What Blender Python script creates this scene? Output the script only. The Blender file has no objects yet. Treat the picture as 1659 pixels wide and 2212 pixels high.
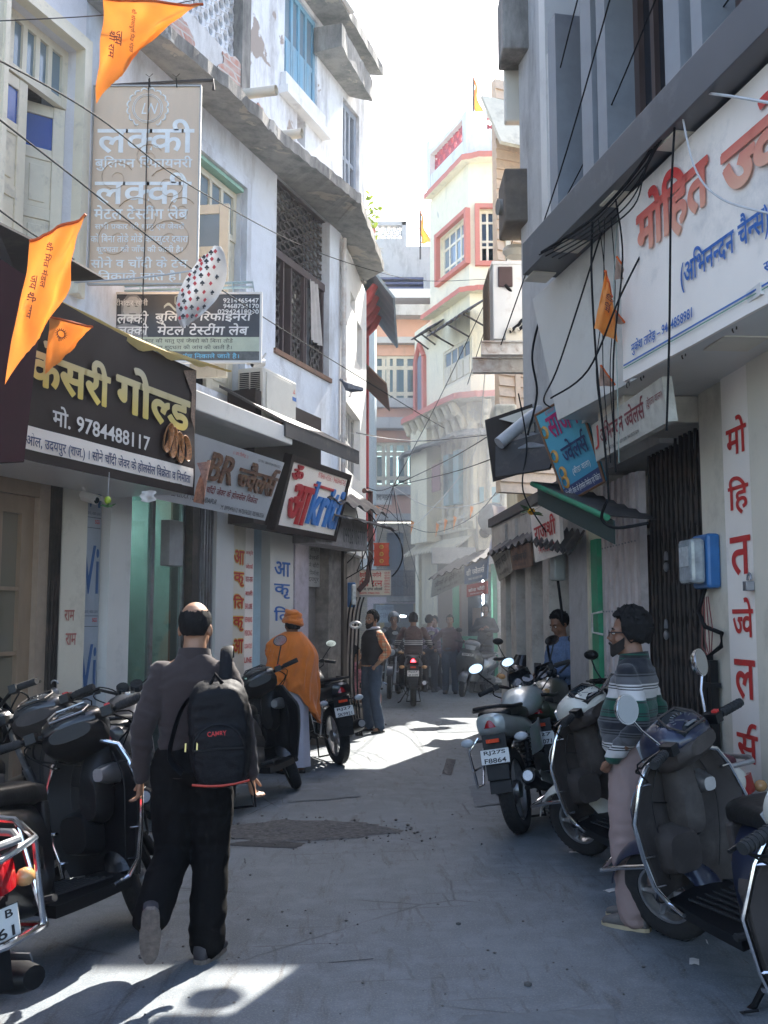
import bpy,bmesh,math,random
from mathutils import Vector,Matrix,noise
random.seed(7)
S=bpy.context.scene
COL=S.collection
R=math.radians
V=Vector
#  camera
CAMH,FPX,PITCH=1.64,2174.0,R(6.04)
cam=bpy.data.cameras.new('camera')
cam_o=bpy.data.objects.new('camera',cam)
COL.objects.link(cam_o)
cam.sensor_fit='VERTICAL'
cam.sensor_height=17.3
cam.lens=17.0
cam.clip_start,cam.clip_end=.05,2000
cam_o.location=(0,0,CAMH)
cam_o.rotation_euler=(R(90)+PITCH,0,0)
S.camera=cam_o
#  sun, sky, exposure
SUN_AZ,SUN_EL=R(22),R(44)
sd=V((math.sin(SUN_AZ)*math.cos(SUN_EL),math.cos(SUN_AZ)*math.cos(SUN_EL),math.sin(SUN_EL)))
sun=bpy.data.lights.new('sun','SUN')
sun.energy,sun.angle,sun.color=5.0,R(.5),(1,.95,.87)
sun_o=bpy.data.objects.new('sun',sun)
COL.objects.link(sun_o)
sun_o.rotation_euler=(-sd).to_track_quat('-Z','Y').to_euler()
W=bpy.data.worlds.new('World')
S.world=W
W.use_nodes=True
wn=W.node_tree
sky=wn.nodes.new('ShaderNodeTexSky')
sky.sky_type='NISHITA'
sky.sun_disc=False
sky.sun_elevation,sky.sun_rotation=SUN_EL,SUN_AZ
sky.air_density,sky.dust_density,sky.ozone_density=1.0,2.2,1.0
wn.links.new(sky.outputs[0],wn.nodes['Background'].inputs[0])
wn.nodes['Background'].inputs[1].default_value=.15
S.view_settings.view_transform='Standard'
S.view_settings.look='None'
S.view_settings.exposure=2.0
S.cycles.max_bounces=8
S.cycles.diffuse_bounces=5
S.cycles.glossy_bounces=3
S.cycles.transmission_bounces=4
S.cycles.transparent_max_bounces=6
S.cycles.caustics_reflective=S.cycles.caustics_refractive=False
S.cycles.sample_clamp_indirect=6
S.cycles.use_denoising=True
#  pixel rays (photo read at 1659 x 2212)
def ray(x,y):
 a,b=(x-829.5)/FPX,(1106-y)/FPX
 c,s=math.cos(PITCH),math.sin(PITCH)
 return V((a,c-b*s,s+b*c))
def ground(x,y,z=0):
 d=ray(x,y);t=(z-CAMH)/d.z
 return V((d.x*t,d.y*t,z))
def at(x,y,Y):
 d=ray(x,y);t=Y/d.y
 return V((d.x*t,Y,CAMH+d.z*t))
class Facade:
 """vertical plane X = a + k*Y; u runs away from the camera, n towards the street (side=+1: street lies at +X)"""
 def __init__(s,a,k,side):
  s.o=V((a,0,0));s.d=V((k,1,0)).normalized()
  s.n=V((s.d.y,-s.d.x,0))*side
 def w(s,u,z,n=0):
  p=s.o+s.d*u+s.n*n
  return V((p.x,p.y,z))
 def px(s,x,y,n=0):
  d=ray(x,y);o=s.o+s.n*n-V((0,0,CAMH))
  t=o.dot(s.n)/d.dot(s.n)
  p=d*t;q=p-(s.o+s.n*n)
  return q.dot(s.d),p.z+CAMH
 def uy(s,Y):
  return Y/s.d.y
#  materials
MATS={}
def nodes_of(name):
 m=bpy.data.materials.new(name);m.use_nodes=True
 t=m.node_tree
 return m,t,t.nodes['Principled BSDF']
def tex(t,kind,**kw):
 n=t.nodes.new('ShaderNodeTex'+kind)
 for k,v in kw.items():
  if k in n.inputs:n.inputs[k].default_value=v
  else:setattr(n,k,v)
 return n
def ramp(t,src,p0,p1,c0=(0,0,0,1),c1=(1,1,1,1)):
 r=t.nodes.new('ShaderNodeValToRGB')
 r.color_ramp.elements[0].position,r.color_ramp.elements[1].position=p0,p1
 r.color_ramp.elements[0].color,r.color_ramp.elements[1].color=c0,c1
 t.links.new(src,r.inputs[0]);return r.outputs[0]
def mixc(t,fac,a,b):
 m=t.nodes.new('ShaderNodeMix');m.data_type='RGBA'
 if isinstance(fac,(int,float)):m.inputs[0].default_value=fac
 else:t.links.new(fac,m.inputs[0])
 for k,c in((6,a),(7,b)):
  if isinstance(c,tuple):m.inputs[k].default_value=(*c[:3],1)
  else:t.links.new(c,m.inputs[k])
 return m.outputs[2]
def coords(t,scale=(1,1,1),rot=(0,0,0)):
 c=t.nodes.new('ShaderNodeTexCoord');mp=t.nodes.new('ShaderNodeMapping')
 mp.inputs['Scale'].default_value=scale;mp.inputs['Rotation'].default_value=rot
 t.links.new(c.outputs['Object'],mp.inputs[0]);return mp.outputs[0]
def bump(t,b,src,strength,dist=.01):
 n=t.nodes.new('ShaderNodeBump');n.inputs['Strength'].default_value=strength;n.inputs['Distance'].default_value=dist
 t.links.new(src,n.inputs['Height']);t.links.new(n.outputs[0],b.inputs['Normal'])
def sh(c,k):return tuple(min(1,x*k)for x in c[:3])
def M(name,col,rough=.6,metal=0,var=.12,scale=9,bmp=.0,coat=0,spec=.5,dirt=None,dirt_amt=.35,stretch=1,sheen=0):
 """painted / cloth / metal surface with uneven tone and optional worn dirt"""
 if name in MATS:return MATS[name]
 m,t,b=nodes_of(name)
 co=coords(t,(1,1,1/stretch))
 n=tex(t,'Noise',Scale=scale,Detail=6.0,Roughness=.6);t.links.new(co,n.inputs['Vector'])
 c=mixc(t,ramp(t,n.outputs[0],.3,.7),sh(col,1-var),sh(col,1+var))
 if dirt:
  n2=tex(t,'Noise',Scale=scale*.45,Detail=9.0,Roughness=.72);t.links.new(co,n2.inputs['Vector'])
  f=ramp(t,n2.outputs[0],.62-dirt_amt*.35,.78)
  c=mixc(t,f,c,dirt)
 t.links.new(c,b.inputs['Base Color'])
 r=t.nodes.new('ShaderNodeMapRange');r.inputs[3].default_value=max(.03,rough-.08);r.inputs[4].default_value=min(1,rough+.12)
 t.links.new(n.outputs[0],r.inputs[0]);t.links.new(r.outputs[0],b.inputs['Roughness'])
 b.inputs['Metallic'].default_value=metal
 b.inputs['Coat Weight'].default_value=coat
 b.inputs['Specular IOR Level'].default_value=spec
 if sheen:b.inputs['Sheen Weight'].default_value=sheen
 if bmp:
  n3=tex(t,'Noise',Scale=scale*6,Detail=5.0);t.links.new(co,n3.inputs['Vector'])
  bump(t,b,n3.outputs[0],bmp)
 MATS[name]=m;return m
def plaster(name,col,stain,amt=.5,patch=None,patch_amt=.0,sc=1.0,rough=.85):
 """lime-washed plaster: rain streaks, mould, peeled patches, trowel bump"""
 if name in MATS:return MATS[name]
 m,t,b=nodes_of(name)
 co=coords(t,(1.6*sc,1.6*sc,.5*sc));ci=coords(t,(sc,sc,sc))
 a=tex(t,'Noise',Scale=1.6,Detail=10.0,Roughness=.68);t.links.new(co,a.inputs['Vector'])
 d=tex(t,'Noise',Scale=7.0,Detail=8.0,Roughness=.7);t.links.new(ci,d.inputs['Vector'])
 base=mixc(t,ramp(t,d.outputs[0],.3,.72),sh(col,.93),sh(col,1.05))
 c=mixc(t,ramp(t,a.outputs[0],.66-.26*amt,.86-.12*amt),base,stain)
 if patch:
  p=tex(t,'Noise',Scale=1.1,Detail=12.0,Roughness=.62,Distortion=.3);t.links.new(ci,p.inputs['Vector'])
  pf=ramp(t,p.outputs[0],.70-.2*patch_amt,.712-.2*patch_amt)
  c=mixc(t,pf,c,patch)
 t.links.new(c,b.inputs['Base Color'])
 b.inputs['Roughness'].default_value=rough
 b.inputs['Specular IOR Level'].default_value=.25
 f=tex(t,'Noise',Scale=28.0,Detail=8.0,Roughness=.6);t.links.new(ci,f.inputs['Vector'])
 bump(t,b,f.outputs[0],.35,.012)
 MATS[name]=m;return m
def glassy(name,col,rough=.05,alpha=None,trans=0):
 if name in MATS:return MATS[name]
 m,t,b=nodes_of(name)
 b.inputs['Base Color'].default_value=(*col,1);b.inputs['Roughness'].default_value=rough
 b.inputs['Specular IOR Level'].default_value=.7
 b.inputs['Transmission Weight'].default_value=trans
 if alpha is not None:b.inputs['Alpha'].default_value=alpha
 n=tex(t,'Noise',Scale=3.0,Detail=3.0);bump(t,b,n.outputs[0],.03)
 MATS[name]=m;return m
def lamp_mat(name,col,e,base=None):
 if name in MATS:return MATS[name]
 m,t,b=nodes_of(name)
 b.inputs['Base Color'].default_value=(*(base or col),1)
 b.inputs['Emission Color'].default_value=(*col,1);b.inputs['Emission Strength'].default_value=e
 b.inputs['Roughness'].default_value=.2
 MATS[name]=m;return m
def brickmat(name,c1,c2,mortar,scale,w=.5,h=.25,rot=(R(90),0,0),msize=.02,bmp=.5,rough=.85):
 if name in MATS:return MATS[name]
 m,t,b=nodes_of(name)
 co=coords(t,(1,1,1),rot)
 n0=tex(t,'Noise',Scale=3.0,Detail=4.0);t.links.new(co,n0.inputs['Vector'])
 vm=t.nodes.new('ShaderNodeVectorMath');vm.operation='MULTIPLY_ADD'
 t.links.new(n0.outputs[1],vm.inputs[0]);vm.inputs[1].default_value=(.05,.05,.05);t.links.new(co,vm.inputs[2])
 k=tex(t,'Brick',Scale=scale);t.links.new(vm.outputs[0],k.inputs['Vector'])
 k.inputs['Color1'].default_value=(*c1,1);k.inputs['Color2'].default_value=(*c2,1);k.inputs['Mortar'].default_value=(*mortar,1)
 k.inputs['Mortar Size'].default_value=msize;k.inputs['Brick Width'].default_value=w;k.inputs['Row Height'].default_value=h
 n=tex(t,'Noise',Scale=9.0,Detail=8.0);t.links.new(co,n.inputs['Vector'])
 c=mixc(t,ramp(t,n.outputs[0],.35,.8),k.outputs[0],mortar)
 t.links.new(c,b.inputs['Base Color']);b.inputs['Roughness'].default_value=rough
 bump(t,b,k.outputs[1],-bmp,.01)
 MATS[name]=m;return m
def stripes(name,bands,axis=2,rough=.9,warp=.012,period=None):
 """horizontal woven bands: list of (z_upper_limit, colour) from low to high"""
 if name in MATS:return MATS[name]
 m,t,b=nodes_of(name)
 c=t.nodes.new('ShaderNodeTexCoord');sp=t.nodes.new('ShaderNodeSeparateXYZ')
 t.links.new(c.outputs['Object'],sp.inputs[0])
 z=sp.outputs[axis]
 if period:
  mm=t.nodes.new('ShaderNodeMath');mm.operation='PINGPONG';t.links.new(z,mm.inputs[0]);mm.inputs[1].default_value=period;z=mm.outputs[0]
 cur=bands[0][1]
 for(lim,_),(_,nxt)in zip(bands[:-1],bands[1:]):
  g=t.nodes.new('ShaderNodeMath');g.operation='GREATER_THAN';t.links.new(z,g.inputs[0]);g.inputs[1].default_value=lim
  cur=mixc(t,g.outputs[0],cur,nxt)
 t.links.new(cur,b.inputs['Base Color'])if not isinstance(cur,tuple)else None
 b.inputs['Roughness'].default_value=rough;b.inputs['Sheen Weight'].default_value=.2
 n=tex(t,'Noise',Scale=260.0,Detail=2.0);bump(t,b,n.outputs[0],.25)
 MATS[name]=m;return m
def checks(name,base,line1,line2,size,rough=.9):
 """woven plaid"""
 if name in MATS:return MATS[name]
 m,t,b=nodes_of(name)
 c=t.nodes.new('ShaderNodeTexCoord');sp=t.nodes.new('ShaderNodeSeparateXYZ');t.links.new(c.outputs['Object'],sp.inputs[0])
 cur=base
 for ax,col,wd,off in((0,line1,.38,0),(2,line1,.38,0),(0,line2,.1,.5),(2,line2,.1,.5),(1,line1,.3,0)):
  a=t.nodes.new('ShaderNodeMath');a.operation='MULTIPLY_ADD';t.links.new(sp.outputs[ax],a.inputs[0]);a.inputs[1].default_value=1/size;a.inputs[2].default_value=off
  f=t.nodes.new('ShaderNodeMath');f.operation='FRACT';t.links.new(a.outputs[0],f.inputs[0])
  g=t.nodes.new('ShaderNodeMath');g.operation='LESS_THAN';t.links.new(f.outputs[0],g.inputs[0]);g.inputs[1].default_value=wd
  h=t.nodes.new('ShaderNodeMath');h.operation='MULTIPLY';t.links.new(g.outputs[0],h.inputs[0]);h.inputs[1].default_value=.62
  cur=mixc(t,h.outputs[0],cur,col)
 t.links.new(cur,b.inputs['Base Color']);b.inputs['Roughness'].default_value=rough
 MATS[name]=m;return m
def gradz(name,c0,c1,z0,z1,rough=.5):
 """printed colour fade along z (a fade in the ink of a sign)"""
 if name in MATS:return MATS[name]
 m,t,b=nodes_of(name)
 c=t.nodes.new('ShaderNodeTexCoord');sp=t.nodes.new('ShaderNodeSeparateXYZ');t.links.new(c.outputs['Object'],sp.inputs[0])
 r=t.nodes.new('ShaderNodeMapRange');t.links.new(sp.outputs[2],r.inputs[0]);r.inputs[1].default_value=z0;r.inputs[2].default_value=z1
 t.links.new(mixc(t,r.outputs[0],c0,c1),b.inputs['Base Color']);b.inputs['Roughness'].default_value=rough
 MATS[name]=m;return m
#  mesh builder
MW={}
class MB:
 def __init__(s):s.v,s.f,s.mi,s.sm=[],[],[],[]
 def add(s,vs,fs,mi=0,sm=False,T=None):
  o=len(s.v)
  s.v+=[T@V(p)if T else V(p)for p in vs]
  s.f+=[tuple(i+o for i in q)for q in fs]
  s.mi+=[mi]*len(fs);s.sm+=[sm]*len(fs)
  return s
 def hexa(s,p,mi=0):
  return s.add(p,[(3,2,1,0),(4,5,6,7),(0,1,5,4),(1,2,6,5),(2,3,7,6),(3,0,4,7)],mi)
 def box(s,a,b,mi=0,T=None):
  x0,y0,z0=a;x1,y1,z1=b
  vs=[(x0,y0,z0),(x1,y0,z0),(x1,y1,z0),(x0,y1,z0),(x0,y0,z1),(x1,y0,z1),(x1,y1,z1),(x0,y1,z1)]
  return s.add(vs,[(3,2,1,0),(4,5,6,7),(0,1,5,4),(1,2,6,5),(2,3,7,6),(3,0,4,7)],mi,False,T)
 def fbox(s,F,u0,u1,z0,z1,n0,n1,mi=0):
  q=[F.w(u0,z0,n0),F.w(u1,z0,n0),F.w(u1,z0,n1),F.w(u0,z0,n1),F.w(u0,z1,n0),F.w(u1,z1,n0),F.w(u1,z1,n1),F.w(u0,z1,n1)]
  return s.hexa(q,mi)
 def wall(s,F,u0,u1,z0,z1,holes,n0,n1,mi=0):
  us=sorted({u0,u1,*[h[0]for h in holes],*[h[1]for h in holes]});zs=sorted({z0,z1,*[h[2]for h in holes],*[h[3]for h in holes]})
  us=[u for u in us if u0-1e-6<=u<=u1+1e-6];zs=[z for z in zs if z0-1e-6<=z<=z1+1e-6]
  def solid(i,j):
   if i<0 or j<0 or i>=len(us)-1 or j>=len(zs)-1:return False
   u,z=(us[i]+us[i+1])/2,(zs[j]+zs[j+1])/2
   return not any(h[0]<u<h[1]and h[2]<z<h[3]for h in holes)
  for i in range(len(us)-1):
   for j in range(len(zs)-1):
    if not solid(i,j):continue
    a,b,c,d=us[i],us[i+1],zs[j],zs[j+1]
    q=lambda*P:s.add([F.w(*p)for p in P],[(0,1,2,3)],mi)
    q((a,c,n1),(b,c,n1),(b,d,n1),(a,d,n1));q((b,c,n0),(a,c,n0),(a,d,n0),(b,d,n0))
    if not solid(i-1,j):q((a,c,n0),(a,c,n1),(a,d,n1),(a,d,n0))
    if not solid(i+1,j):q((b,c,n1),(b,c,n0),(b,d,n0),(b,d,n1))
    if not solid(i,j-1):q((a,c,n0),(b,c,n0),(b,c,n1),(a,c,n1))
    if not solid(i,j+1):q((a,d,n1),(b,d,n1),(b,d,n0),(a,d,n0))
  return s
 def tube(s,pts,r,seg=8,mi=0,closed=False,flat=1.0,cap=True):
  pts=[V(p)for p in pts];n=len(pts)
  rs=r if isinstance(r,(list,tuple))else[r]*n
  vs,fs=[],[]
  up=None
  for i,p in enumerate(pts):
   a=pts[(i-1)%n]if(closed or i>0)else p;b=pts[(i+1)%n]if(closed or i<n-1)else p
   t=(b-a)
   t=t.normalized()if t.length>1e-9 else V((0,0,1))
   if up is None:up=V((0,0,1))if abs(t.z)<.9 else V((0,1,0))
   x=t.cross(up)
   if x.length<1e-5:x=t.cross(V((1,0,0)))
   x.normalize();y=x.cross(t).normalized();up=y
   for k in range(seg):
    w=2*math.pi*k/seg
    vs.append(p+x*math.cos(w)*rs[i]+y*math.sin(w)*rs[i]*flat)
  m=n if closed else n-1
  for i in range(m):
   for k in range(seg):
    a,b=i*seg+k,i*seg+(k+1)%seg
    c,d=((i+1)%n)*seg+(k+1)%seg,((i+1)%n)*seg+k
    fs.append((a,b,c,d))
  if not closed and cap:
   fs.append(tuple(range(seg))[::-1]);fs.append(tuple((n-1)*seg+k for k in range(seg)))
  return s.add(vs,fs,mi,True)
 def rings(s,rs,mi=0,sm=True,cap=True,T=None):
  n=len(rs[0]);vs=[p for r in rs for p in r];fs=[]
  for i in range(len(rs)-1):
   for k in range(n):
    fs.append((i*n+k,i*n+(k+1)%n,(i+1)*n+(k+1)%n,(i+1)*n+k))
  if cap:fs.append(tuple(range(n))[::-1]);fs.append(tuple((len(rs)-1)*n+k for k in range(n)))
  return s.add(vs,fs,mi,sm,T)
 def loft_x(s,secs,seg=16,e=2.6,mi=0,T=None,close=True):
  """superellipse sections along x: (x, zc, half_width, half_height[, exponent])"""
  rs=[]
  for q in secs:
   x,zc,hw,hh=q[:4];ee=q[4]if len(q)>4 else e
   rs.append([V((x,hw*math.copysign(abs(math.cos(w))**(2/ee),math.cos(w)),zc+hh*math.copysign(abs(math.sin(w))**(2/ee),math.sin(w))))for w in[2*math.pi*k/seg for k in range(seg)]])
  return s.rings(rs,mi,True,close,T)
 def ell(s,c,r,seg=14,mi=0,T=None):
  rs=[];c=V(c);h=seg//2
  for i in range(h+1):
   a=math.pi*(i+.0)/h;a=min(max(a,.02),math.pi-.02)
   rs.append([c+V((r[0]*math.sin(a)*math.cos(2*math.pi*k/seg),r[1]*math.sin(a)*math.sin(2*math.pi*k/seg),-r[2]*math.cos(a)))for k in range(seg)])
  return s.rings(rs,mi,True,True,T)
 def lathe(s,prof,c,axis='Y',seg=28,mi=0,sm=True,closed=True,T=None):
  """prof: (radius, offset along axis) ring profile; closed loop of rings"""
  c=V(c);rs=[]
  for k in range(seg):
   w=2*math.pi*k/seg;cs,sn=math.cos(w),math.sin(w);ring=[]
   for r,o in prof:
    ring.append(c+(V((r*cs,o,r*sn))if axis=='Y' else V((r*cs,r*sn,o))if axis=='Z' else V((o,r*cs,r*sn))))
   rs.append(ring)
  n=len(prof);vs=[p for q in rs for p in q];fs=[]
  m=n if closed else n-1
  for k in range(seg):
   for i in range(m):
    fs.append((k*n+i,k*n+(i+1)%n,((k+1)%seg)*n+(i+1)%n,((k+1)%seg)*n+i))
  if not closed:
   for i in(0,n-1):
    if prof[i][0]>1e-4:fs.append(tuple(k*n+i for k in range(seg)))
  return s.add(vs,fs,mi,sm,T)
 def prism(s,poly,T,depth,mi=0,sm=False):
  """polygon (x,y) extruded by depth along local z, placed by T"""
  n=len(poly)
  vs=[(x,y,0)for x,y in poly]+[(x,y,depth)for x,y in poly]
  fs=[tuple(range(n))[::-1],tuple(range(n,2*n))]+[(i,(i+1)%n,n+(i+1)%n,n+i)for i in range(n)]
  return s.add(vs,fs,mi,sm,T)
 def sheet(s,fn,nu,nv,th=0,mi=0,sm=True):
  """grid surface fn(a,b) -> point, a,b in 0..1; th gives it real thickness along its normals"""
  P=[[V(fn(i/nu,j/nv))for j in range(nv+1)]for i in range(nu+1)]
  def nrm(i,j):
   a=P[min(i+1,nu)][j]-P[max(i-1,0)][j];b=P[i][min(j+1,nv)]-P[i][max(j-1,0)]
   c=a.cross(b);return c.normalized()if c.length>1e-9 else V((0,0,1))
  k=nv+1
  top=[P[i][j]for i in range(nu+1)for j in range(nv+1)]
  fs=[(i*k+j,(i+1)*k+j,(i+1)*k+j+1,i*k+j+1)for i in range(nu)for j in range(nv)]
  if not th:return s.add(top,fs,mi,sm)
  o=len(top)
  bot=[P[i][j]-nrm(i,j)*th for i in range(nu+1)for j in range(nv+1)]
  fs=fs+[tuple(q+o for q in f[::-1])for f in fs]
  rim=[(i*k)for i in range(nu+1)]+[nu*k+j for j in range(1,nv+1)]+[i*k+nv for i in range(nu-1,-1,-1)]+[j for j in range(nv-1,0,-1)]
  for a,b in zip(rim,rim[1:]+rim[:1]):fs.append((b,a,a+o,b+o))
  return s.add(top+bot,fs,mi,sm)
 def build(s,name,mats,parent=None,bevel=0,local=False,angle=40,origin=None):
  if not isinstance(mats,(list,tuple)):mats=[mats]
  me=bpy.data.meshes.new(name)
  vs=s.v
  if parent is not None and not local:
   inv=MW[parent.name].inverted();vs=[inv@p for p in vs]
  loc=V((0,0,0))
  if parent is None:
   if origin is None:
    n=len(vs);lo=V([min(p[i]for p in vs)for i in range(3)]);hi=V([max(p[i]for p in vs)for i in range(3)])
    loc=V(((lo.x+hi.x)/2,(lo.y+hi.y)/2,lo.z))
   else:loc=V(origin)
   vs=[p-loc for p in vs]
  me.from_pydata([tuple(p)for p in vs],[],s.f)
  for m in mats:me.materials.append(m)
  me.polygons.foreach_set('material_index',s.mi)
  me.polygons.foreach_set('use_smooth',s.sm)
  me.update()
  bm=bmesh.new();bm.from_mesh(me);bmesh.ops.recalc_face_normals(bm,faces=bm.faces);bm.to_mesh(me);bm.free()
  if any(s.sm):me.set_sharp_from_angle(angle=R(angle))
  o=bpy.data.objects.new(name,me);COL.objects.link(o)
  o.location=loc
  if parent is not None:
   o.parent=parent;MW[o.name]=MW.get(parent.name,Matrix.Identity(4)).copy()
  else:MW[o.name]=Matrix.Translation(loc)
  if bevel:
   b=o.modifiers.new('bevel','BEVEL');b.width=bevel;b.segments=2;b.limit_method='ANGLE';b.angle_limit=R(35)
  return o
def tag(o,label=None,cat=None,group=None,kind=None):
 if label:o['label']=label
 if cat:o['category']=cat
 if group:o['group']=group
 if kind:o['kind']=kind
 return o
def root(name,loc,label,cat,group=None,rot=(0,0,0)):
 o=bpy.data.objects.new(name,None);COL.objects.link(o)
 o.empty_display_size=.2
 o.location=loc;o.rotation_euler=rot
 MW[o.name]=Matrix.Translation(V(loc))@o.rotation_euler.to_matrix().to_4x4()
 return tag(o,label,cat,group)
def copy_tree(o,parent=None):
 c=o.copy();COL.objects.link(c);c.parent=parent
 MW[c.name]=MW.get(o.name,Matrix.Identity(4)).copy()
 for ch in list(o.children):copy_tree(ch,c)
 return c
#  lettering (Devanagari shaped by hand from single glyphs)
GLY={}
def load_glyphs(chars,weights):
 tmp=[]
 for w in weights:
  for ch in list(chars)+['I']:
   for body in(ch,ch+'I'):
    cu=bpy.data.curves.new('g','FONT');cu.body=body;cu.offset=w;cu.size=1;cu.resolution_u=3
    ob=bpy.data.objects.new('g',cu);COL.objects.link(ob);tmp.append((w,ch,body,ob))
 dg=bpy.context.evaluated_depsgraph_get();dg.update()
 raw={}
 for w,ch,body,ob in tmp:
  ev=ob.evaluated_get(dg);me=ev.to_mesh()
  raw[(w,body)]=([tuple(v.co[:2])for v in me.vertices],[tuple(p.vertices)for p in me.polygons]);ev.to_mesh_clear()
 for w in weights:
  mi=max(v[0]for v in raw[(w,'I')][0])
  for ch in list(chars)+['I']:
   adv=max(v[0]for v in raw[(w,ch+'I')][0])-mi
   GLY[(w,ch)]=(*raw[(w,ch)],.259 if ch=='ि' else adv)
 for _,_,_,ob in tmp:
  cu=ob.data;bpy.data.objects.remove(ob);bpy.data.curves.remove(cu)
def clip_right(vs,fs,xm):
 bm=bmesh.new();bv=[bm.verts.new((x,y,0))for x,y in vs]
 for f in fs:
  try:bm.faces.new([bv[i]for i in f])
  except ValueError:pass
 bmesh.ops.bisect_plane(bm,geom=bm.verts[:]+bm.edges[:]+bm.faces[:],plane_co=(xm,0,0),plane_no=(1,0,0),clear_outer=True)
 bm.verts.index_update()
 r=[(v.co.x,v.co.y)for v in bm.verts],[tuple(v.index for v in f.verts)for f in bm.faces]
 bm.free();return r
CONS=set(chr(c)for c in range(0x915,0x93a))|{'\u0958','\u095c','\u095d','\u095e'}
HAL,IMAT='\u094d','\u093f'
def shape(text,w):
 """-> list of (verts, faces) placed on a baseline, total advance"""
 out,x=[],0.0
 def put(ch,sx=1.0,clip=None,dx=0,dy=0,sc=1.0,mirror=False):
  nonlocal x
  if(w,ch)not in GLY:return
  vs,fs,adv=GLY[(w,ch)]
  if clip is not None:vs,fs=clip_right(vs,fs,clip)
  if mirror:
   mx=sum(v[0]for v in vs)/max(1,len(vs));vs=[(2*mx-a,b)for a,b in vs]
  out.append(([(a*sc+x+dx,b*sc+dy)for a,b in vs],fs))
  return adv
 i,n=0,len(text)
 while i<n:
  ch=text[i]
  if ch in CONS:
   cl=[ch];j=i+1;halant_end=False
   while j<n and text[j]==HAL:
    if j+1<n and text[j+1]in CONS:cl.append(text[j+1]);j+=2
    else:halant_end=True;j+=1
   marks=''
   while j<n and(0x93e<=ord(text[j])<=0x94c or text[j]in'\u0901\u0902\u0903\u093c\u0945'):marks+=text[j];j+=1
   reph=len(cl)>1 and cl[0]=='र'
   if reph:cl=cl[1:]
   if IMAT in marks:x+=put(IMAT)or 0;marks=marks.replace(IMAT,'')
   rak=len(cl)>1 and cl[-1]=='र'
   if rak:cl=cl[:-1]
   for q in cl[:-1]:
    vs,fs,adv=GLY[(w,q)]
    if q in 'कफ':put(q,clip=adv*.80);x+=adv*.74
    elif q in 'दटठडढहङछ':
     put(q);put(HAL);x+=adv
    else:put(q,clip=adv*.705);x+=adv*.66
   a=put(cl[-1])or .5
   if rak:
    sx=.98 if cl[-1]not in 'कफटडद' else .62
    X0=x+a*sx-.12
    out.append(([(X0,.26),(X0+.02,.17),(X0-.26,-.02),(X0-.3,.05)],[(0,1,2,3)]))
   x+=a
   for q in marks:x+=put(q)or 0
   if reph:put('े',mirror=True,dx=.10)
   if halant_end:put(HAL)
   i=j
  else:
   x+=(GLY.get((w,ch),(0,0,.3))[2]if ch==' ' else(put(ch)or .3))
   i+=1
 return out,x
def letter(mb,text,P,right,up,wd,ht,weight=.0,depth=0.0,mi=0,slant=0):
 """fit text into a box (wd x ht, metres) with lower-left corner P; depth extrudes raised letters"""
 if weight>.02:
  for k,(ox,oz)in enumerate(((-.022,0),(.022,0),(0,.02),(0,-.02),(.016,.014),(-.016,-.014))):letter(mb,text,V(P)+V(right).normalized()*ox*ht+V(up).normalized()*oz*ht+V(right).cross(V(up)).normalized()*.0004*k,right,up,wd,ht,.016,depth,mi,slant)
  return
 sh_,adv=shape(text,weight)
 pts=[p for vs,_ in sh_ for p in vs]
 if not pts:return
 x0,x1=min(p[0]for p in pts),max(p[0]for p in pts);y0,y1=min(p[1]for p in pts),max(p[1]for p in pts)
 kx,ky=wd/(x1-x0),ht/(y1-y0)
 right,up,P=V(right).normalized(),V(up).normalized(),V(P)
 nn=right.cross(up)
 for vs,fs in sh_:
  q=[P+right*((a-x0)*kx+slant*(b-y0)*ky)+up*((b-y0)*ky)for a,b in vs]
  if depth:
   n=len(q)
   ed={}
   for f in fs:
    for a,b in zip(f,f[1:]+f[:1]):ed[(a,b)]=ed.get((a,b),0)+1
   side=[(a,b,b+n,a+n)for(a,b)in ed if(b,a)not in ed]
   mb.add(q+[p+nn*depth for p in q],[tuple(i+n for i in f)for f in fs]+side,mi)
  else:mb.add(q,fs,mi)
def _xf(s,T):
 s.v=[T@p for p in s.v];return s
MB.xf=_xf
def axis_rot(p,ax,ang):return Matrix.Translation(V(p))@Matrix.Rotation(ang,4,V(ax))@Matrix.Translation(-V(p))
#  shared materials
m_white=plaster('white_plaster',(.78,.78,.77),(.30,.29,.29),.45,(.42,.38,.34),.15)
m_blue=plaster('blue_white_plaster',(.70,.73,.78),(.34,.33,.33),.65,(.46,.56,.52),.2)
m_bright=plaster('limewash_plaster',(.80,.79,.77),(.38,.36,.34),.35,(.5,.46,.42),.1)
m_worn=plaster('worn_plaster',(.76,.76,.77),(.22,.2,.19),.8,(.36,.3,.26),.45)
m_slab=plaster('mouldy_concrete',(.38,.355,.32),(.05,.05,.048),1.25,(.45,.43,.39),.35,1.4)
m_slabu=plaster('flaking_soffit',(.36,.35,.33),(.13,.16,.15),.9,(.46,.42,.36),.5,1.6)
m_yel=plaster('pale_yellow_plaster',(.84,.76,.57),(.45,.42,.33),.5,(.55,.52,.44),.1,.8)
m_sal=plaster('salmon_plaster',(.68,.40,.29),(.38,.27,.22),.5,None,0,.6)
m_grey=plaster('grey_plaster',(.52,.51,.49),(.2,.19,.18),.6,None,0)
m_cream=M('cream_paint',(.66,.60,.46),.5,var=.06,dirt=(.35,.3,.22),dirt_amt=.25)
m_creamw=M('cream_white_paint',(.80,.72,.56),.5,var=.05,dirt=(.4,.36,.3),dirt_amt=.2)
m_bluewood=M('blue_painted_wood',(.16,.36,.50),.6,var=.2,dirt=(.3,.34,.36),dirt_amt=.4,stretch=4)
m_green=M('green_paint',(.03,.26,.13),.45,var=.15,dirt=(.1,.14,.1),dirt_amt=.3)
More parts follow.
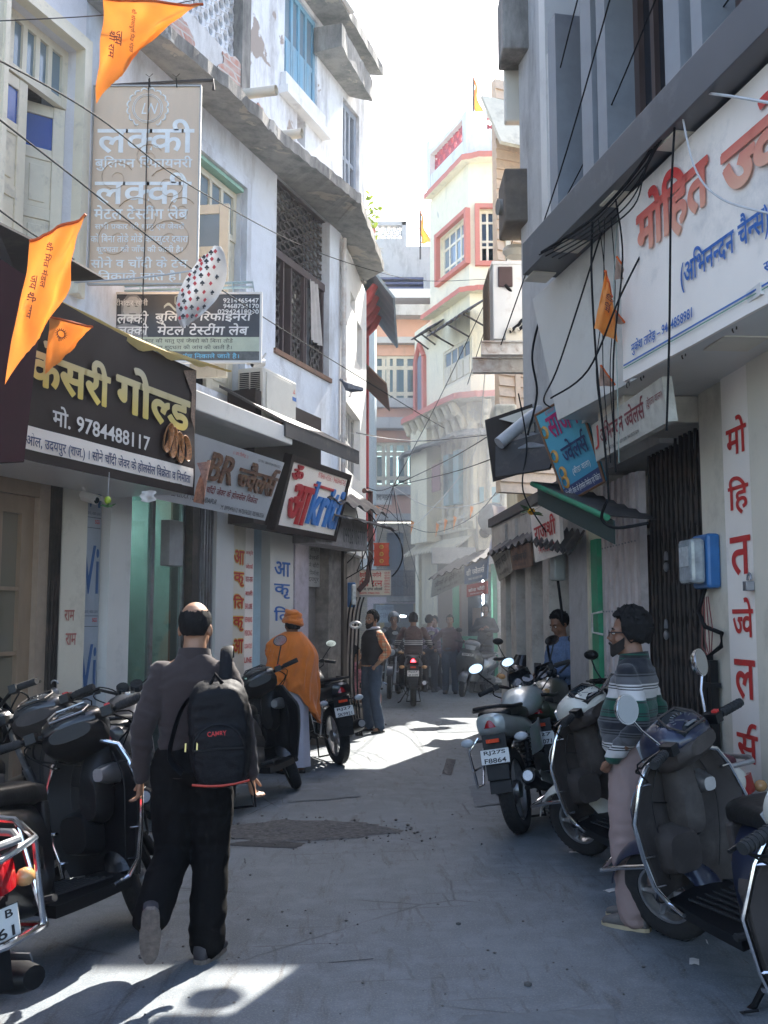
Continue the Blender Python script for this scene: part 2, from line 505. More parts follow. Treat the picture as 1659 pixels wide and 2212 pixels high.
m_red=M('red_paint',(.55,.06,.06),.5,var=.12,dirt=(.35,.12,.1),dirt_amt=.3)
m_redw=plaster('coral_red_plaster',(.62,.22,.17),(.4,.25,.2),.4,None,0)
m_darkwood=M('dark_wood',(.05,.037,.03),.6,var=.3,stretch=5,bmp=.3)
m_brownwood=M('brown_wood',(.20,.10,.055),.6,var=.3,stretch=5,bmp=.3,dirt=(.09,.06,.04),dirt_amt=.3)
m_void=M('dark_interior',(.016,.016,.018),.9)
m_maroon=M('maroon_vinyl',(.032,.007,.009),.6,var=.12,spec=.15)
m_brownv=M('dark_brown_vinyl',(.016,.007,.007),.55,var=.15,spec=.2)
m_vinyl=M('white_vinyl',(.90,.82,.74),.42,var=.05,scale=2,bmp=.12,dirt=(.42,.41,.40),dirt_amt=.18)
m_creamv=M('cream_vinyl',(.70,.64,.53),.45,var=.04,scale=3,dirt=(.38,.34,.27),dirt_amt=.25)
m_acp=M('white_composite_panel',(.68,.66,.625),.3,var=.05,scale=2,dirt=(.35,.34,.33),dirt_amt=.2)
m_acpg=M('grey_composite_panel',(.085,.088,.098),.32,var=.12,scale=3,dirt=(.2,.2,.2),dirt_amt=.2)
m_steel=M('grey_steel',(.30,.30,.32),.4,.7,dirt=(.16,.1,.07),dirt_amt=.3)
m_rust=M('rusty_white_steel',(.55,.53,.50),.55,.1,dirt=(.26,.12,.05),dirt_amt=.45)
m_iron=M('dark_iron',(.05,.042,.038),.55,.4,var=.3,dirt=(.13,.09,.07),dirt_amt=.4)
m_wire=M('black_cable',(.014,.014,.015),.85,spec=.15)
m_wirew=M('pale_cable',(.5,.5,.5),.5)
m_black=M('black_plastic',(.007,.007,.008),.42,var=.2,spec=.3,dirt=(.035,.033,.03),dirt_amt=.12)
m_chrome=M('chrome',(.75,.75,.77),.12,1.0,var=.05)
m_alu=M('cast_aluminium',(.42,.42,.43),.38,.9,var=.15,dirt=(.12,.1,.09),dirt_amt=.4)
m_rubber=M('tyre_rubber',(.018,.018,.019),.85,bmp=.4,dirt=(.05,.045,.04),dirt_amt=.25)
m_glass=glassy('dark_window_glass',(.012,.016,.022),.06)
m_gglass=glassy('green_shop_glass',(.42,.58,.54),.03,None,.92)
m_pglass=glassy('pale_window_glass',(.20,.27,.32),.12)
m_greenglass=glassy('green_window_glass',(.05,.26,.19),.15)
m_blueglass=glassy('blue_window_glass',(.015,.07,.33),.2)
m_stone=brickmat('tan_stone_cladding',(.48,.38,.24),(.40,.33,.22),(.15,.13,.10),4.2,.42,.26)
m_bricks=brickmat('old_red_brick',(.42,.17,.12),(.5,.25,.19),(.50,.47,.43),2.4,.5,.2,(R(90),0,R(20)))
m_corr=M('grey_sheet_roof',(.24,.26,.28),.6,.2,dirt=(.12,.10,.09),dirt_amt=.5)
m_roofdark=M('dark_sheet_roof',(.06,.055,.055),.6,.2,dirt=(.16,.14,.12),dirt_amt=.3)
m_tan=M('faded_tan_print',(.76,.565,.40),.5,var=.14,scale=1.6,dirt=(.60,.51,.42),dirt_amt=.35,stretch=3)
m_ink=M('black_ink',(.02,.02,.022),.5)
m_redink=M('red_ink',(.55,.035,.03),.5)
m_blueink=M('blue_ink',(.03,.13,.42),.5)
m_navy=M('navy_ink',(.035,.05,.13),.5)
m_whiteink=M('white_ink',(.75,.75,.74),.5)
m_silver=M('silver_ink',(.50,.49,.50),.35,.3)
m_gold=gradz('gold_ink',(.62,.46,.05),(.66,.56,.34),.55,1.15)
m_orange=M('orange_flag_cloth',(.88,.26,.03),.8,var=.08,scale=12,sheen=.3)
m_tube=lamp_mat('fluorescent_tube',(.85,.95,1.0),14.0)
load_glyphs(sorted(set('कखगघङचछजझञटठडढणतथदधनपफबभमयरलवशषसहडढ़ँंअआइईउऊएऐओऔािीुूृेैोौॉ्।॥ॐ'+'\u095c'+'0123456789ABCDEFGHIJKLMNOPQRSTUVWXYZabcdefghijklmnopqrstuvwxyz.,:-–|/()*+&%')),(0.0,.016))
#  street
def asphalt():
 m,t,b=nodes_of('worn_street_surface')
 co=coords(t)
 big=tex(t,'Noise',Scale=.55,Detail=6.0,Roughness=.6);t.links.new(co,big.inputs['Vector'])
 mid=tex(t,'Noise',Scale=5.0,Detail=10.0,Roughness=.7);t.links.new(co,mid.inputs['Vector'])
 st=coords(t,(3.2,.55,1),(0,0,R(14)));sk=tex(t,'Noise',Scale=3.0,Detail=9.0,Roughness=.72,Distortion=.6);t.links.new(st,sk.inputs['Vector'])
 fine=tex(t,'Noise',Scale=90.0,Detail=5.0,Roughness=.7);t.links.new(co,fine.inputs['Vector'])
 c=mixc(t,ramp(t,big.outputs[0],.3,.72),(.094,.112,.128),(.162,.188,.208))
 c=mixc(t,ramp(t,mid.outputs[0],.45,.68),c,(.19,.215,.235))
 c=mixc(t,ramp(t,sk.outputs[0],.54,.70),c,(.07,.07,.072))
 f=t.nodes.new('ShaderNodeMath');f.operation='MULTIPLY';t.links.new(ramp(t,fine.outputs[0],.50,.66),f.inputs[0]);f.inputs[1].default_value=.6
 c=mixc(t,f.outputs[0],c,(.30,.29,.27))
 wv=t.nodes.new('ShaderNodeVectorMath');wv.operation='MULTIPLY_ADD';t.links.new(mid.outputs[1],wv.inputs[0]);wv.inputs[1].default_value=(.05,.05,0)
 rc=coords(t,(1,1,1),(0,0,R(-8)));t.links.new(rc,wv.inputs[2])
 k=tex(t,'Brick',Scale=1.5);t.links.new(wv.outputs[0],k.inputs['Vector'])
 k.inputs['Mortar Size'].default_value=.012;k.inputs['Brick Width'].default_value=.62;k.inputs['Row Height'].default_value=.42
 k.inputs['Color1'].default_value=k.inputs['Color2'].default_value=(0,0,0,1);k.inputs['Mortar'].default_value=(1,1,1,1)
 g=t.nodes.new('ShaderNodeMath');g.operation='MULTIPLY';t.links.new(k.outputs[0],g.inputs[0])
 bigr=tex(t,'Noise',Scale=1.3,Detail=4.0);t.links.new(co,bigr.inputs['Vector'])
 t.links.new(ramp(t,bigr.outputs[0],.50,.85),g.inputs[1])
 c=mixc(t,g.outputs[0],c,(.06,.057,.055))
 vo=t.nodes.new('ShaderNodeTexVoronoi');vo.feature='DISTANCE_TO_EDGE';vo.inputs['Scale'].default_value=.62;t.links.new(wv.outputs[0],vo.inputs['Vector'])
 cr=ramp(t,vo.outputs[0],.0,.006,(1,1,1,1),(0,0,0,1))
 h=t.nodes.new('ShaderNodeMath');h.operation='MULTIPLY';t.links.new(cr,h.inputs[0]);t.links.new(ramp(t,bigr.outputs[0],.5,.6),h.inputs[1])
 c=mixc(t,h.outputs[0],c,(.08,.085,.09))
 t.links.new(c,b.inputs['Base Color'])
 rr=t.nodes.new('ShaderNodeMapRange');t.links.new(mid.outputs[0],rr.inputs[0]);rr.inputs[3].default_value=.5;rr.inputs[4].default_value=.85
 t.links.new(rr.outputs[0],b.inputs['Roughness']);b.inputs['Specular IOR Level'].default_value=.4
 ad=t.nodes.new('ShaderNodeMath');ad.operation='SUBTRACT';t.links.new(fine.outputs[0],ad.inputs[0]);t.links.new(g.outputs[0],ad.inputs[1])
 ad2=t.nodes.new('ShaderNodeMath');ad2.operation='SUBTRACT';t.links.new(ad.outputs[0],ad2.inputs[0]);t.links.new(h.outputs[0],ad2.inputs[1])
 bump(t,b,ad2.outputs[0],.55,.006)
 return m
m_asph=asphalt()
g=MB();g.add([(-300,-60,0),(300,-60,0),(300,500,0),(-300,500,0)],[(0,1,2,3)])
tag(g.build('street',m_asph,origin=(0,0,0)),'worn grey street surface with faint paver joints and cracks','street',kind='structure')
def patch(name,pts,mat,label,cat,z=.004,h=.012,n=46,kind='structure'):
 c=sum((V(p)for p in pts),V((0,0,0)))/len(pts)
 mb=MB();ring=[]
 m=len(pts)
 for i in range(n):
  f=i/n*m;a,b=V(pts[int(f)%m]),V(pts[(int(f)+1)%m]);p=a.lerp(b,f-int(f))
  ring.append(c+(p-c)*(1+.10*noise.noise(p*6)+.08*noise.noise(p*17)))
 R_=[]
 for k in(1,.9,.6,.3):
  R_.append([V((c.x+(p.x-c.x)*k,c.y+(p.y-c.y)*k,(z if k==1 else z+h*(.5+.8*noise.noise(p*(9+k))))))for p in ring])
 mb.rings(R_,0,False)
 return tag(mb.build(name,mat),label,cat,kind=kind)
m_rub=M('crumbled_concrete',(.125,.12,.115),.95,var=.45,scale=26,bmp=1.0,dirt=(.07,.065,.06),dirt_amt=.5)
m_paper_=M('torn_paper',(.6,.58,.55),.8);m_tar=M('tar_seam',(.05,.05,.05),.8,var=.4,scale=30,bmp=.8)
patch('patched_road',[ground(440,1795),ground(560,1822),ground(760,1812),ground(868,1798),ground(800,1778),ground(600,1772)],m_rub,'crumbled broken patch across the street surface beside the walking man','road patch')
patch('patched_road',[ground(470,1826),ground(640,1834),ground(660,1822),ground(540,1816)],m_tar,'thin black tar seam just below the crumbled street patch','road patch',.003,.004)
patch('patched_road',[ground(955,1672),ground(975,1676),ground(985,1640),ground(965,1640)],m_rub,'small crumbled hole in mid street beyond the big crumbled patch','road patch')
m_conc=M('concrete_patch',(.155,.17,.18),.85,var=.2,scale=7,bmp=.5,dirt=(.10,.10,.10),dirt_amt=.4);m_darkp=M('darker_patch',(.125,.142,.158),.8,var=.25,scale=8,bmp=.5)
for k,(pp,mt,lb)in enumerate((([(1000,2195),(1330,2180),(1345,2240),(960,2260)],m_conc,'paler square concrete slab set in the street at the bottom edge'),([(955,1556),(1090,1553),(1110,1580),(940,1584)],m_darkp,'dark rectangular repair in the street at the far sun strip'),([(620,1710),(760,1700),(780,1722),(620,1735)],m_conc,'pale repair strip in the street before the orange robed man'),([(1010,1700),(1120,1690),(1150,1730),(1030,1745)],m_darkp,'small dark repair beside the grey motorcycle tyre'))):
 patch('patched_road',[ground(*q)for q in pp],mt,lb,'road patch',.004+.0015*k,.002,40)
mb=MB()
for k in range(5):
 x,y=random.uniform(420,1350),random.uniform(1640,2180);p=ground(x,y);a=random.choice((R(100),R(8),R(95),R(15),R(70)))+random.gauss(0,.12);ln=random.uniform(.12,.7)
 q=[p+V((math.cos(a)*ln*t+.006*noise.noise(V((t*5,k,0))),math.sin(a)*ln*t+.006*noise.noise(V((t*5,k,9))),.002))for t in[j/7 for j in range(8)]]
 mb.tube(q,[random.uniform(.0015,.005)for _ in q],4,flat=.3)
tag(mb.build('joint_dirt',m_tar,origin=(0,5,0)),'dark worn joint lines across the street','joints',kind='stuff')
mb=MB()
for k in range(70):
 Y=random.uniform(4.5,14);sd_=random.random()<.5;x=(-5.72+.373*Y+random.uniform(.1,.7))if sd_ else(2.56-.07*Y-random.uniform(.05,.6));s=random.uniform(.01,.035);a=random.random()*6
 mb.sheet(lambda u,v:(x+(u-.5)*s*2*math.cos(a),Y+(u-.5)*s*2*math.sin(a)+(v-.5)*s,.008+s*.3*abs(noise.noise(V((u*4,v*4,k))))),3,3,.001,k%3)
tag(mb.build('litter',[m_paper_,m_rub,M('dry_leaf',(.20,.15,.06),.8)],origin=(0,5,0)),'small wrappers and leaves along both kerbs','litter',kind='stuff')
mb=MB()
for i in range(520):
 x=random.uniform(300,1500);y=1560+640*random.random()**1.3
 if i<300:x,y=random.gauss(640,150),random.gauss(1798,14)
 p=ground(x,y);r=random.uniform(.003,.012)*(1.4 if i<300 else .8)
 mb.ell((p.x,p.y,r*.5),(r*random.uniform(.7,1.5),r,r*.6),5)
tag(mb.build('gravel',m_rub,origin=(0,5,0)),'loose grit scattered over the street','gravel',kind='stuff')
m_paper=M('torn_paper',(.6,.58,.55),.8)
for i,(x,y,s,lab)in enumerate([(1246,1843,.05,'white paper scrap beside the centre stand of the white scooter'),(1322,1925,.05,'grey leaf scrap near the tan-soled clogs of the sweater man'),(1500,2080,.045,'pale paper scrap on bare street below the navy scooter'),(990,1998,.022,'small pale stone chip lying in mid street'),(1140,2130,.03,'small pale stone at the bottom of the street')]):
 p=ground(x,y);mb=MB();a=random.random()*3
 if i<3:mb.sheet(lambda u,v:(p.x+(u-.5)*s*2*math.cos(a)-(v-.5)*s*math.sin(a),p.y+(u-.5)*s*2*math.sin(a)+(v-.5)*s*math.cos(a),.006+.012*abs(noise.noise(V((u*3,v*3,i))))),5,4,.001)
 else:mb.ell((p.x,p.y,s*.3),(s*.7,s*.5,s*.4),7)
 tag(mb.build('litter_scrap' if i<3 else 'stone',m_paper if i<3 else m_rub),lab,'litter' if i<3 else 'stone')
#  facade pieces
def window(F,u0,u1,z0,z1,n,fm,gm,cols,rows,parent,fr=.06,dep=.05,mul=.04,name='window',gms=None):
 """timber window: frame with mullions (part) and panes (sub-part); cols/rows are inner division fractions"""
 f=MB()
 f.fbox(F,u0,u0+fr,z0,z1,n-dep,n);f.fbox(F,u1-fr,u1,z0,z1,n-dep,n)
 f.fbox(F,u0+fr,u1-fr,z0,z0+fr,n-dep,n-.002);f.fbox(F,u0+fr,u1-fr,z1-fr,z1,n-dep,n-.002)
 a,b,c,d=u0+fr,u1-fr,z0+fr,z1-fr
 for q in cols:x=a+(b-a)*q;f.fbox(F,x-mul/2,x+mul/2,c,d,n-dep,n-.004)
 for q in rows:x=c+(d-c)*q;f.fbox(F,a,b,x-mul/2,x+mul/2,n-dep,n-.007)
 w=f.build(name,fm,parent)
 g=MB()
 if gms:
  rs=[0]+list(rows)+[1]
  for j in range(len(rs)-1):g.fbox(F,a,b,c+(d-c)*rs[j],c+(d-c)*rs[j+1],n-dep*.7,n-dep*.5,gms[j])
  g.build('pane',gm,w)
 else:
  g.fbox(F,a,b,c,d,n-dep*.7,n-dep*.5);g.build('pane',gm,w)
 return w
def slab(name,outer,inner,z0,z1,mats,parent,jag=.0,drop=0):
 """concrete ledge: plan polygon between outer and inner lines, under/over z, chipped lower lip"""
 mb=MB();k=len(outer)
 ro,ri=[],[]
 for i in range(k-1):
  for j in range(14):
   f=j/14;ro.append(V(outer[i]).lerp(V(outer[i+1]),f));ri.append(V(inner[i]).lerp(V(inner[i+1]),f))
 ro.append(V(outer[-1]));ri.append(V(inner[-1]))
 ring=[]
 for a,b in zip(ro,ri):
  q=jag*noise.noise(a*5.0);w=jag*.5*noise.noise(a*13)
  o=(a-b).normalized()if(a-b).length>1e-6 else V((0,0,0))
  e=a+o*q
  ring.append([V((b.x,b.y,z0+drop)),V((e.x,e.y,z0+w)),V((e.x,e.y,z1+w)),V((b.x,b.y,z1+.04+drop))])
 n=4
 vs=[p for r in ring for p in r];fs=[];mi=[]
 for i in range(len(ring)-1):
  for kx in range(n):
   fs.append((i*n+kx,i*n+(kx+1)%n,(i+1)*n+(kx+1)%n,(i+1)*n+kx));mi.append(1 if kx==0 else 0)
 fs+=[(0,1,2,3),tuple((len(ring)-1)*n+kx for kx in(3,2,1,0))];mi+=[0,0]
 mb.v,mb.f,mb.mi,mb.sm=vs,fs,mi,[False]*len(fs)
 return mb.build(name,mats,parent)
def jali(F,u0,u1,z0,z1,n0,n1,mi,mb,nu,nz,open_=.62):
 """pierced screen: a rim plus crossing curved ribs"""
 du,dz=(u1-u0)/nu,(z1-z0)/nz
 r=min(du,dz)*(1-open_)*.5;nm=(n0+n1)/2
 for i in range(nu+1):
  pts=[F.w(u0+i*du+.22*du*math.sin(j*math.pi/2*1.0+i*math.pi),z0+(z1-z0)*j/(2*nz),nm)for j in range(2*nz+1)]
  mb.tube(pts,r,4,mi)
 for j in range(nz+1):
  pts=[F.w(u0+(u1-u0)*i/(2*nu),z0+j*dz+.22*dz*math.sin(i*math.pi/2+j*math.pi),nm)for i in range(2*nu+1)]
  mb.tube(pts,r,4,mi)
#  LEFT SIDE
L=Facade(-5.72,.373,1);LC=Facade(-2.258,.121,1)
uc=L.uy(13.7)
ub=L.px(165,700)[0]
u_start=L.uy(2.0)
zc=7.07
h1=root('shop_house',(-3.9,5,0),'pale lilac house with tall cream double doors and blue panes upstairs','house')
d_u0,d_zt=L.px(2,30)[0],L.px(158,105)[1];d_u1=L.px(158,300)[0]
d_zb=L.px(158,640)[1]
f_u0,f_u1=d_u0-1.3,d_u0-.14
mb=MB();mb.wall(L,u_start,ub,3.3,9.6,[(d_u0,d_u1,d_zb,d_zt),(f_u0,f_u1,d_zb,d_zt)],-.35,0)
mb.build('wall',plaster('lilac_white_plaster',(.74,.72,.74),(.4,.39,.4),.4),h1)
mb=MB();mb.fbox(L,u_start,ub,3.3,9.6,-3.6,-2.4);mb.fbox(L,u_start,ub,9.6,9.8,-3.6,.3);mb.build('roof',m_slab,h1)
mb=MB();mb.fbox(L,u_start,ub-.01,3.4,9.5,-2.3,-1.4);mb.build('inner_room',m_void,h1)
mb=MB()
for k,(e,nn)in enumerate(((.16,.05),(.10,.075),(.05,.1))):
 mb.fbox(L,d_u0-e,d_u0-e+.05,d_zb,d_zt+e,.001,nn);mb.fbox(L,d_u1+e-.05,d_u1+e,d_zb,d_zt+e,.001,nn)
 mb.fbox(L,d_u0-e+.05,d_u1+e-.05,d_zt+e-.05,d_zt+e,.001,nn)
mb.build('door_surround',m_creamw,h1)
ztr=d_zt-.52
window(L,d_u0,d_u1,ztr,d_zt,-.08,m_creamw,m_pglass,(.2,.4,.6,.8),(),h1,.07,.06,.05,'transom')
def door_leaf(name,P0,dirv,w,z0,z1,mat,parent,glass=None,thick=.05):
 """panelled leaf hinged at P0, lying along dirv"""
 dv=V((dirv[0],dirv[1],0)).normalized();nv=V((dv.y,-dv.x,0))
 T=Matrix(((dv.x,nv.x,0,P0.x),(dv.y,nv.y,0,P0.y),(0,0,1,0),(0,0,0,1)))
 mb=MB();st=.1;h=z1-z0
 mb.box((0,-thick/2,z0),(st,thick/2,z1),0,T);mb.box((w-st,-thick/2,z0),(w,thick/2,z1),0,T)
 rails=[z0,z0+h*.38,z0+h*.70,z1-st]
 for r in rails:mb.box((st,-thick/2+.003,r),(w-st,thick/2-.003,r+st),0,T)
 for i,(a,b)in enumerate(((rails[0]+st,rails[1]),(rails[1]+st,rails[2]),(rails[2]+st,rails[3]))):
  if i==2 and glass:continue
  mb.box((st,-.012,a),(w-st,.012,b),0,T);mb.box((st+.05,-.022,a+.05),(w-st-.05,.022,b-.05),0,T)
 o=mb.build(name,mat,parent,bevel=.006)
 if glass:
  g=MB();g.box((st,-.006,rails[2]+st),(w-st,.006,rails[3]),0,T);g.build('pane',glass,o)
 return o
dw=(d_u1-d_u0)/2
door_leaf('door',L.w(d_u0,0,-.12),L.d,dw*.98,d_zb,ztr-.01,m_creamw,h1,m_blueglass)
door_leaf('door',L.w(d_u1,0,-.1),(-L.d*.8-L.n*.55),dw*.95,d_zb,ztr-.01,m_creamw,h1,m_blueglass)
w2=window(L,f_u0,f_u1,d_zb,d_zt,-.1,m_creamw,m_glass,(.5,),(.35,.7),h1,.1,.06,.06)
mb=MB()
for k in range(18):
 a=math.pi*k/17;mb.ell(L.w((f_u0+f_u1)/2+.7*math.cos(a),d_zt+.06+.5*math.sin(a),.05),(.06,.06,.06),8)
mb.tube([L.w((f_u0+f_u1)/2+.6*math.cos(math.pi*k/17),d_zt+.5*math.sin(math.pi*k/17),.03)for k in range(18)],.06,6)
mb.build('fan_arch',m_creamw,h1)
gz=2.95
def u_at(x,y=1250,n=0):return L.px(x,y,n)[0]
mb=MB();mb.fbox(L,u_start,ub-.002,gz,3.3,-3.0,.02);mb.fbox(L,u_start,uc,3.0,3.28,.02,.25);mb.build('lintel',m_acp,h1)
mb=MB();mb.fbox(L,u_start,u_at(126)-.005,0,gz,-2.0,-1.0);mb.build('back_wall',m_grey,h1)
us=u_at(0)-.3
mb=MB();mb.fbox(L,us-.9,us,0,gz,-.3,0);mb.build('pillar',m_brownwood,h1)
wd=window(L,us,u_at(82),.05,gz-.35,-.06,M('tan_door_timber',(.30,.21,.14),.5,var=.15,stretch=4),glassy('tan_shop_glass',(.22,.19,.14),.05),(.5,),(.3,.52,.74),h1,.14,.08,.03,'glass_door')
mb=MB();mb.fbox(L,us,u_at(82),gz-.35,gz,-.1,-.01);mb.build('door_head',M('tan_door_timber',(.3,.21,.14)),h1)
mb=MB();mb.fbox(L,u_at(82),u_at(104),0,gz,-.2,-.005);mb.build('jamb',M('pale_brown_board',(.36,.27,.2),.5),h1)
mb=MB();a,b=u_at(104),u_at(126)
for k in range(7):x=a+(b-a)*k/7;mb.fbox(L,x,x+(b-a)/7-.012,0,gz-.02,-.12,.02+.02*(k%2))
mb.build('folding_gate',m_iron,h1)
mb=MB();p=L.w(u_at(112),1.05,.06);mb.ell(p,(.04,.04,.045),10);mb.tube([p+V((0,-.0,.02))+V((.03*math.cos(q),0,.05+.03*math.sin(q)))for q in[math.pi*k/6 for k in range(7)]],.007,6)
tag(mb.build('padlock',m_steel,bpy.data.objects['folding_gate']),None)
h2=root('shop_house',(-1.6,10.5,0),'weathered white corner house with blue shuttered window and lattice screen','house')
H2TOP=11.6
c_u0,c_u1=u_at(405,500),u_at(520,500);c_zt=L.px(430,336)[1];c_zb=4.05
l_u0,l_u1=u_at(596,600),u_at(712,600);l_zt=L.px(596,362)[1];l_zb=L.px(600,756)[1]
b_u0,b_u1=u_at(612,150),u_at(683,150);b_zb=L.px(683,250)[1]+.05;b_zt=L.px(683,48)[1]
s_u0,s_u1=u_at(640,280),u_at(658,280);s_zb,s_zt=L.px(648,312)[1],L.px(648,252)[1]
by0,by1,byz=L.px(739,300)[0],L.px(774,300)[0],9.08
mb=MB()
mb.wall(L,ub,uc,3.3,zc,[(c_u0,c_u1,c_zb,c_zt),(l_u0,l_u1,l_zb,l_zt)],-.4,0)
mb.build('wall',m_blue,h2)
u_j=u_at(540,100)
uU=L.uy(14.5)
mb=MB();mb.wall(L,u_j,uU,zc,H2TOP,[(b_u0,b_u1,b_zb,b_zt),(s_u0,s_u1,s_zb,s_zt),(by0,by1,7.25,byz)],-.4,.012)
mb.build('upper_wall',m_worn,h2)
mb=MB();mb.wall(L,ub,u_j,zc,7.95,[],-.3,-.02);mb.build('parapet',plaster('peeled_parapet_plaster',(.68,.67,.66),(.3,.28,.26),.6,(.42,.55,.50),.2),h2)
mb=MB()
def brickpatch(cu,cz,ru,rz,n):
 mb.prism([(ru*math.cos(w)*(1+.35*noise.noise(V((math.cos(w)*2,math.sin(w)*2,cu)))),rz*math.sin(w)*(1+.4*noise.noise(V((math.cos(w)*3,math.sin(w)*3,cz)))))for w in[2*math.pi*k/34 for k in range(34)]],Matrix.Translation(L.w(cu,cz,n))@Matrix(((L.d.x,0,L.n.x,0),(L.d.y,0,L.n.y,0),(0,1,0,0),(0,0,0,1))),.012)
brickpatch(u_at(512,165),7.72,.42,.26,-.018);brickpatch(u_at(390,60),7.6,.3,.2,-.018);brickpatch(u_at(556,205),7.48,.2,.2,.014)
mb.build('bare_brick',m_bricks,h2)
mb=MB();ja,jb=u_at(400,20),u_at(530,90)
mb.fbox(L,ub,ja,7.95,9.0,-.25,-.03);mb.fbox(L,jb,u_j,7.95,9.0,-.25,-.03);mb.fbox(L,ja,jb,8.92,9.1,-.25,.03);mb.fbox(L,ub,ja,9.0,9.1,-.25,.03);mb.fbox(L,jb,u_j,9.0,9.1,-.25,.03)
mb.build('parapet_rail',m_worn,h2)
mb=MB();jali(L,ja,jb,7.95,8.92,-.17,-.09,0,mb,12,9,.45);mb.build('jali_screen',m_worn,h2)
mb=MB();mb.fbox(L,ub,uc+2,7.0,7.2,-3.5,-.4);mb.fbox(L,u_j,uU,H2TOP,H2TOP+.2,-4,.4);mb.fbox(L,u_j,uc,7.2,H2TOP,-4,-3.8);mb.fbox(L,u_j-.2,u_j,7.07,H2TOP,-4,0.01);mb.build('roof',m_slab,h2)
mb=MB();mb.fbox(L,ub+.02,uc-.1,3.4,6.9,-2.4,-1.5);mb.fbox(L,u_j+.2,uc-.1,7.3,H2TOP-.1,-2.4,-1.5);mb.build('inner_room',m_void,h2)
ctr=c_zt-.62
mb=MB()
for e,nn in((.18,.04),(.1,.07)):
 mb.fbox(L,c_u0-e,c_u0-e+.08,c_zb,c_zt+e,.001,nn);mb.fbox(L,c_u1+e-.08,c_u1+e,c_zb,c_zt+e,.001,nn);mb.fbox(L,c_u0-e+.08,c_u1+e-.08,c_zt+e-.08,c_zt+e,.001,nn)
mb.build('window_surround',m_blue,h2)
mb=MB();mb.fbox(L,c_u0,c_u1,c_zt-.03,c_zt+.012,-.1,.03);mb.build('green_lintel',M('mint_green_paint',(.30,.52,.42),.7),h2)
window(L,c_u0,c_u1,ctr,c_zt-.04,-.06,m_cream,m_pglass,(.25,.5,.75),(),h2,.07,.06,.05,'transom')
cw=(c_u1-c_u0)/2
door_leaf('window_leaf',L.w(c_u0+cw,0,-.1),L.d,cw,c_zb,ctr,m_cream,h2,m_pglass)
door_leaf('window_leaf',L.w(c_u0+.02,0,-.02),(L.d*.25+L.n),cw*.8,c_zb,ctr,m_cream,h2,m_pglass)
mb=MB();mid=l_zb+(l_zt-l_zb)*.56
m_lat=M('dark_lattice_concrete',(.05,.04,.037),.8,var=.25,dirt=(.16,.14,.13),dirt_amt=.3)
jali(L,l_u0,l_u1,mid,l_zt,-.16,-.1,0,mb,13,15,.58)
for a in(0,.38,.80):jali(L,l_u0+(l_u1-l_u0)*a,l_u0+(l_u1-l_u0)*(a+.2),l_zb,mid,-.16,-.1,0,mb,4,16,.58)
lat=mb.build('lattice_screen',m_lat,h2)
mb=MB()
for a in(0,.22,.36,.6,.64,.97):mb.fbox(L,l_u0+(l_u1-l_u0)*a,l_u0+(l_u1-l_u0)*a+.035,l_zb,mid,-.2,-.08)
mb.fbox(L,l_u0,l_u1,mid-.05,mid+.05,-.21,-.07);mb.fbox(L,l_u0,l_u1,l_zt-.06,l_zt,-.21,-.07);mb.fbox(L,l_u0,l_u1,l_zb,l_zb+.05,-.21,-.07)
mb.build('screen_frame',M('dark_maroon_timber',(.07,.045,.045),.6),lat)
mb=MB();mb.fbox(L,l_u0-.04,l_u1+.04,l_zb-.06,l_zb,-.2,.03);mb.build('sill',m_brownwood,h2)
cu=l_u0+(l_u1-l_u0)*.67
mb=MB();mb.sheet(lambda a,b:L.w(cu+.34*(a)*(1-.2*b)+.08*(1-b),l_zb+.42+(mid-l_zb-.46)*b,-.06+.02*math.sin(a*15+b)),20,12,.004)
tag(mb.build('curtain',M('greyish_curtain',(.46,.42,.39),.9,bmp=.2),h2),None)
mb=MB();mb.fbox(L,b_u0-.1,b_u1+.15,b_zt+.12,b_zt+.22,0,.5);mb.build('window_hood',m_bright,h2)
mb=MB();mb.fbox(L,b_u0-.15,b_u1+.2,b_zb-.32,b_zb-.22,.013,.14);mb.fbox(L,b_u0-.1,b_u1+.12,b_zb-.22,b_zb-.02,.013,.09);mb.build('sill',m_bright,h2)
window(L,b_u0,b_u1,b_zb,b_zt,-.02,m_bluewood,m_pglass,(.25,.5,.75),(.42,),h2,.07,.06,.06)
mb=MB()
for k in range(4):
 a=b_u0+.07+(b_u1-b_u0-.14)*k/4;mb.fbox(L,a+.04,a+(b_u1-b_u0-.14)/4-.04,b_zb+.1,b_zb+.07+(b_zt-b_zb-.14)*.42-.03,-.06,-.025)
mb.build('shutter_panel',m_bluewood,bpy.data.objects[[o.name for o in h2.children if o.name.startswith('window')][-1]])
window(L,s_u0,s_u1,s_zb,s_zt,-.15,m_grey,m_glass,(),(),h2,.03,.05)
inner_n=0
q1=L.uy(7.2)
def pl(F,u,n):p=F.w(u,0,n);return(p.x,p.y,0)
o_pts=[pl(L,ub,.34)]+[tuple(ground(*p,7.0)[:2])+(0,)for p in((492,187.5),(615,310),(744,410),(779.5,439.5),(829,581))]
i_pts=[pl(L,ub,0),pl(L,L.uy(10.2),0),pl(L,L.uy(11.5),0),pl(L,L.uy(13.0),0),pl(L,uc,0),pl(LC,LC.uy(15.8),0)]
slab('ledge',o_pts,i_pts,6.98,7.12,[m_slab,m_slabu],h2,.05,.06)
for k,(x,y)in enumerate(((497,136),(585,238))):
 uu,zz=L.px(x-12,y+1,.1);mb=MB();
 P0,P1=L.w(uu,7.28,-.05),L.w(uu+.02,7.24,.72-.15*k)
 mb.tube([P0,P1],.055,12,cap=False);mb.tube([P1,P0],.045,12,cap=False);mb.build('rain_spout',m_creamv,h2)
e_u0,e_u1=LC.uy(13.7),LC.uy(16.25)
def uC(x,y=700):return LC.px(x,y)[0]
holes=[]
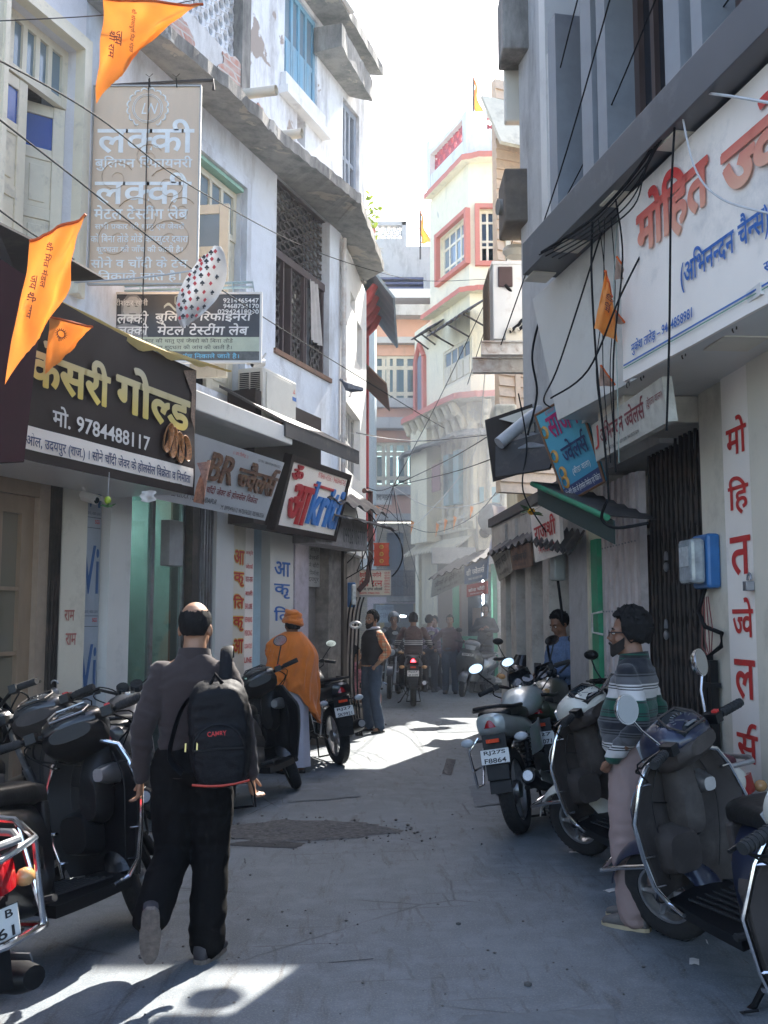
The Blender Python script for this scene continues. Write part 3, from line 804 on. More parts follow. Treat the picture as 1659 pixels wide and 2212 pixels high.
for(x0,x1,yt,yb)in((746,753,600,640),(757,767,598,680),(771,782,660,800)):
 a,b=uC(x0),uC(x1);holes.append((a,b,LC.px(x1,yb)[1],LC.px(x0,yt+30)[1]))
g0,g1=uC(746,950),uC(778,950);gzb,gzt=LC.px(778,1040)[1],LC.px(778,925)[1]+.12
holes.append((g0,g1,gzb,gzt))
mb=MB();mb.wall(LC,e_u0,e_u1,2.6,7.02,holes,-.35,0);mb.fbox(LC,LC.uy(14.6),e_u1,7.14,9.4,-.35,-.06);mb.build('side_wall',m_bright,h2)
mb=MB();mb.fbox(LC,e_u0,e_u1-.01,2.6,9.4,-2.5,-2.3);mb.fbox(LC,e_u1-.012,e_u1+.08,.1,9.4,-2.5,-.36);mb.fbox(L,uU-.01,uU+.1,7.14,H2TOP,-3,-.02);mb.build('end_wall',m_bright,h2)
for h in holes[:3]:window(LC,h[0],h[1],h[2],h[3],-.2,m_grey,m_glass,(),(.5,),h2,.03,.05,.03)
window(LC,g0,g1,gzb,gzt,-.1,m_grey,m_glass,(.2,.4,.6,.8),(.35,.5),h2,.06,.08,.07)
zb1=9.2
hp=lambda x,y,z:tuple(ground(x,y,z)[:2])+(0,)
window(L,by0,by1,7.25,byz,-.04,M('grey_blue_frame',(.30,.34,.40),.5),m_glass,(.3,.65),(.55,),h2,.08,.1,.06)
hu0,hu1=L.px(737,99,.4)[0],L.px(807,221,.4)[0]
slab('hood',[hp(737,99,9.2),hp(807,221,9.2)],[pl(L,hu0,0),pl(L,hu1,0)],zb1,zb1+.32,[m_slab,m_slabu],h2,.03)
tu1,zt1=L.px(828,164,.42)[0],9.75
q0_,q1_=hp(700,-60,9.75),hp(828,164,9.75)
slab('balcony_floor',[q0_,q1_],[pl(L,hu0-1.2,-.1),pl(L,tu1,-.1)],zt1,zt1+.14,[m_slab,m_slabu],h2,.02)
mb=MB();mb.hexa([V((q[0],q[1],z))+o for z in(zt1+.145,zt1+1.1)for q,o in((q0_,V()),(q1_,V()),(q1_,-L.n*.12),(q0_,-L.n*.12))]);mb.fbox(L,tu1-.1,tu1,zt1+.142,zt1+1.1,.0,.28);mb.build('balcony_parapet',m_bright,h2)
mb=MB();P=[L.w(uc-.02,z,.06)for z in(2.7,4,5.5,6.95)];mb.tube(P,.035,8)
for z in(3.3,4.1,4.9,5.7,6.5):mb.tube([L.w(uc-.02,z,.06),L.w(uc-.02,z+.05,.06)],.045,8)
mb.build('rain_pipe',m_rust,h2)
def upan(name,x0,x1,z0,z1,n0,n1,mat,par=h2):
 mb=MB();mb.fbox(L,u_at(x0),u_at(x1),z0,z1,n0,n1);return mb.build(name,mat,par)
upan('pillar',127,181,0,gz,-.25,.02,m_creamv)
film=upan('film_panel',183.5,225.5,0,gz,-.12,-.05,M('protective_film',(.34,.38,.44),.3,var=.05))
upan('pillar',227,273,0,gz,-.3,.04,m_acp)
mb=MB()
for zz in(.15,1.0,1.85,2.6):
 q=u_at(186);w_=u_at(224)-q
 letter(mb,'Vi',L.w(q-.12*0,zz,-.046),L.d,(0,0,1),w_*.95,.42,.016,mi=0)
 letter(mb,'SGS',L.w(q+w_*.66,zz+.61,-.046),L.d,(0,0,1),w_*.26,.035,.016,mi=1)
 letter(mb,'9001:2015 | 45001:2018',L.w(q,zz+.68,-.046),L.d,(0,0,1),w_*.95,.03,0,mi=2)
 mb.fbox(L,q,q+w_,zz+.66,zz+.664,-.047,-.046,2);mb.fbox(L,q,q+w_,zz+.57,zz+.574,-.047,-.046,2)
mb.build('film_print',[M('film_blue_ink',(.03,.10,.26),.35),m_redink,m_ink],film)
mb=MB()
for tx,xx,zz,ww,hh in(('राम',136,1.62,.13,.09),('राम',140,1.42,.14,.10),('राम',141,.95,.1,.09)):
 letter(mb,tx,L.w(u_at(xx),zz,.026),L.d,(0,0,1),ww,hh,.016,mi=0)
mb.build('chalk_scrawl',M('faded_red_chalk',(.45,.17,.14),.9),[o for o in h2.children if o.name.startswith('pillar')][0])
ga,gb=u_at(273),u_at(420)
win=window(L,ga,gb,.12,gz-.02,-.12,m_steel,m_gglass,(.52,),(),h2,.03,.06,.05,'shop_window')
mb=MB();mb.fbox(L,ga,gb,0,.12,-.3,0);mb.build('plinth',m_grey,h2)
mb=MB()
mb.fbox(L,ga-.3,gb+.3,0,gz,-1.7,-1.6);mb.fbox(L,ga-.32,ga-.3,0,gz,-1.6,-.2);mb.fbox(L,gb+.3,gb+.32,0,gz,-1.6,-.2);mb.fbox(L,ga-.3,gb+.3,.0,.1,-1.6,-.2);mb.fbox(L,ga-.3,gb+.3,gz-.04,gz-.02,-1.6,-.2)
mb.build('shop_interior',M('pale_teal_laminate',(.50,.62,.59),.4),h2)
mb=MB()
for z in(.95,1.35,1.75,2.15):mb.fbox(L,ga,gb+.2,z,z+.03,-1.58,-1.15)
mb.build('shelf',m_acp,h2)
mb=MB()
for z in(.98,1.38,1.78):
 for k in range(9):
  a=ga+.05+k*.16;hgt=random.uniform(.12,.26);mb.fbox(L,a,a+.13,z,z+hgt,-1.5,-1.3,k%3)
mb.build('shelf_stock',[M('grey_boxes',(.3,.3,.32),.5),M('blue_plastic_bags',(.1,.2,.4),.2),M('cream_boxes',(.5,.46,.4),.5)],h2)
mb=MB();mb.fbox(L,ga+.1,gb-.1,gz-.12,gz-.09,-1.3,-1.27);mb.build('shop_tube_light',m_tube,h2)
mb=MB();mb.fbox(L,ga,gb,.12,1.0,-.4,-.36);mb.build('frosted_counter',M('frosted_teal_board',(.20,.32,.31),.3),h2)
mb=MB();mb.fbox(L,u_at(365),u_at(395),2.15,2.6,-.11,.0);mb.build('fuse_box',M('grey_fuse_box',(.33,.33,.33),.5),h2,bevel=.01)
upan('jamb',420,435,0,gz,-.3,-.03,m_iron)
mb=MB();a,b=u_at(436),u_at(459)
for k in range(8):x=a+(b-a)*k/8;mb.fbox(L,x,x+(b-a)/8-.008,0,gz,-.14,-.02+.025*(k%2))
mb.build('folding_gate',m_steel,h2)
upan('pillar',461,499,0,gz,-.3,.03,m_acp)
ap=upan('sign_strip',504,533,.4,gz-.12,-.1,-.02,m_creamv)
ap2=upan('sign_strip',535,556,.4,gz-.12,-.1,-.05,m_vinyl)
def column_text(par,chars,x0,x1,ztop,zbot,n,mats,back=True,frac=.62,Fx=L,uf=None,name='lettering'):
 mb=MB();uf=uf or u_at;k=len(chars);a,b=uf(x0),uf(x1);dz=(ztop-zbot)/k;rv=Fx.d if Fx.n.x>0 else-Fx.d
 for i,c in enumerate(chars):
  wd_=abs(b-a)*.82;z=ztop-dz*(i+1)+dz*(1-frac)/2
  P=Fx.w(a,z,n)+rv*abs(b-a)*.09
  if back:
   for ox,oz in((-.012,0),(.012,0),(0,.012),(0,-.012)):letter(mb,c,P+rv*ox+V((0,0,oz))-Fx.n*.001,rv,(0,0,1),wd_,dz*frac,.016,mi=1)
  letter(mb,c,P+Fx.n*.002,rv,(0,0,1),wd_,dz*frac,.016,mi=0)
 return mb.build(name,mats,par)
column_text(ap,['आ','कृ','ति','कृ','आ'],505,532,L.px(518,1180)[1],L.px(518,1420)[1],-.014,[m_redink,M('amber_ink',(.7,.42,.05),.5)])
column_text(ap2,['आकृति','ज्वेलर्स','कान नाक','बाली','EAR LOBE','REPAIRING','PIERCING','OLD&ANTIQUE','LINE'],536,555,L.px(545,1180)[1],L.px(545,1440)[1],-.046,[m_redink],False,.4)
upan('shop_door',557,588,.1,gz-.1,-.7,-.66,glassy('dim_glass',(.05,.07,.075),.05))
ap3=upan('sign_strip',590,640,.3,gz-.05,-.16,-.04,m_acp)
column_text(ap3,['आ','कृ','ति'],594,636,L.px(615,1205)[1],L.px(615,1350)[1],-.036,[m_blueink],False,.66)
upan('pillar',641,670,0,gz,-.3,-.02,M('lilac_paint',(.45,.40,.46),.6,dirt=(.25,.22,.22),dirt_amt=.3))
mb=MB();a,b=u_at(671),u_at(733)
for k in range(5):mb.fbox(L,a,b,.1+k*.1,.1+k*.1+.085,-.2,-.13+.0)
mb.fbox(L,a,b,.1,2.7,-.2,-.16)
mb.build('roller_shutter',M('grey_shutter',(.24,.23,.23),.5,.3,dirt=(.12,.1,.09),dirt_amt=.4),h2)
ap4=upan('sign_strip',672,706,2.05,2.62,-.12,-.1,M('grey_board',(.4,.38,.36),.6))
mb=MB()
for k in range(5):letter(mb,('श्री आकृति','ज्वेलर्स','सोने चाँदी','के निर्माता','उदयपुर')[k],L.w(u_at(675),2.5-k*.1,-.098),L.d,(0,0,1),u_at(703)-u_at(675),.07,0)
mb.build('lettering',m_ink,ap4)
upan('pillar',734,741,0,2.75,-.5,.06,m_darkwood)
mb=MB();mb.fbox(L,uc-.42,uc+.0,0,2.75,-.5,.03);mb.fbox(LC,e_u0,e_u1,0,2.6,-.4,-.1);mb.fbox(LC,e_u0,e_u1,.0,.3,-.1,.06);mb.build('corner_wall',M('sooty_plaster',(.23,.2,.18),.9,bmp=.4,var=.3,dirt=(.08,.07,.06),dirt_amt=.5),h2)
mb=MB();mb.fbox(L,ub,uc,gz,3.3,-3.0,-.01);mb.fbox(L,ub,uc,0,gz,-1.9,-1.75);mb.build('lintel',m_acp,h2)
#  frames and sign helpers
def frame(o,d,n=None):
 F=Facade.__new__(Facade);F.o=V((o[0],o[1],0));F.d=V((d[0],d[1],0)).normalized()
 F.n=V((F.d.y,-F.d.x,0));return F
def rt(F):return V((0,0,1)).cross(F.n)
def ptext(mb,text,F,n,x0,y0,x1,yt,weight=.016,depth=0,mi=0,slant=0):
 """lettering lying on plane F (offset n): left-bottom, right edge and top read on that plane"""
 u0,z0=F.px(x0,y0,n);u1,_=F.px(x1,y0,n);_,zt=F.px(x0,yt,n)
 letter(mb,text,F.w(u0,z0,n),rt(F),(0,0,1),abs(u1-u0),zt-z0,weight,depth,mi,slant)
def ppoly(mb,F,n,pts,th=.003,mi=0):
 q=[F.px(x,y,n)for x,y in pts];k=len(q)
 mb.add([F.w(u,z,n)for u,z in q]+[F.w(u,z,n+th)for u,z in q],[tuple(range(k)),tuple(range(k,2*k))]+[(i,(i+1)%k,k+(i+1)%k,k+i)for i in range(k)],mi)
def board(name,F,n,x0,y0,x1,yt,th,mat,label,cat,group=None,frame_mat=None,fw=.03):
 """upright sign board: root + panel (+ frame); x0,y0 lower-left, x1 right, yt top at left"""
 u0,z0=F.px(x0,y0,n);u1,_=F.px(x1,y0,n);_,zt=F.px(x0,yt,n)
 a,b=min(u0,u1),max(u0,u1)
 r=root(name,F.w((a+b)/2,z0,n),label,cat,group)
 mb=MB();mb.fbox(F,a,b,z0,zt,n-th,n-.002);p=mb.build('panel',mat,r,bevel=.003)
 if frame_mat:
  f=MB();f.fbox(F,a-fw,a,z0-fw,zt+fw,n-th,n+.012);f.fbox(F,b,b+fw,z0-fw,zt+fw,n-th,n+.012);f.fbox(F,a,b,z0-fw,z0,n-th,n+.01);f.fbox(F,a,b,zt,zt+fw,n-th,n+.01)
  f.build('frame',frame_mat,r)
 return r,a,b,z0,zt
#  LEFT SIGNS
Y1=8.4;FH=frame((0,Y1),(1,0))
hr,a,b,z0,zt=board('hanging_hoarding',FH,0,191,612,424,187,.03,m_tan,'faded tan hoarding hanging from a pole beside the cream doors','sign',frame_mat=M('grey_tin_edge',(.45,.44,.42),.5,.3),fw=.012)
mb=MB()
for tx,x0,y0,x1,yt,w in(('लक्की',209,331,419,257,.016),('बुलियन रिफायनरी',204,369,415,336,.016),('लक्की',203,442,413,372,.016),('मेटल टेस्टींग लेब',202,474,406,443,.016),('सभी प्रकार की धातु एवं जेवरों',204,499,398,480,.016),('को बिना तोडे मोडे कम्प्युटर द्वारा',195,529,406,504,.016),('शुद्धता की जाँच की जाती है।',208,549,394,529,.016),('सोने व चाँदी के टंच',195,580,405,554,.016),('निकाले जाते है।',211,609,390,583,.016)):
 ptext(mb,tx,FH,.002,x0,y0,x1,yt,w)
ptext(mb,'LN',FH,.002,305,246,335,222,0,slant=.25)
mb.build('lettering',M('pale_print',(.93,.90,.86),.5),hr)
mb=MB()
cu,czz=FH.px(319,234)
for rr in(.118,.132):mb.tube([FH.w(cu+rr*math.cos(w),czz+rr*math.sin(w),.003)for w in[2*math.pi*k/40 for k in range(40)]],.0035,4,closed=True)
for sx in(-1,1):
 for k in range(7):
  w=R(-62+k*22);c0=V((cu+sx*.165*math.cos(w),czz+.165*math.sin(w),0))
  mb.tube([FH.w(c0.x+sx*.028*t*math.cos(w+1.2*t)*1.3,c0.y+.03*t*math.sin(w+1.2*t)*1.4,.003)for t in(0,.4,.8,1.2,1.5)],[.004,.008,.009,.007,.002],5)
mb.build('crest',M('pale_print',(.66,.58,.48)),hr)
mb=MB()
for(x,y,s,h)in((250,385,.16,1),(300,470,.2,-1),(365,400,.17,-1),(250,520,.2,1),(370,520,.2,-1),(320,340,.13,1),(390,455,.13,1)):
 u,z=FH.px(x,y);mb.tube([FH.w(u+h*s*(1-t*.85)*math.cos(t*9+.5),z+s*(1-t*.85)*math.sin(t*9+.5),.001)for t in[k/26 for k in range(27)]],[.012*(1-k/34)for k in range(27)],4,flat=.1)
mb.build('scrollwork',M('ghost_print',(.60,.48,.38),.5),hr)
pr=root('sign_pole',L.w(u_at(158,183),L.px(158,183)[1],0),'thin rusty pole that carries the tan hoarding','pole')
zz=zt+.06
mb=MB();P0=V((FH.px(152,184)[0]-.25,Y1+.15,zz));P1=V((FH.px(461,184)[0],Y1,zz));mb.tube([P0,P1,P1+V((0,0,-.09))],.016,8);mb.build('bar',m_iron,pr)
mb=MB()
for x in(230,322,380):u=FH.px(x,190)[0];mb.tube([V((u,Y1,zz+.02)),V((u+.01,Y1-.01,zz-.07))],.006,5);mb.tube([V((u-.03,Y1-.01,zz+.05)),V((u,Y1,zz+.03)),V((u+.03,Y1,zz+.06))],.003,4)
mb.tube([V((FH.px(322,190)[0]+.003*math.sin(k*2.1),Y1-.02,zz-k*.36))for k in range(9)],.0045,5)
mb.build('tie_wire',m_wire,pr)
Y2=8.85;FK=frame((0,Y2),(1,0))
kr,a,b,z0,zt=board('hanging_signboard',FK,0,232,779,560,636,.03,M('charcoal_print',(.035,.037,.045),.4),'black and pale green jewellery testing signboard under the tan hoarding','sign',frame_mat=m_acp,fw=.02)
mb=MB();ppoly(mb,FK,.0005,[(232,759),(560,759),(560,728),(232,728)],.001,0);mb.build('pale_band',M('pale_green_print',(.52,.57,.44),.5),kr)
mb=MB();ppoly(mb,FK,.0005,[(232,779),(560,779),(560,760),(232,760)],.001,0);mb.build('grey_band',M('worn_grey_print',(.13,.135,.13),.6,var=.35,scale=20),kr)
mb=MB()
for tx,x0,y0,x1,yt,w,mi in(('गौरीशंकर सोनी',237,660,319,645,0,0),('लक्की',251,699,318,671,.016,0),('बुलियन रिफाइनरी',333,699,541,671,.016,0),('लक्की',253,724,318,698,.016,0),('मेटल टेस्टींग लेब',338,724,535,698,.016,0),('9214465447',482,654,559,644,.016,0),('9468754170',482,666,559,656,.016,0),('02942410090',470,678,559,668,.016,0),('सभी प्रकार की धातु एवं जेवरो को बिना तोडे',274,743,503,730,0,1),('कम्प्युटर द्वारा शुद्धता की जांच की जाती है।',277,757,500,744,0,1),('सोने चाँदी का मेन्युल टंच निकाले जाते है।',262,777,516,762,.016,2),('L.B.R',380,664,410,652,0,3)):
 ptext(mb,tx,FK,.003,x0,y0,x1,yt,w,0,mi,.12 if mi==0 and yt>660 and x0<470 else 0)
mb.build('lettering',[m_whiteink,m_ink,M('sky_blue_ink',(.18,.5,.68),.5),M('pale_grey_ink',(.45,.48,.45),.5)],kr)
mb=MB();u,z=FK.px(395,655)
mb.tube([FK.w(u+q[0],z+q[1],.004)for q in((-.07,.06),(-.0,.085),(.07,.06),(.07,0),(0,-.085),(-.07,0),(-.07,.06))],.005,4);mb.sheet(lambda p,q:FK.w(u-.17+p*.2,z-.05+.03*math.sin(p*8)+q*.025,.003),12,2,.001);mb.build('emblem',M('pale_grey_ink',(.45,.48,.45)),kr)
mb=MB()
for pts,mi in(([(235,728),(238,715),(252,703),(272,698),(300,704),(316,715),(319,728)],1),([(268,652),(280,641),(294,641),(304,650),(306,672),(298,688),(285,694),(272,688),(266,672)],0),([(262,690),(262,655),(275,636.5),(296,636.5),(308,650),(306,658),(294,645),(280,645),(270,656),(268,690)],1)):
 ppoly(mb,FK,.0008+.0004*(1-mi),pts,.0006,mi)
for pts in([(275,661),(281,660),(281,662),(275,663)],[(291,660),(297,661),(297,663),(291,662)],[(278,677),(294,677),(290,682),(282,682)],[(272,655),(281,655),(281,657),(272,658)],[(290,655),(299,656),(299,658),(290,657)]):ppoly(mb,FK,.0024,pts,.0004,2)
mb.build('portrait',[M('print_grey_light',(.42,.42,.42),.5),M('print_grey_mid',(.23,.23,.24),.5,var=.3),M('print_grey_dark',(.05,.05,.05),.5)],kr)
mb=MB();za=zt+.07
for dz in(0,.045):mb.tube([V((FK.px(172,636)[0],Y2+.15,za+dz)),V((FK.px(546,628)[0],Y2,za+dz))],.012,6)
for x in(300,410,500,545):u=FK.px(x,640)[0];mb.tube([V((u,Y2,za+.05)),V((u+.02,Y2,zt))],.006,5)
tag(mb.build('sign_bracket',M('pale_blue_steel',(.32,.46,.52),.5,.2,dirt=(.3,.15,.08),dirt_amt=.3)),'pale blue rusty bracket bar above the black and green signboard','bracket')
NK=.85
kb_u0,kb_z0=L.px(50,991,NK);kb_u1,_=L.px(419,1063,NK)
zr=L.px(424,800,NK)[1];kb_u0-=.3
kz=kb_z0;kt=zr
kr2=root('shop_signboard',L.w((kb_u0+kb_u1)/2,kz,NK),'dark brown shop banner with big golden lettering and a torn end','sign')
mb=MB();mb.sheet(lambda p,q:L.w(kb_u0+(kb_u1-kb_u0)*p,kz+(kt-kz)*q+(.12*(1-p)**2)*q,NK+.012*noise.noise(V((p*7,q*3,0)))),40,14,.012)
mb.build('panel',m_brownv,kr2)
mb=MB();mb.fbox(L,kb_u0,kb_u1-.05,kz+.01,kt-.03,.1,NK-.06);mb.build('box',m_acp,kr2)
hb=L.px(55,930,NK)[1]-L.px(55,985,NK)[1]
mb=MB();mb.sheet(lambda p,q:L.w(kb_u0+(kb_u1-.03-kb_u0)*p,kz+.07+(hb-.01)*q,NK+.012*noise.noise(V((p*7,q*.8,0)))+.004),40,3,.002);mb.build('white_strip',m_vinyl,kr2)
mb=MB();nk=NK+.018
zl=kz+(kt-kz)
for tx,x0,y0,x1,yt,mi,w in(('केसरी',60,826,238,722,0,.032),('गोल्ड',250,884,410,778,0,.032),('मो. 9784488117',113,918,325,872,1,.016),('ओल, उदयपुर (राज.) । सोने चाँदी जेवर के होलसेल विक्रेता व निर्माता',56,968,413,931,2,.016)):
 ptext(mb,tx,L,nk,x0,y0,x1,yt,w,0,mi)
mb.build('lettering',[gradz('gold_print',(.72,.52,.02),(.55,.52,.44),.45,1.0),m_silver,m_navy],kr2)
mb=MB()
for i,(x,y,w,h)in enumerate(((362,945,.045,.12),(372,955,.05,.12),(386,966,.05,.12),(400,968,.06,.1))):
 u,z=L.px(x,y,nk);rot=R(-20+14*i)
 mb.tube([L.w(u+w*math.cos(q)*math.cos(rot)-h*math.sin(q)*math.sin(rot),z+w*math.cos(q)*math.sin(rot)+h*math.sin(q)*math.cos(rot),nk)for q in[2*math.pi*k/24 for k in range(24)]],.026,5,closed=True,flat=.15)
mb.build('bangle_print',M('bangle_print',(.5,.22,.08),.4,var=.6,scale=60),kr2)
mb=MB();ppoly(mb,L,NK+.014,[(396,800),(423,800),(420,930),(412,900),(414,850),(404,822)],.002);mb.build('arch_print',M('ornate_brown_print',(.16,.085,.05),.45,var=.8,scale=70),kr2)
mb=MB();uT,zT=L.px(416,1000,NK);mb.sheet(lambda p,q:L.w(uT+.16*p*(1-.4*q)+.02,zT-.36*q+.05*p,NK+.03+.08*math.sin(p*3+q*2)),8,10,.003);mb.build('torn_flap',M('torn_banner_back',(.30,.14,.09),.4,var=.5,scale=30),kr2)
P=[at(85,640,6.9),at(160,665,7.1),at(300,735,7.7),at(400,775,8.2),at(500,800,8.75)]
def tarp(p,q):
 i=min(int(p*4),3);a=P[i].lerp(P[i+1],p*4-i);bck=a-L.n*(.5*(1-p*.7))+V((0,0,.22*(1-p)+.05))
 if q>.5:return a.lerp(bck,(q-.5)*2)+V((0,0,.03*noise.noise(V((p*9,q*4,2)))))
 u=L.uy(a.y);c=V((a.x,a.y,a.z-.12*(1-p)-.02*math.sin(p*40)))
 return c.lerp(a,q*2)
mb=MB();mb.sheet(tarp,40,10,.004)
tag(mb.build('tarpaulin',M('yellow_tarpaulin',(.62,.48,.17),.55,var=.15,scale=5,bmp=.1)),'sagging yellow tarpaulin strip over the brown golden-lettered banner','tarpaulin')
FM=frame((0,5.75),(1,0))
mr=root('sign_box',at(-30,1000,5.75),'plain dark maroon sign box beside the golden-lettered banner','sign box')
mb=MB();q=[FM.px(*p)for p in((-190,1008),(52,996),(94,622),(-190,430))]
mb.add([FM.w(u,z,0)for u,z in q]+[FM.w(u-.02,z,-.05)for u,z in q],[(0,1,2,3),(7,6,5,4),(0,4,5,1),(1,5,6,2),(2,6,7,3),(3,7,4,0)]);mb.build('panel',m_maroon,mr)
mb=MB();q=[at(-190,440,5.7),at(-10,480,5.6),at(150,560,6.3),at(230,606,6.9),at(120,608,6.9),at(40,605,6.6),at(-190,540,6.6)]
mb.add(q+[p+V((0,0,.015))for p in q],[tuple(range(7)),tuple(range(7,14))]+[(i,(i+1)%7,7+(i+1)%7,7+i)for i in range(7)]);mb.build('cover_sheet',m_roofdark,mr)
NR=.62
def tiltboard(name,F,n0,n1,x0,y0,x1,yt,th,mat,label,cat,rims=None,rim=.05):
 u0,z0=F.px(x0,y0,n0);u1,_=F.px(x1,y0,n0);_,zt=F.px(x0,yt,n1)
 a,b=min(u0,u1),max(u0,u1);r=root(name,F.w((a+b)/2,z0,n0),label,cat)
 up=(F.n*(n1-n0)+V((0,0,zt-z0)));H=up.length;up.normalize();o=rt(F);out=o.cross(up)
 P0=F.w(a if o.dot(F.d)>0 else b,z0,n0)
 T=Matrix(((o.x,up.x,out.x,P0.x),(o.y,up.y,out.y,P0.y),(o.z,up.z,out.z,P0.z),(0,0,0,1)))
 wd=b-a
 mb=MB();mb.box((0,0,-th),(wd,H,0),0,T);mb.build('panel',mat,r)
 if rims:
  mb=MB();mb.box((-rim,-rim,-th-.03),(0,H+rim,.02),0,T);mb.box((wd,-rim,-th-.03),(wd+rim,H+rim,.02),0,T);mb.box((0,-rim,-th-.03),(wd,0,.02),0,T);mb.box((0,H,-th-.03),(wd,H+rim,.02),0,T);mb.build('frame',rims,r)
 def tx(mb,s,fx0,fy0,fx1,fy1,w=.016,dep=0,mi=0,off=.003,slant=0):
  letter(mb,s,T@V((wd*fx0,H*fy0,off)),o,up,wd*(fx1-fx0),H*(fy1-fy0),w,dep,mi,slant)
 return r,tx,T,wd,H
rr,tx,T,wd,H=tiltboard('shop_signboard',L,.5,.72,325,1076,573,905,.05,M('silver_panel',(.50,.51,.53),.35,.1,var=.06,scale=3),'silver jeweller signboard with raised wood-brown letters beside the brown banner','sign')
mb=MB();tx(mb,'BR',.34,.42,.56,.84,.016,.02,0);tx(mb,'ज्वैलर्स',.60,.40,.97,.86,.016,.03,0);mb.build('raised_letters',M('wood_print_letters',(.13,.06,.04),.35,var=.9,scale=16,stretch=.4,dirt=(.36,.2,.1),dirt_amt=.5),rr)
mb=MB();tx(mb,'।। जय जिनेन्द्र ।।',.5,.88,.64,.95,0,0,1);tx(mb,'GSTIN : 08AATFJ4170H1ZZ',.74,.88,.97,.93,0,0,0);tx(mb,'सोने चाँदी जेवर के होलसेल विक्रेता',.3,.22,.86,.36,.016,0,2);tx(mb,'CHARPOLE, CLOCK TOWER-UDAIPUR',.02,.08,.5,.17,0,0,0);tx(mb,'M. 8890496612, 9672076520, 7829863556',.55,.03,.97,.11,.0,0,0)
mb.build('lettering',[m_ink,m_redink,M('dark_red_ink',(.20,.02,.03),.5)],rr)
fa,fb=L.px(426,868,.78)[0],L.px(632,962,.78)[0];fz=L.px(632,962,.78)[1]
mb=MB();mb.fbox(L,kb_u1-.4,fb,fz,fz+.18,0,.78);mb.build('fascia',m_acp,h2,bevel=.01)
ar,tx,T,wd,H=tiltboard('shop_signboard',L,.42,.60,598,1133,721,985,.05,m_vinyl,'white sign with raised red and blue letters in a dark brown surround','sign',m_brownv,.07)
mb=MB();tx(mb,'ॐ',.03,.74,.2,.98,.016,.02,0);tx(mb,'आ',.06,.06,.4,.70,.016,.03,0,.003,.12);tx(mb,'kriti',.42,.10,.96,.82,.016,.03,1,.003,.12);mb.box((wd*.42,H*.73,.003),(wd*.8,H*.77,.03),0,T);tx(mb,'9784614356 / 9460445745',.46,.88,.98,.97,0,0,2)
mb.build('raised_letters',[M('red_acrylic',(.45,.02,.03),.3),M('blue_acrylic',(.03,.17,.5),.3),m_redink],ar)
wr=root('awning',L.w(L.px(690,960,.5)[0],L.px(690,960,.5)[1],0),'dark brown metal awning above the red and blue lettered sign','awning')
ua,ub_=L.px(618,900,.8)[0],L.px(776,975,.8)[0];za=L.px(776,975,.8)[1]
mb=MB();q=[L.w(ua,za+.45,0),L.w(ub_,za+.45,0),L.w(ub_,za,.8),L.w(ua,za,.8)];mb.hexa([p-V((0,0,.03))for p in q]+q);mb.hexa([p-V((0,0,.16))for p in(q[2],q[3])]+[p-V((0,0,.16))-L.n*.02 for p in(q[3],q[2])]+[q[2]+V((0,0,.002)),q[3]+V((0,0,.002)),q[3]-L.n*.02,q[2]-L.n*.02]);mb.build('sheet',m_roofdark,wr)
mb=MB();mb.fbox(L,fb-.02,ub_-.12,2.65,za+.42,.0,.34);mb.build('backing',m_brownv,wr)
def ac_unit(name,F,u0,u1,z0,z1,n0,n1,label,group=None):
 r=root(name,F.w((u0+u1)/2,z0,n0),label,'air conditioner',group)
 mb=MB();mb.fbox(F,u0,u1,z0,z1,n0,n1);mb.build('casing',M('ac_beige',(.60,.58,.52),.4,var=.05,dirt=(.35,.3,.25),dirt_amt=.2),r,bevel=.02)
 return r
AY=10.9;au0,au1=L.uy(AY),L.uy(AY)+.84
az0,az1=L.px(553,903,.33)[1],L.px(553,786,.33)[1]
acr=ac_unit('ac_outdoor_unit',L,au0,au1,az0,az1,.04,.36,'beige outdoor AC unit on a rusty bracket under the lattice screen')
mb=MB()
for k in range(22):
 z=az0+.07+(az1-az0-.12)*k/22
 for(na,nb)in((.07,.185),(.205,.32)):
  q=[L.w(au0-.003,z,na),L.w(au0-.003,z,nb),L.w(au0-.003,z+.013,nb),L.w(au0-.003,z+.013,na)]
  mb.hexa([p-L.d*.004 for p in(q[0],q[1])]+[q[1],q[0]]+[p-L.d*.004 for p in(q[3],q[2])]+[q[2],q[3]])
mb.build('side_grille',m_void,acr)
mb=MB();mb.fbox(L,au0+.06,au1-.14,az0+.04,az1-.05,.362,.372);mb.build('front_panel',M('ac_beige',(.6,.58,.52)),acr,bevel=.004)
mb=MB();uq,zq=au1-.12,az1-.13
for k in range(3):
 w=R(90+120*k);c=V((.018*math.cos(w),.018*math.sin(w),0));e=V((math.cos(w),math.sin(w),0))*.018;s_=V((-math.sin(w),math.cos(w),0))*.010
 q=[V((0,0,0)),e*.9+s_,e*1.9,e*.9-s_];mb.add([L.w(uq+.05+p.x,zq+p.y,.3635)for p in q],[(0,1,2,3)],0)
mb.fbox(L,uq+.01,uq+.11,zq-.1,zq-.055,.361,.3635,1);mb.build('badge',[m_redink,m_blueink],acr)
mb=MB()
for u in(au0+.08,au1-.12):mb.fbox(L,u,u+.05,az0-.07,az0-.005,0,.55);mb.fbox(L,u,u+.05,az0-.3,az0-.07,.0,.05)
mb.fbox(L,au0-.05,au1+.1,az0-.12,az0-.07,.48,.54)
tag(mb.build('wall_bracket',M('rust_brown_steel',(.14,.06,.04),.6,.2,dirt=(.25,.14,.08),dirt_amt=.3)),'rust brown steel bracket under the beige AC unit','bracket')
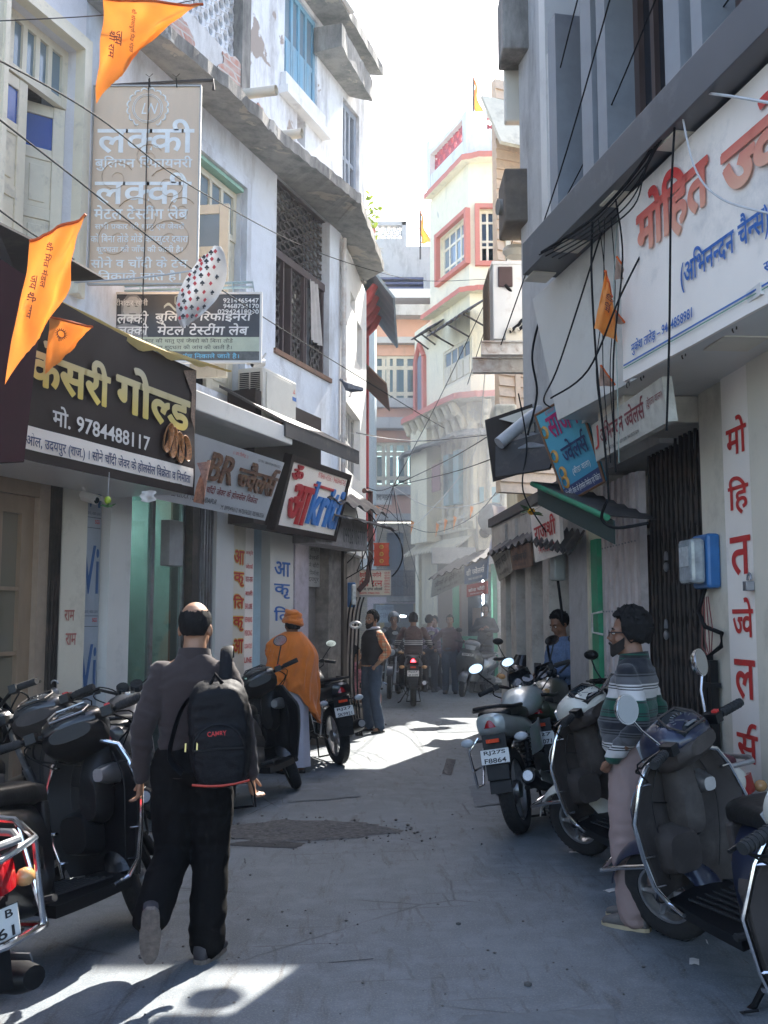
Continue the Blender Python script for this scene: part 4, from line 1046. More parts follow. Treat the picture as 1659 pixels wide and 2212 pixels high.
def cctv(P,aim,label):
 r=root('security_camera',P,label,'security camera','white security cameras on the shop fronts')
 aim=V(aim).normalized();mb=MB();mb.tube([P-aim*.09,P-aim*.085,P+aim*.07,P+aim*.075],[.03,.036,.036,.03],12);mb.sheet(lambda a,b:P+aim*(-.08+.19*b)+V((0,0,.0))+aim.cross(V((0,0,1))).normalized()*.044*math.cos(math.pi*a)+V((0,0,.044))*math.sin(math.pi*a),8,3,.004);mb.build('housing',m_acp,r)
 mb=MB();mb.tube([P+aim*.076,P+aim*.079],.026,12);mb.build('lens',m_glass,r)
 mb=MB();mb.tube([P-aim*.05,P-aim*.08+V((0,0,.06)),P-aim*.12+V((0,0,.1))],.012,8);mb.build('mount',m_acp,r)
cctv(at(556,786,10.3),(-.7,-.8,-.3),'small white camera beside the beige AC unit')
cctv(at(195,1077,8.0),(.8,-.5,-.25),'white bullet camera under the brown golden-lettered banner')
def charm(P,top,label):
 r=root('lucky_charm',P,label,'charm','lemon and chilli charms')
 mb=MB();mb.tube([top,P],.003,4);mb.build('thread',m_wirew,r)
 mb=MB();mb.ell(P-V((0,0,.03)),(.026,.026,.03),10);mb.build('lime',M('lime_peel',(.35,.5,.04),.4),r)
 mb=MB()
 for k in range(5):w=k*1.26;mb.tube([P-V((0,0,.065+.012*(k%2))),P+V((.03*math.cos(w),.03*math.sin(w),-.07)),P+V((.06*math.cos(w),.06*math.sin(w),-.055-.02*(k%2)))],[.007,.007,.002],6)
 mb.build('chilli',M('green_chilli',(.04,.14,.03),.4),r)
charm(at(233,1072,7.3),at(236,1020,7.3),'lime and chilli charm hanging below the brown banner edge')
mb=MB();p0=at(320,1072,7.4);mb.sheet(lambda a,b:p0+V((.05*(a-.5)*2.2+.01*math.sin(b*9),.02*math.sin(a*5),.045*(b-.5)*2*(1-.4*abs(a-.5)))),8,8,.002)
tag(mb.build('paper_tag',m_acp),'scrap of white paper dangling under the brown banner','paper')
ur=root('hanging_signboard',at(735,1230,12.8),'grimy grey signboard with phone number above the roller shutter','sign')
mb=MB();uA,uB=L.px(672,1190,.3)[0],L.px(784,1220,.3)[0];z0,z1=2.55,2.93
mb.fbox(L,uA,uB,z0,z1,.05,.36);mb.build('panel',M('grimy_grey_board',(.25,.23,.23),.7,var=.3,dirt=(.1,.09,.08),dirt_amt=.5),ur)
mb=MB();letter(mb,'09928109777',L.w(uA+(uB-uA)*.5,z0+.06,.363),L.d,(0,0,1),(uB-uA)*.45,.2,0);mb.build('lettering',m_ink,ur)
mb=MB();mb.sheet(lambda a,b:L.w(uA-.05+(uB-uA+.3)*a,3.45-.4*b+.03*math.sin(a*30),.02+.55*b),30,3,.012);tag(mb.build('tin_canopy',m_roofdark),'black rusty tin canopy above the grimy grey signboard','canopy')
mb=MB();mb.sheet(lambda a,b:L.w(uA+.2+(uB-uA+.2)*a,3.02-.16*b+.05*noise.noise(V((a*8,b*2,4))),.05+.62*b),24,4,.012);tag(mb.build('torn_canopy',M('sooty_canvas',(.11,.10,.095),.9,var=.4)),'sagging sooty canvas between the tin canopy and the grimy board','canopy')
LD=Facade(-1.0,.031,1)
h3=root('house',(-.5,20,0),'narrow house strip with red and blue-grey painted corner and small tin awnings','house')
mb=MB();mb.fbox(LD,16.4,26,2.6,9.3,-3,0);mb.fbox(LD,16.4,26,0,2.6,-3,-.5);mb.build('wall',plaster('blue_grey_plaster',(.42,.50,.54),(.25,.25,.25),.5),h3)
mb=MB()
for y in(16.9,18.9):mb.fbox(LD,y,y+.22,3.2,7.4,.001,.12)
mb.fbox(LD,16.9,19.18,3.1,3.3,.001,.24);mb.build('red_trim',m_red,h3)
mb=MB();
for k in range(4):mb.tube([LD.w(17.0+k*.6,7.0,.05),LD.w(17.0+k*.6,7.2,.2),LD.w(17.0+k*.6,7.4,.32)],[.05,.09,.06],8)
mb.build('bracket',m_red,h3)
mb=MB();mb.sheet(lambda a,b:LD.w(16.5+3.2*a,7.85-.85*b+.02*math.sin(a*40),.02+.62*b),30,3,.04);mb.build('awning',M('slate_blue_sheet',(.19,.24,.28),.6),h3)
mb=MB();mb.sheet(lambda a,b:LD.w(16.6+2.2*a,6.05-.5*b+.012*math.sin(a*60),.02+.5*b),30,3,.02);mb.build('plank_awning',m_brownwood,h3)
mb=MB();
for k in range(160):
 p=LD.w(16.6+1.6*random.random(),7.7+.35*random.random(),.05+.25*random.random());q=p+V((random.gauss(0,.14),random.gauss(0,.1),random.gauss(-.02,.14)));mb.tube([p,(p+q)/2+V((0,0,.03)),q],[.006,.005,.002],3)
tag(mb.build('dry_weed',M('dry_straw',(.42,.36,.2),.9)),'dry weed tuft growing out of the wall above the slate awning','weed')
#  FAR END
FS=frame((0,32),(1,0))
def fz(y,Y=32):return CAMH+ray(830,y).z/ray(830,y).y*Y
def fx(x,Y=32):d=ray(x,1336);return d.x/d.y*Y
h4=root('house',(.6,32,0),'salmon pink house with cream windows closing the end of the street','house')
wx0,wx1=fx(808),fx(942)
rowsS=[(fz(870),fz(768)),(fz(1052),fz(955))]
mb=MB();mb.wall(FS,-6,7,fz(1125),fz(690),[(wx0,wx1,a,b)for a,b in rowsS],-.4,0);mb.build('wall',m_sal,h4)
for a,b in rowsS:window(FS,wx0,wx1,a,b,-.05,m_cream,m_gglass,(.12,.2,.32,.52,.7,.78,.9),(.16,.78),h4,.09,.08,.12,gms=None)
gp=bpy.data.objects
mb=MB()
for i,(a,b)in enumerate(rowsS):
 for k in range(5):
  x0=wx0+(wx1-wx0)*(.03,.21,.40,.58,.80)[k];mb.fbox(FS,x0,x0+.22,a+.15,b-.45,-.2,-.16,i)
mb.build('shutter',[m_greenglass,m_pglass],h4)
mb=MB()
for y0,h_,o in((690,.35,.5),(745,.2,.25),(882,.3,.2),(930,.35,.45),(1070,.25,.25),(1125,.2,.35)):
 mb.fbox(FS,-6,7,fz(y0),fz(y0)+h_,.001,o)
mb.build('string_course',m_grey,h4)
mb=MB();u=fx(868);zz=fz(922)
for s_ in(-1,1):
 for k in range(3):mb.tube([FS.w(u+s_*(.1+.16*k+.06*math.cos(q)),zz+.1+.06*math.sin(q)*(1.4-.3*k),.02)for q in[2*math.pi*j/10 for j in range(10)]],.03,5,closed=True)
mb.build('plaster_relief',m_grey,h4)
mb=MB();mb.fbox(FS,-6,7,0,fz(1125),-4,-3.6);mb.fbox(FS,-6,fx(800),0,fz(1125),-.4,0);mb.build('back_wall',m_grey,h4)
h5=root('house',(1,34,0),'bleached white rooftop block with pierced parapet behind the salmon house','house')
F5=frame((0,34),(1,0))
mb=MB();mb.fbox(F5,-4,6,8,fz(532,34),-4,0);mb.fbox(F5,-2,fx(880,34),fz(532,34),fz(515,34),-4,-.0);mb.fbox(F5,fx(870,34),fx(880,34),fz(515,34),fz(478,34),-1,0);mb.fbox(F5,-2,fx(880,34),fz(486,34),fz(478,34),-.3,-.0);mb.build('wall',m_grey,h5)
mb=MB();jali(F5,-2,fx(869,34),fz(515,34),fz(486,34),-.2,-.1,0,mb,26,3,.5);mb.build('jali_screen',m_grey,h5)
mb=MB()
for y in(628,638,648):mb.fbox(F5,-2,fx(915,34),fz(y,34),fz(y,34)+.07,.0,1.2)
mb.build('roof_rail',m_navy,h5)
mb=MB();mb.fbox(F5,-4,6,fz(660,34)-.3,fz(660,34),0,1.8);mb.build('roof_slab',m_bright,h5)
h6=root('house',(1.2,31.6,0),'stone-clad house front with black balcony railing above a lit shop','house')
F6=frame((0,31.6),(1,0));Yf=31.6
sx0,sx1=fx(806,Yf),fx(918,Yf);sz=fz(1304,Yf)
dx0,dx1,dz0,dz1=fx(836,Yf),fx(872,Yf),fz(1290,Yf),fz(1150,Yf)
mb=MB();mb.wall(F6,-3.2,4.2,0,fz(1130,Yf),[(sx0,sx1,0,sz),(dx0,dx1,dz0,dz1)],-.4,0);mb.build('wall',m_stone,h6)
mb=MB();mb.fbox(F6,dx0,dx1,dz0,dz1,-.3,-.25);mb.build('door',M('slate_blue_door',(.10,.15,.19),.6),h6)
mb=MB();mb.fbox(F6,sx0-.18,sx0,0,sz+.2,.001,.12);mb.fbox(F6,sx1,sx1+.45,0,sz+.2,.001,.12);mb.fbox(F6,sx0,sx1,sz,sz+.2,.001,.12);mb.build('shop_surround',M('pinkish_paint',(.55,.46,.48),.6),h6)
mb=MB();mb.fbox(F6,sx0-.5,sx1+.5,0,sz+.1,-3.2,-3.1);mb.fbox(F6,sx0-.6,sx0-.5,0,sz+.1,-3.1,-.4);mb.fbox(F6,sx1+.5,sx1+.6,0,sz+.1,-3.1,-.4);mb.fbox(F6,sx0-.5,sx1+.5,sz+.1,sz+.2,-3.1,-.4);mb.build('shop_interior',M('dusty_blue_interior',(.12,.14,.16),.8),h6)
mb=MB();mb.fbox(F6,sx0+.2,sx0+.35,0,sz,-.25,-.1);mb.fbox(F6,sx1-.35,sx1-.05,0,sz,-.3,-.05)
for k in range(8):mb.fbox(F6,sx1-.34+k*.035,sx1-.32+k*.035,0,sz,-.05,-.03)
mb.build('folding_gate',M('yellow_gate_paint',(.5,.38,.12),.6),h6)
mb=MB()
for xa,xb in((820,842),(858,878)):mb.fbox(F6,fx(xa),fx(xb),sz-.42,sz-.36,-1.4,-1.34)
mb.build('tube_light',m_tube,h6)
mb=MB();mb.fbox(F6,sx0+.4,sx1-.4,0,.9,-1.9,-1.4);mb.build('counter',m_creamv,h6)
bx0,bx1,bz0,bz1=fx(842,31),fx(914,31),fz(1289,31),fz(1232,31)
F6b=frame((0,31.0),(1,0))
mb=MB();mb.fbox(F6,bx0-.1,bx1+.1,bz0-.15,bz0,.001,.75);mb.build('balcony_floor',m_slab,h6)
mb=MB();mb.fbox(F6b,bx0,bx1,bz1-.04,bz1,-.02,.02);mb.fbox(F6b,bx0,bx1,bz0+.03,bz0+.06,-.02,.02);mb.fbox(F6b,bx0,bx1,bz1-.2,bz1-.18,-.015,.015)
for k in range(23):x=bx0+(bx1-bx0)*k/22;mb.fbox(F6b,x-.012,x+.012,bz0+.03,bz1,-.012,.012)
for k in range(5):
 c=bx0+(bx1-bx0)*(k+.5)/5;mb.tube([F6b.w(c+.09*math.cos(q),(bz0+bz1)/2+.09*math.sin(q),.02)for q in[2*math.pi*j/12 for j in range(12)]],.012,4,closed=True)
mb.build('balcony_railing',m_iron,h6)
mb=MB();P0=F6.w(fx(908),fz(1240),.2);P1=F6.w(fx(946),fz(1360),.9);mb.tube([P0,P1],.04,6);q0,q1=F6.w(sx1+.3,1.6,.2),F6.w(sx1+1.5,.0,.2);mb.hexa([q0+V((0,0,-.1)),q1+V((0,0,0)),q1+V((0,-.12,0)),q0+V((0,-.12,-.1)),q0+V((0,0,.5)),q1+V((0,0,.45)),q1+V((0,-.12,.45)),q0+V((0,-.12,.5))]);mb.build('stair_wall',m_creamv,h6)
sr,a,b,z0,zt=board('hanging_signboard',F6,.3,812,1345,850,1307,.03,M('pale_blue_board',(.35,.42,.46),.5),'small pale blue shop board hanging inside the lit end shop','sign')
mb=MB();ptext(mb,'SRI DARSHAN',F6,.303,815,1318,848,1310,0);ptext(mb,'GEMS',F6,.303,820,1334,843,1324,0);mb.build('lettering',m_navy,sr)
nb,a,b,z0,zt=board('wall_signboard',FS,.08,806,1090,846,1052,.04,m_acp,'white signboard with black script on the salmon wall','sign')
mb=MB();ptext(mb,'सोनी मंडली',FS,.082,809,1081,844,1060,.016);mb.build('lettering',m_ink,nb)
#  pale yellow corner house
FA=Facade(11.9,-.37,-1);FB=frame((0,26),(1,0))
h7=root('house',(2.6,27,0),'tall pale yellow corner house with coral red window surrounds and carved lower front','house')
yA=lambda y:FA.uy(y)
def pf(x,y,n=0):return FA.px(x,y,n)
uA0,uA1,uA2=yA(26),yA(28.35),yA(29.5)
zslab=pf(928,436)[1];zpar=pf(928,360)[1]
zmid=pf(935,690)[1];zcar=pf(935,905)[1];zlow=pf(935,1180)[1]
rw=(pf(951,560)[0],pf(1012,520)[0],pf(951,610)[1],pf(951,515)[1]);rw=(rw[1],rw[0],rw[2],rw[3])
sw=sorted((pf(958,780)[0],pf(1018,780)[0]));szb,szt=pf(958,842)[1],pf(958,762)[1]
mb=MB();mb.wall(FA,uA0,uA1,zmid,zslab,[rw],-.35,0);mb.wall(FA,uA0,uA2,zcar,zmid,[(sw[0],sw[1],szb,szt)],-.35,0)
XB1=4.35;X0=2.28
def zb(y):return fz(y,26)
bw=(fx(1044,26),fx(1082,26),zb(566),zb(452))
mb.wall(FB,X0,XB1,zcar,zslab,[bw],-.35,0)
mb.build('wall',m_yel,h7)
mb=MB();mb.add([(XB1-.3,26.35,0),(XB1,26,0),(XB1,34,0),(XB1-.3,34,0),(XB1-.3,26.35,zslab),(XB1,26,zslab),(XB1,34,zslab),(XB1-.3,34,zslab)],[(0,1,5,4),(1,2,6,5),(2,3,7,6),(3,0,4,7)]);mb.fbox(FA,uA1-.05,uA1+.2,zmid,zslab,-2.5,-.01);mb.fbox(FA,uA2-.05,uA2+.2,0,zmid,-2.5,-.01)
mb.build('rear_wall',m_yel,h7)
mb=MB();mb.fbox(FA,uA0+.4,uA1-.4,zcar,zslab-.1,-1.6,-1.2);mb.fbox(FB,X0+.9,XB1-.4,zcar,zslab-.1,-1.6,-1.2);mb.build('inner_room',m_void,h7)
slab('eave',[pl(FA,uA1+.1,.22),pl(FA,uA0-.1,.25),(X0+.25,25.6,0),(XB1,25.6,0)],[pl(FA,uA1,-.3),pl(FA,uA0,-.3),(X0+.3,26.2,0),(XB1,26.2,0)],zslab,zslab+.16,[m_redw,m_yel],h7,.03)
mb=MB();zp0=zslab+.17;ztp=zp0+1.25
mb.fbox(FA,uA0,uA1,zp0,zp0+.5,-.25,.1);mb.fbox(FA,uA0,uA1,ztp-.12,ztp,-.25,.1);mb.fbox(FB,X0,XB1,zp0,ztp-.5,-.25,.1)
for f in(0,1):mb.fbox(FA,uA0+(uA1-uA0)*f-.12,uA0+(uA1-uA0)*f+.12,zp0,ztp+.35*f,-.27,.12)
mb.fbox(FB,X0+.5,XB1,ztp-.12,ztp,-.25,.1);mb.fbox(FB,X0,X0+.5,ztp-.5,ztp,-.25,.1)
mb.build('parapet',plaster('pale_grey_parapet',(.74,.73,.68),(.4,.38,.35),.4),h7)
mb=MB();jali(FA,uA0+.12,uA1-.12,zp0+.5,ztp-.12,-.12,-.04,0,mb,12,3,.5);jali(FB,X0+.5,XB1,ztp-.5,ztp-.12,-.12,-.04,0,mb,8,2,.5);mb.build('jali_screen',M('maroon_red_paint',(.48,.10,.12),.7),h7)
def surround(F,h,e,mat,n=.1,name='window_surround'):
 mb=MB();mb.fbox(F,h[0]-e,h[0],h[2]-e,h[3]+e,.001,n);mb.fbox(F,h[1],h[1]+e,h[2]-e,h[3]+e,.001,n);mb.fbox(F,h[0],h[1],h[2]-e,h[2],.001,n-.004);mb.fbox(F,h[0],h[1],h[3],h[3]+e,.001,n-.004);mb.build(name,mat,h7)
surround(FA,rw,.12,m_redw,.14);surround(FB,bw,.12,m_redw,.12)
window(FA,*rw,-.1,m_creamw,m_pglass,(.18,.36,.55,.8),(.22,.72),h7,.07,.06,.07)
window(FB,*bw,-.1,m_creamw,m_glass,(.5,),(.28,.40,.8),h7,.08,.06,.06)
mb=MB();mb.fbox(FB,bw[0]+.08,bw[1]-.08,bw[2]+.08,bw[2]+.5,-.14,-.13);mb.build('green_pane',m_greenglass,h7)
slab('red_ledge',[pl(FA,uA1+.2,.3),pl(FA,uA0,.3),(X0+.2,25.7,0),(XB1,25.7,0)],[pl(FA,uA1,-.1),pl(FA,uA0,-.1),(X0+.1,26.1,0),(XB1,26.1,0)],zmid,zmid+.14,[m_redw,m_yel],h7,.03)
window(FA,sw[0],sw[1],szb,szt,-.02,m_cream,m_pglass,(.25,.5,.75),(.55,),h7,.08,.06,.07)
mb=MB()
for k in range(4):a=sw[0]+.1+(sw[1]-sw[0]-.2)*k/4;mb.fbox(FA,a+.04,a+(sw[1]-sw[0]-.2)/4-.04,szb+.1,szb+(szt-szb)*.5,-.06,.0)
mb.build('shutter',m_cream,h7)
def sheet_awning(x0,y0,x1,y1,F,nn,drop,name,mat,par):
 u0,z0=F.px(x0,y0,nn);u1,_=F.px(x1,y1,nn)
 mb=MB();mb.sheet(lambda a,b:F.w(u0+(u1-u0)*a,z0+drop*(1-b)+.025*math.sin(a*60),nn*b+.02*(1-b)),60,3,.015);mb.build(name,mat,par)
 mb=MB()
 for f in(.1,.5,.9):u=u0+(u1-u0)*f;mb.tube([F.w(u,z0-.25,.01),F.w(u,z0+.02,nn*.9)],.025,5)
 mb.build('awning_strut',m_iron,par)
sheet_awning(922,728,1004,664,FA,.7,.45,'awning',m_roofdark,h7)
sheet_awning(888,735,925,728,FA,.5,.3,'awning',m_roofdark,h7)
pw=sorted((pf(903,850)[0],pf(917,850)[0]));pz0,pz1=pf(910,900)[1],pf(910,775)[1]
mb=MB();mb.fbox(FA,pw[0]-.15,pw[0],pz0,pz1,.001,.1);mb.fbox(FA,pw[1],pw[1]+.15,pz0,pz1,.001,.1);
cu_=(pw[0]+pw[1])/2;mb.tube([FA.w(pw[0]-.07,pz1,.05),FA.w(cu_,pz1+.45,.05),FA.w(pw[1]+.07,pz1,.05)],.08,6);mb.build('red_arch',m_redw,h7)
mb=MB();mb.fbox(FA,pw[0],pw[1],pz0,pz1+.1,.001,.02);mb.build('tall_pane',m_pglass,h7)
slab('carved_cornice',[pl(FA,uA2,.55),pl(FA,uA0-.1,.55),(X0+.3,25.4,0),(XB1,25.4,0)],[pl(FA,uA2,-.1),pl(FA,uA0,-.1),(X0,26.1,0),(XB1,26.1,0)],zcar,zcar+.16,[m_redw,m_yel],h7,.05)
m_carve=plaster('carved_sandstone',(.66,.58,.42),(.34,.3,.25),.8,(.5,.46,.4),.3,2.0)
def bracketed(F,ua,ub__,z,k,mb):
 for i in range(k):
  u=ua+(ub__-ua)*(i+.5)/k
  mb.tube([F.w(u,z-.75,.02),F.w(u,z-.55,.12),F.w(u,z-.38,.16),F.w(u,z-.22,.34),F.w(u,z-.02,.46)],[.06,.11,.08,.13,.1],8)
  mb.ell(F.w(u,z-.62,.1),(.1,.1,.12),8);mb.ell(F.w(u,z-.3,.36),(.09,.09,.1),8)
mb=MB();bracketed(FA,uA0,uA2,zcar,8,mb);bracketed(FB,X0+.2,XB1,zcar,5,mb);mb.build('bracket',m_carve,h7)
mb=MB();mb.fbox(FA,uA0,uA2,zlow-2.2,zcar,-.4,-.1);mb.fbox(FB,X0-.1,XB1,0,zcar,-.4,-.1);mb.build('carved_wall',m_carve,h7)
slab('lower_eave',[pl(FA,uA2,.65),pl(FA,uA0-.1,.65),(X0+.3,25.35,0),(XB1,25.35,0)],[pl(FA,uA2,-.1),pl(FA,uA0,-.1),(X0,26.1,0),(XB1,26.1,0)],zcar-1.0,zcar-.92,[m_slab,m_slab],h7,.12,.2)
mb=MB()
zq0,zq1=pf(980,1150)[1],pf(980,930)[1]
for i in range(9):
 u=uA0+(uA2-uA0)*i/8
 mb.tube([FA.w(u,zq0,-.05),FA.w(u,zq0+.2,-.02),FA.w(u,zq0+.3,-.05),FA.w(u,zq1-.3,-.05),FA.w(u,zq1-.2,-.0),FA.w(u,zq1,-.05)],[.1,.12,.07,.06,.11,.1],8)
 if i<8:
  u2=uA0+(uA2-uA0)*(i+1)/8
  mb.tube([FA.w(u+(u2-u)*t,zq1-.55+.4*math.sin(math.pi*t)+.05*abs(math.sin(t*12)),-.04)for t in[k/12 for k in range(13)]],.05,5)
for z in(zq0,zq0+.32,zq1):mb.fbox(FA,uA0,uA2,z,z+.08,-.1,.04)
for i in range(6):
 u=X0+.1+(XB1-X0-.2)*i/5;mb.tube([FB.w(u,zq0,-.05),FB.w(u,zq1-.2,-.05),FB.w(u,zq1,-.02)],[.08,.06,.1],8)
for z in(zq0,zq0+.32,zq1):mb.fbox(FB,X0,XB1,z,z+.08,-.1,.04)
for k in range(60):
 z=random.uniform(zq0+.5,zq1-.2);u=random.uniform(uA0,uA2);mb.ell(FA.w(u,z,-.09),(.07,.05,.09),6)
mb.build('carving',m_carve,h7)
m_teal=M('faded_teal_paint',(.20,.36,.38),.65,var=.15,dirt=(.3,.34,.33),dirt_amt=.3)
mb=MB()
for(x0,x1,y0,y1)in((967,978,1093,985),(988,1000,1090,975)):
 ua_,ub2=sorted((pf(x0,y0)[0],pf(x1,y0)[0]));mb.fbox(FA,ua_,ub2,pf(x0,y0)[1],pf(x0,y1)[1],-.05,.12)
mb.build('shutter',m_teal,h7)
mb=MB()
for(x0,x1,y0,y1)in((1039,1048,1085,1052),(1062,1083,1085,1052)):mb.fbox(FB,fx(x0,26),fx(x1,26),zb(y0),zb(y1),-.1,.0)
mb.build('small_shutter',m_teal,h7)
mb=MB();ua_,ub2=sorted((pf(920,1100)[0],pf(962,1100)[0]));mb.fbox(FA,ub2-.9,ub2+.3,zlow+.1,zcar-.3,-.3,.35);mb.build('corner_pier',m_yel,h7)
mb=MB();q=pf(942,1030,.36);mb.fbox(FA,q[0]-.28,q[0]+.28,q[1]-.4,q[1]+.35,.351,.37);mb.build('notice_plate',M('faded_maroon_plate',(.25,.12,.12),.6),h7)
mb=MB();zc2=zq0-.15
mb.sheet(lambda a,b:FA.w(uA0+(uA2-uA0)*a,zc2-.3*b-.08*b*abs(math.sin(a*60)),.0+.45*b),90,3,.03);mb.build('scalloped_fringe',m_carve,h7)
mb=MB();mb.fbox(FA,uA0-.2,uA2,0,zlow-.3,-1.0,-.5);mb.build('shop_wall',m_grey,h7)
h8b=root('house',(5.5,20,0),'added unseen house whose jutting top floor blocks sun behind the peach clapboard house','house')  # added house, out of view; its top floor trims the mid-street sun strip
mb=MB();mb.box((4.7,18.2,0),(6.8,22,12));mb.build('wall',m_bright,h8b)
mb=MB();mb.box((2.35,18.5,9.4),(4.69,20.3,12));mb.build('added_sun_block',m_yel,h8b)
h8=root('house',(7,28,0),'added unseen pale block past the yellow corner house that shades the street','house')  # added out of view; its roof height sets the far edge of the sun strip
mb=MB();mb.box((4.45,26.4,0),(10,36,9.6));mb.build('wall',m_bright,h8)
mb=MB();mb.box((4.45,26.3,9.6),(10,36,9.75));mb.build('roof',m_slab,h8)
#  RIGHT SIDE
RL=Facade(2.56,-.07,-1);RU=Facade(2.78,-.198,-1)
def ur_(x,y=1250,n=0):return RL.px(x,y,n)[0]
def uu_(x,y=600,n=0):return RU.px(x,y,n)[0]
r1=root('shop_house',(2.6,5.5,0),'white modern shop house with grey framed windows and projecting fascia','house')
zs=3.13
zf1=RU.px(1145,650)[1]
uE=uu_(1150,640);uN=RU.uy(1.0)
uB=uu_(1205,915)
def fascia(n0,n1,ua,z0,z1):return MB().hexa([RU.w(ua,z0,n0),RU.w(uB,z0,n0),RU.w(uB,z0,n1),RU.w(ua,z0,n1),RU.w(ua,z1,n0),RU.w(uE,z1,n0),RU.w(uE,z1,n1),RU.w(ua,z1,n1)])
fascia(-.9,-.02,uN,zs,zf1).build('fascia_box',m_acp,r1)
pn=fascia(-.018,0,uu_(1352,700),zs-.01,zf1-.004).build('fascia_panel',M('yellowed_white_panel',(.60,.58,.53),.4,var=.05,scale=2,dirt=(.30,.27,.23),dirt_amt=.32),r1)
ld=.26
mb=MB();mb.fbox(RU,uN,uu_(1130,645,ld),zf1,zf1+.25,-.9,ld);mb.build('grey_ledge',m_acpg,r1,bevel=.005)
mb=MB()
for x,y in((1166,606),(1235,535),(1340,420),(1470,300)):
 u=uu_(x,y,ld*.5);mb.fbox(RU,u-.11,u+.11,zf1-.012,zf1-.001,.04,ld-.04)
mb.build('downlight',m_creamv,r1)
zw0=zf1+.25;zw1=RU.px(1146,148,0)[1]
segs=[(1169,1209,'w'),(1209,1226,'g'),(1228,1282,'k'),(1282,1306,'g'),(1304,1318,'w'),(1318,1338,'g'),(1338,1470,'k'),(1470,1505,'g'),(1505,1531,'w'),(1531,1556,'g'),(1556,1690,'k'),(1690,1740,'g'),(1740,1790,'w')]
def uz_(x):return RU.px(x,330,0)[0]
mbw,mbg=MB(),MB()
m_brf=M('brown_aluminium',(.11,.075,.065),.4,.3)
for x0,x1,k in segs:
 a,b=uz_(x1)+.001,uz_(x0)-.001
 if k=='w':mbw.fbox(RU,a,b,zw0,zw1,-.5,-.06)
 elif k=='g':mbg.fbox(RU,a,b,zw0,zw1,-.5,.08)
mbw.fbox(RU,uz_(1169),uE-.12,zw0,zw1+3,-.5,-.05);
mbw.build('white_pilaster',m_acp,r1);mbg.build('grey_pilaster',M('blue_grey_panel',(.26,.275,.30),.35,var=.08),r1)
for x0,x1,k in segs:
 if k!='k':continue
 a,b=uz_(x1)+.002,uz_(x0)-.002
 window(RU,a,b,zw0+.12,zw1,-.12,m_brf,m_glass,(.4,.72)if x1-x0>60 else(.45,),(),r1,.07,.08,.05)
 mb=MB();mb.fbox(RU,a,b,zw0,zw0+.118,-.4,-.05);mb.build('sill',m_acp,r1)
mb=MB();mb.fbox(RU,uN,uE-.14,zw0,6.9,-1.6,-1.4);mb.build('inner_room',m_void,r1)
mb=MB();mb.fbox(RU,uN,uu_(1126,80,.6),zw1,zw1+.95,-.5,.6);mb.build('upper_balcony',M('mauve_grey_panel',(.30,.265,.27),.4,var=.05),r1,bevel=.01)
mb=MB();mb.fbox(RU,uN,uE,0,10.2,-4,-3.8);mb.fbox(RU,uN,uE,zw1+.95,10.0,-3.8,-.3);mb.fbox(RU,uE-.1,uE,zs,10,-3.8,-.3);mb.fbox(RU,uN,uE+.1,10.0,10.2,-4,.2);mb.build('upper_wall',m_white,r1)
mb=MB();mb.fbox(RU,uE,uE+.36,3.2,9.6,-1.2,-.2);mb.fbox(RU,uE+.36,uE+1.2,3.2,9.6,-1.2,-.33);mb.build('end_wall',m_grey,r1)  # far length added out of view to shift the near sun patch edge
mb=MB();mb.fbox(RU,uE+.02,uE+.2,zf1+.3,6.6,-.2,-.185);mb.build('pink_recess',M('faded_pink_plaster',(.55,.42,.40),.9,var=.2),r1)
un=RL.uy(1.0)
px_=lambda x0,x1:tuple(sorted((ur_(x0),ur_(x1))))
def rpan(name,x0,x1,z0,z1,n0,n1,mat,par=r1,bev=0):
 a,b=px_(x0,x1);mb=MB();mb.fbox(RL,a,b,z0,z1,n0,n1);return mb.build(name,mat,par,bevel=bev)
rpan('pier',1521,1760,0,zs,-.6,0,m_creamv)
rpan('back_wall',1285,1521,0,zs,-1.2,-1.1,m_void)
rpan('soffit',1236,1900,zs+.002,zs+.06,-1.5,.5,m_acp)
st=rpan('sign_strip',1578,1641,.55,RL.px(1600,770)[1],.001,.02,m_vinyl)
column_text(st,['मो','हि','त','ज्वे','ल','र्स'],1583,1638,RL.px(1610,868)[1],RL.px(1610,1668)[1],.023,[m_redink],False,.64,RL,lambda x:ur_(x))
mb=MB();a,b=px_(1640,1760);mb.fbox(RL,a,b,0,zs,.001,.03);mb.build('folding_shutter',m_creamv,r1)
mb=MB();p=RL.w(ur_(1637),RL.px(1637,1265)[1],.03);mb.box((p.x-.05,p.y-.03,p.z-.03),(p.x,p.y+.03,p.z+.025));mb.tube([p+V((-.02,.03*math.cos(q),.03+.04*math.sin(q)))for q in[math.pi*k/8 for k in range(9)]],.008,6);mb.build('padlock',m_steel,st,bevel=.006)
ga_,gb_=px_(1386,1520);zg=RL.px(1450,905)[1]
gate=root('collapsible_gate',RL.w((ga_+gb_)/2,0,-.1),'dark brown collapsible scissor gate with three padlocks in shopfront','gate')
mb=MB();k=26
for i in range(k+1):
 u=ga_+(gb_-ga_)*i/k;mb.tube([RL.w(u+.006*math.sin(z*2.3+i),z,-.1+.03*(i%2))for z in(0,.8,1.6,2.3,zg)],.013,5)
mb.build('upright',m_iron,gate)
mb=MB();du=(gb_-ga_)/k
for i in range(k):
 for j in range(9):
  z=.12+(zg-.3)*j/9
  for s_ in(0,1):mb.tube([RL.w(ga_+du*(i+s_),z,-.085),RL.w(ga_+du*(i+1-s_),z+.26,-.085)],.007,4)
mb.build('scissor_link',m_iron,gate)
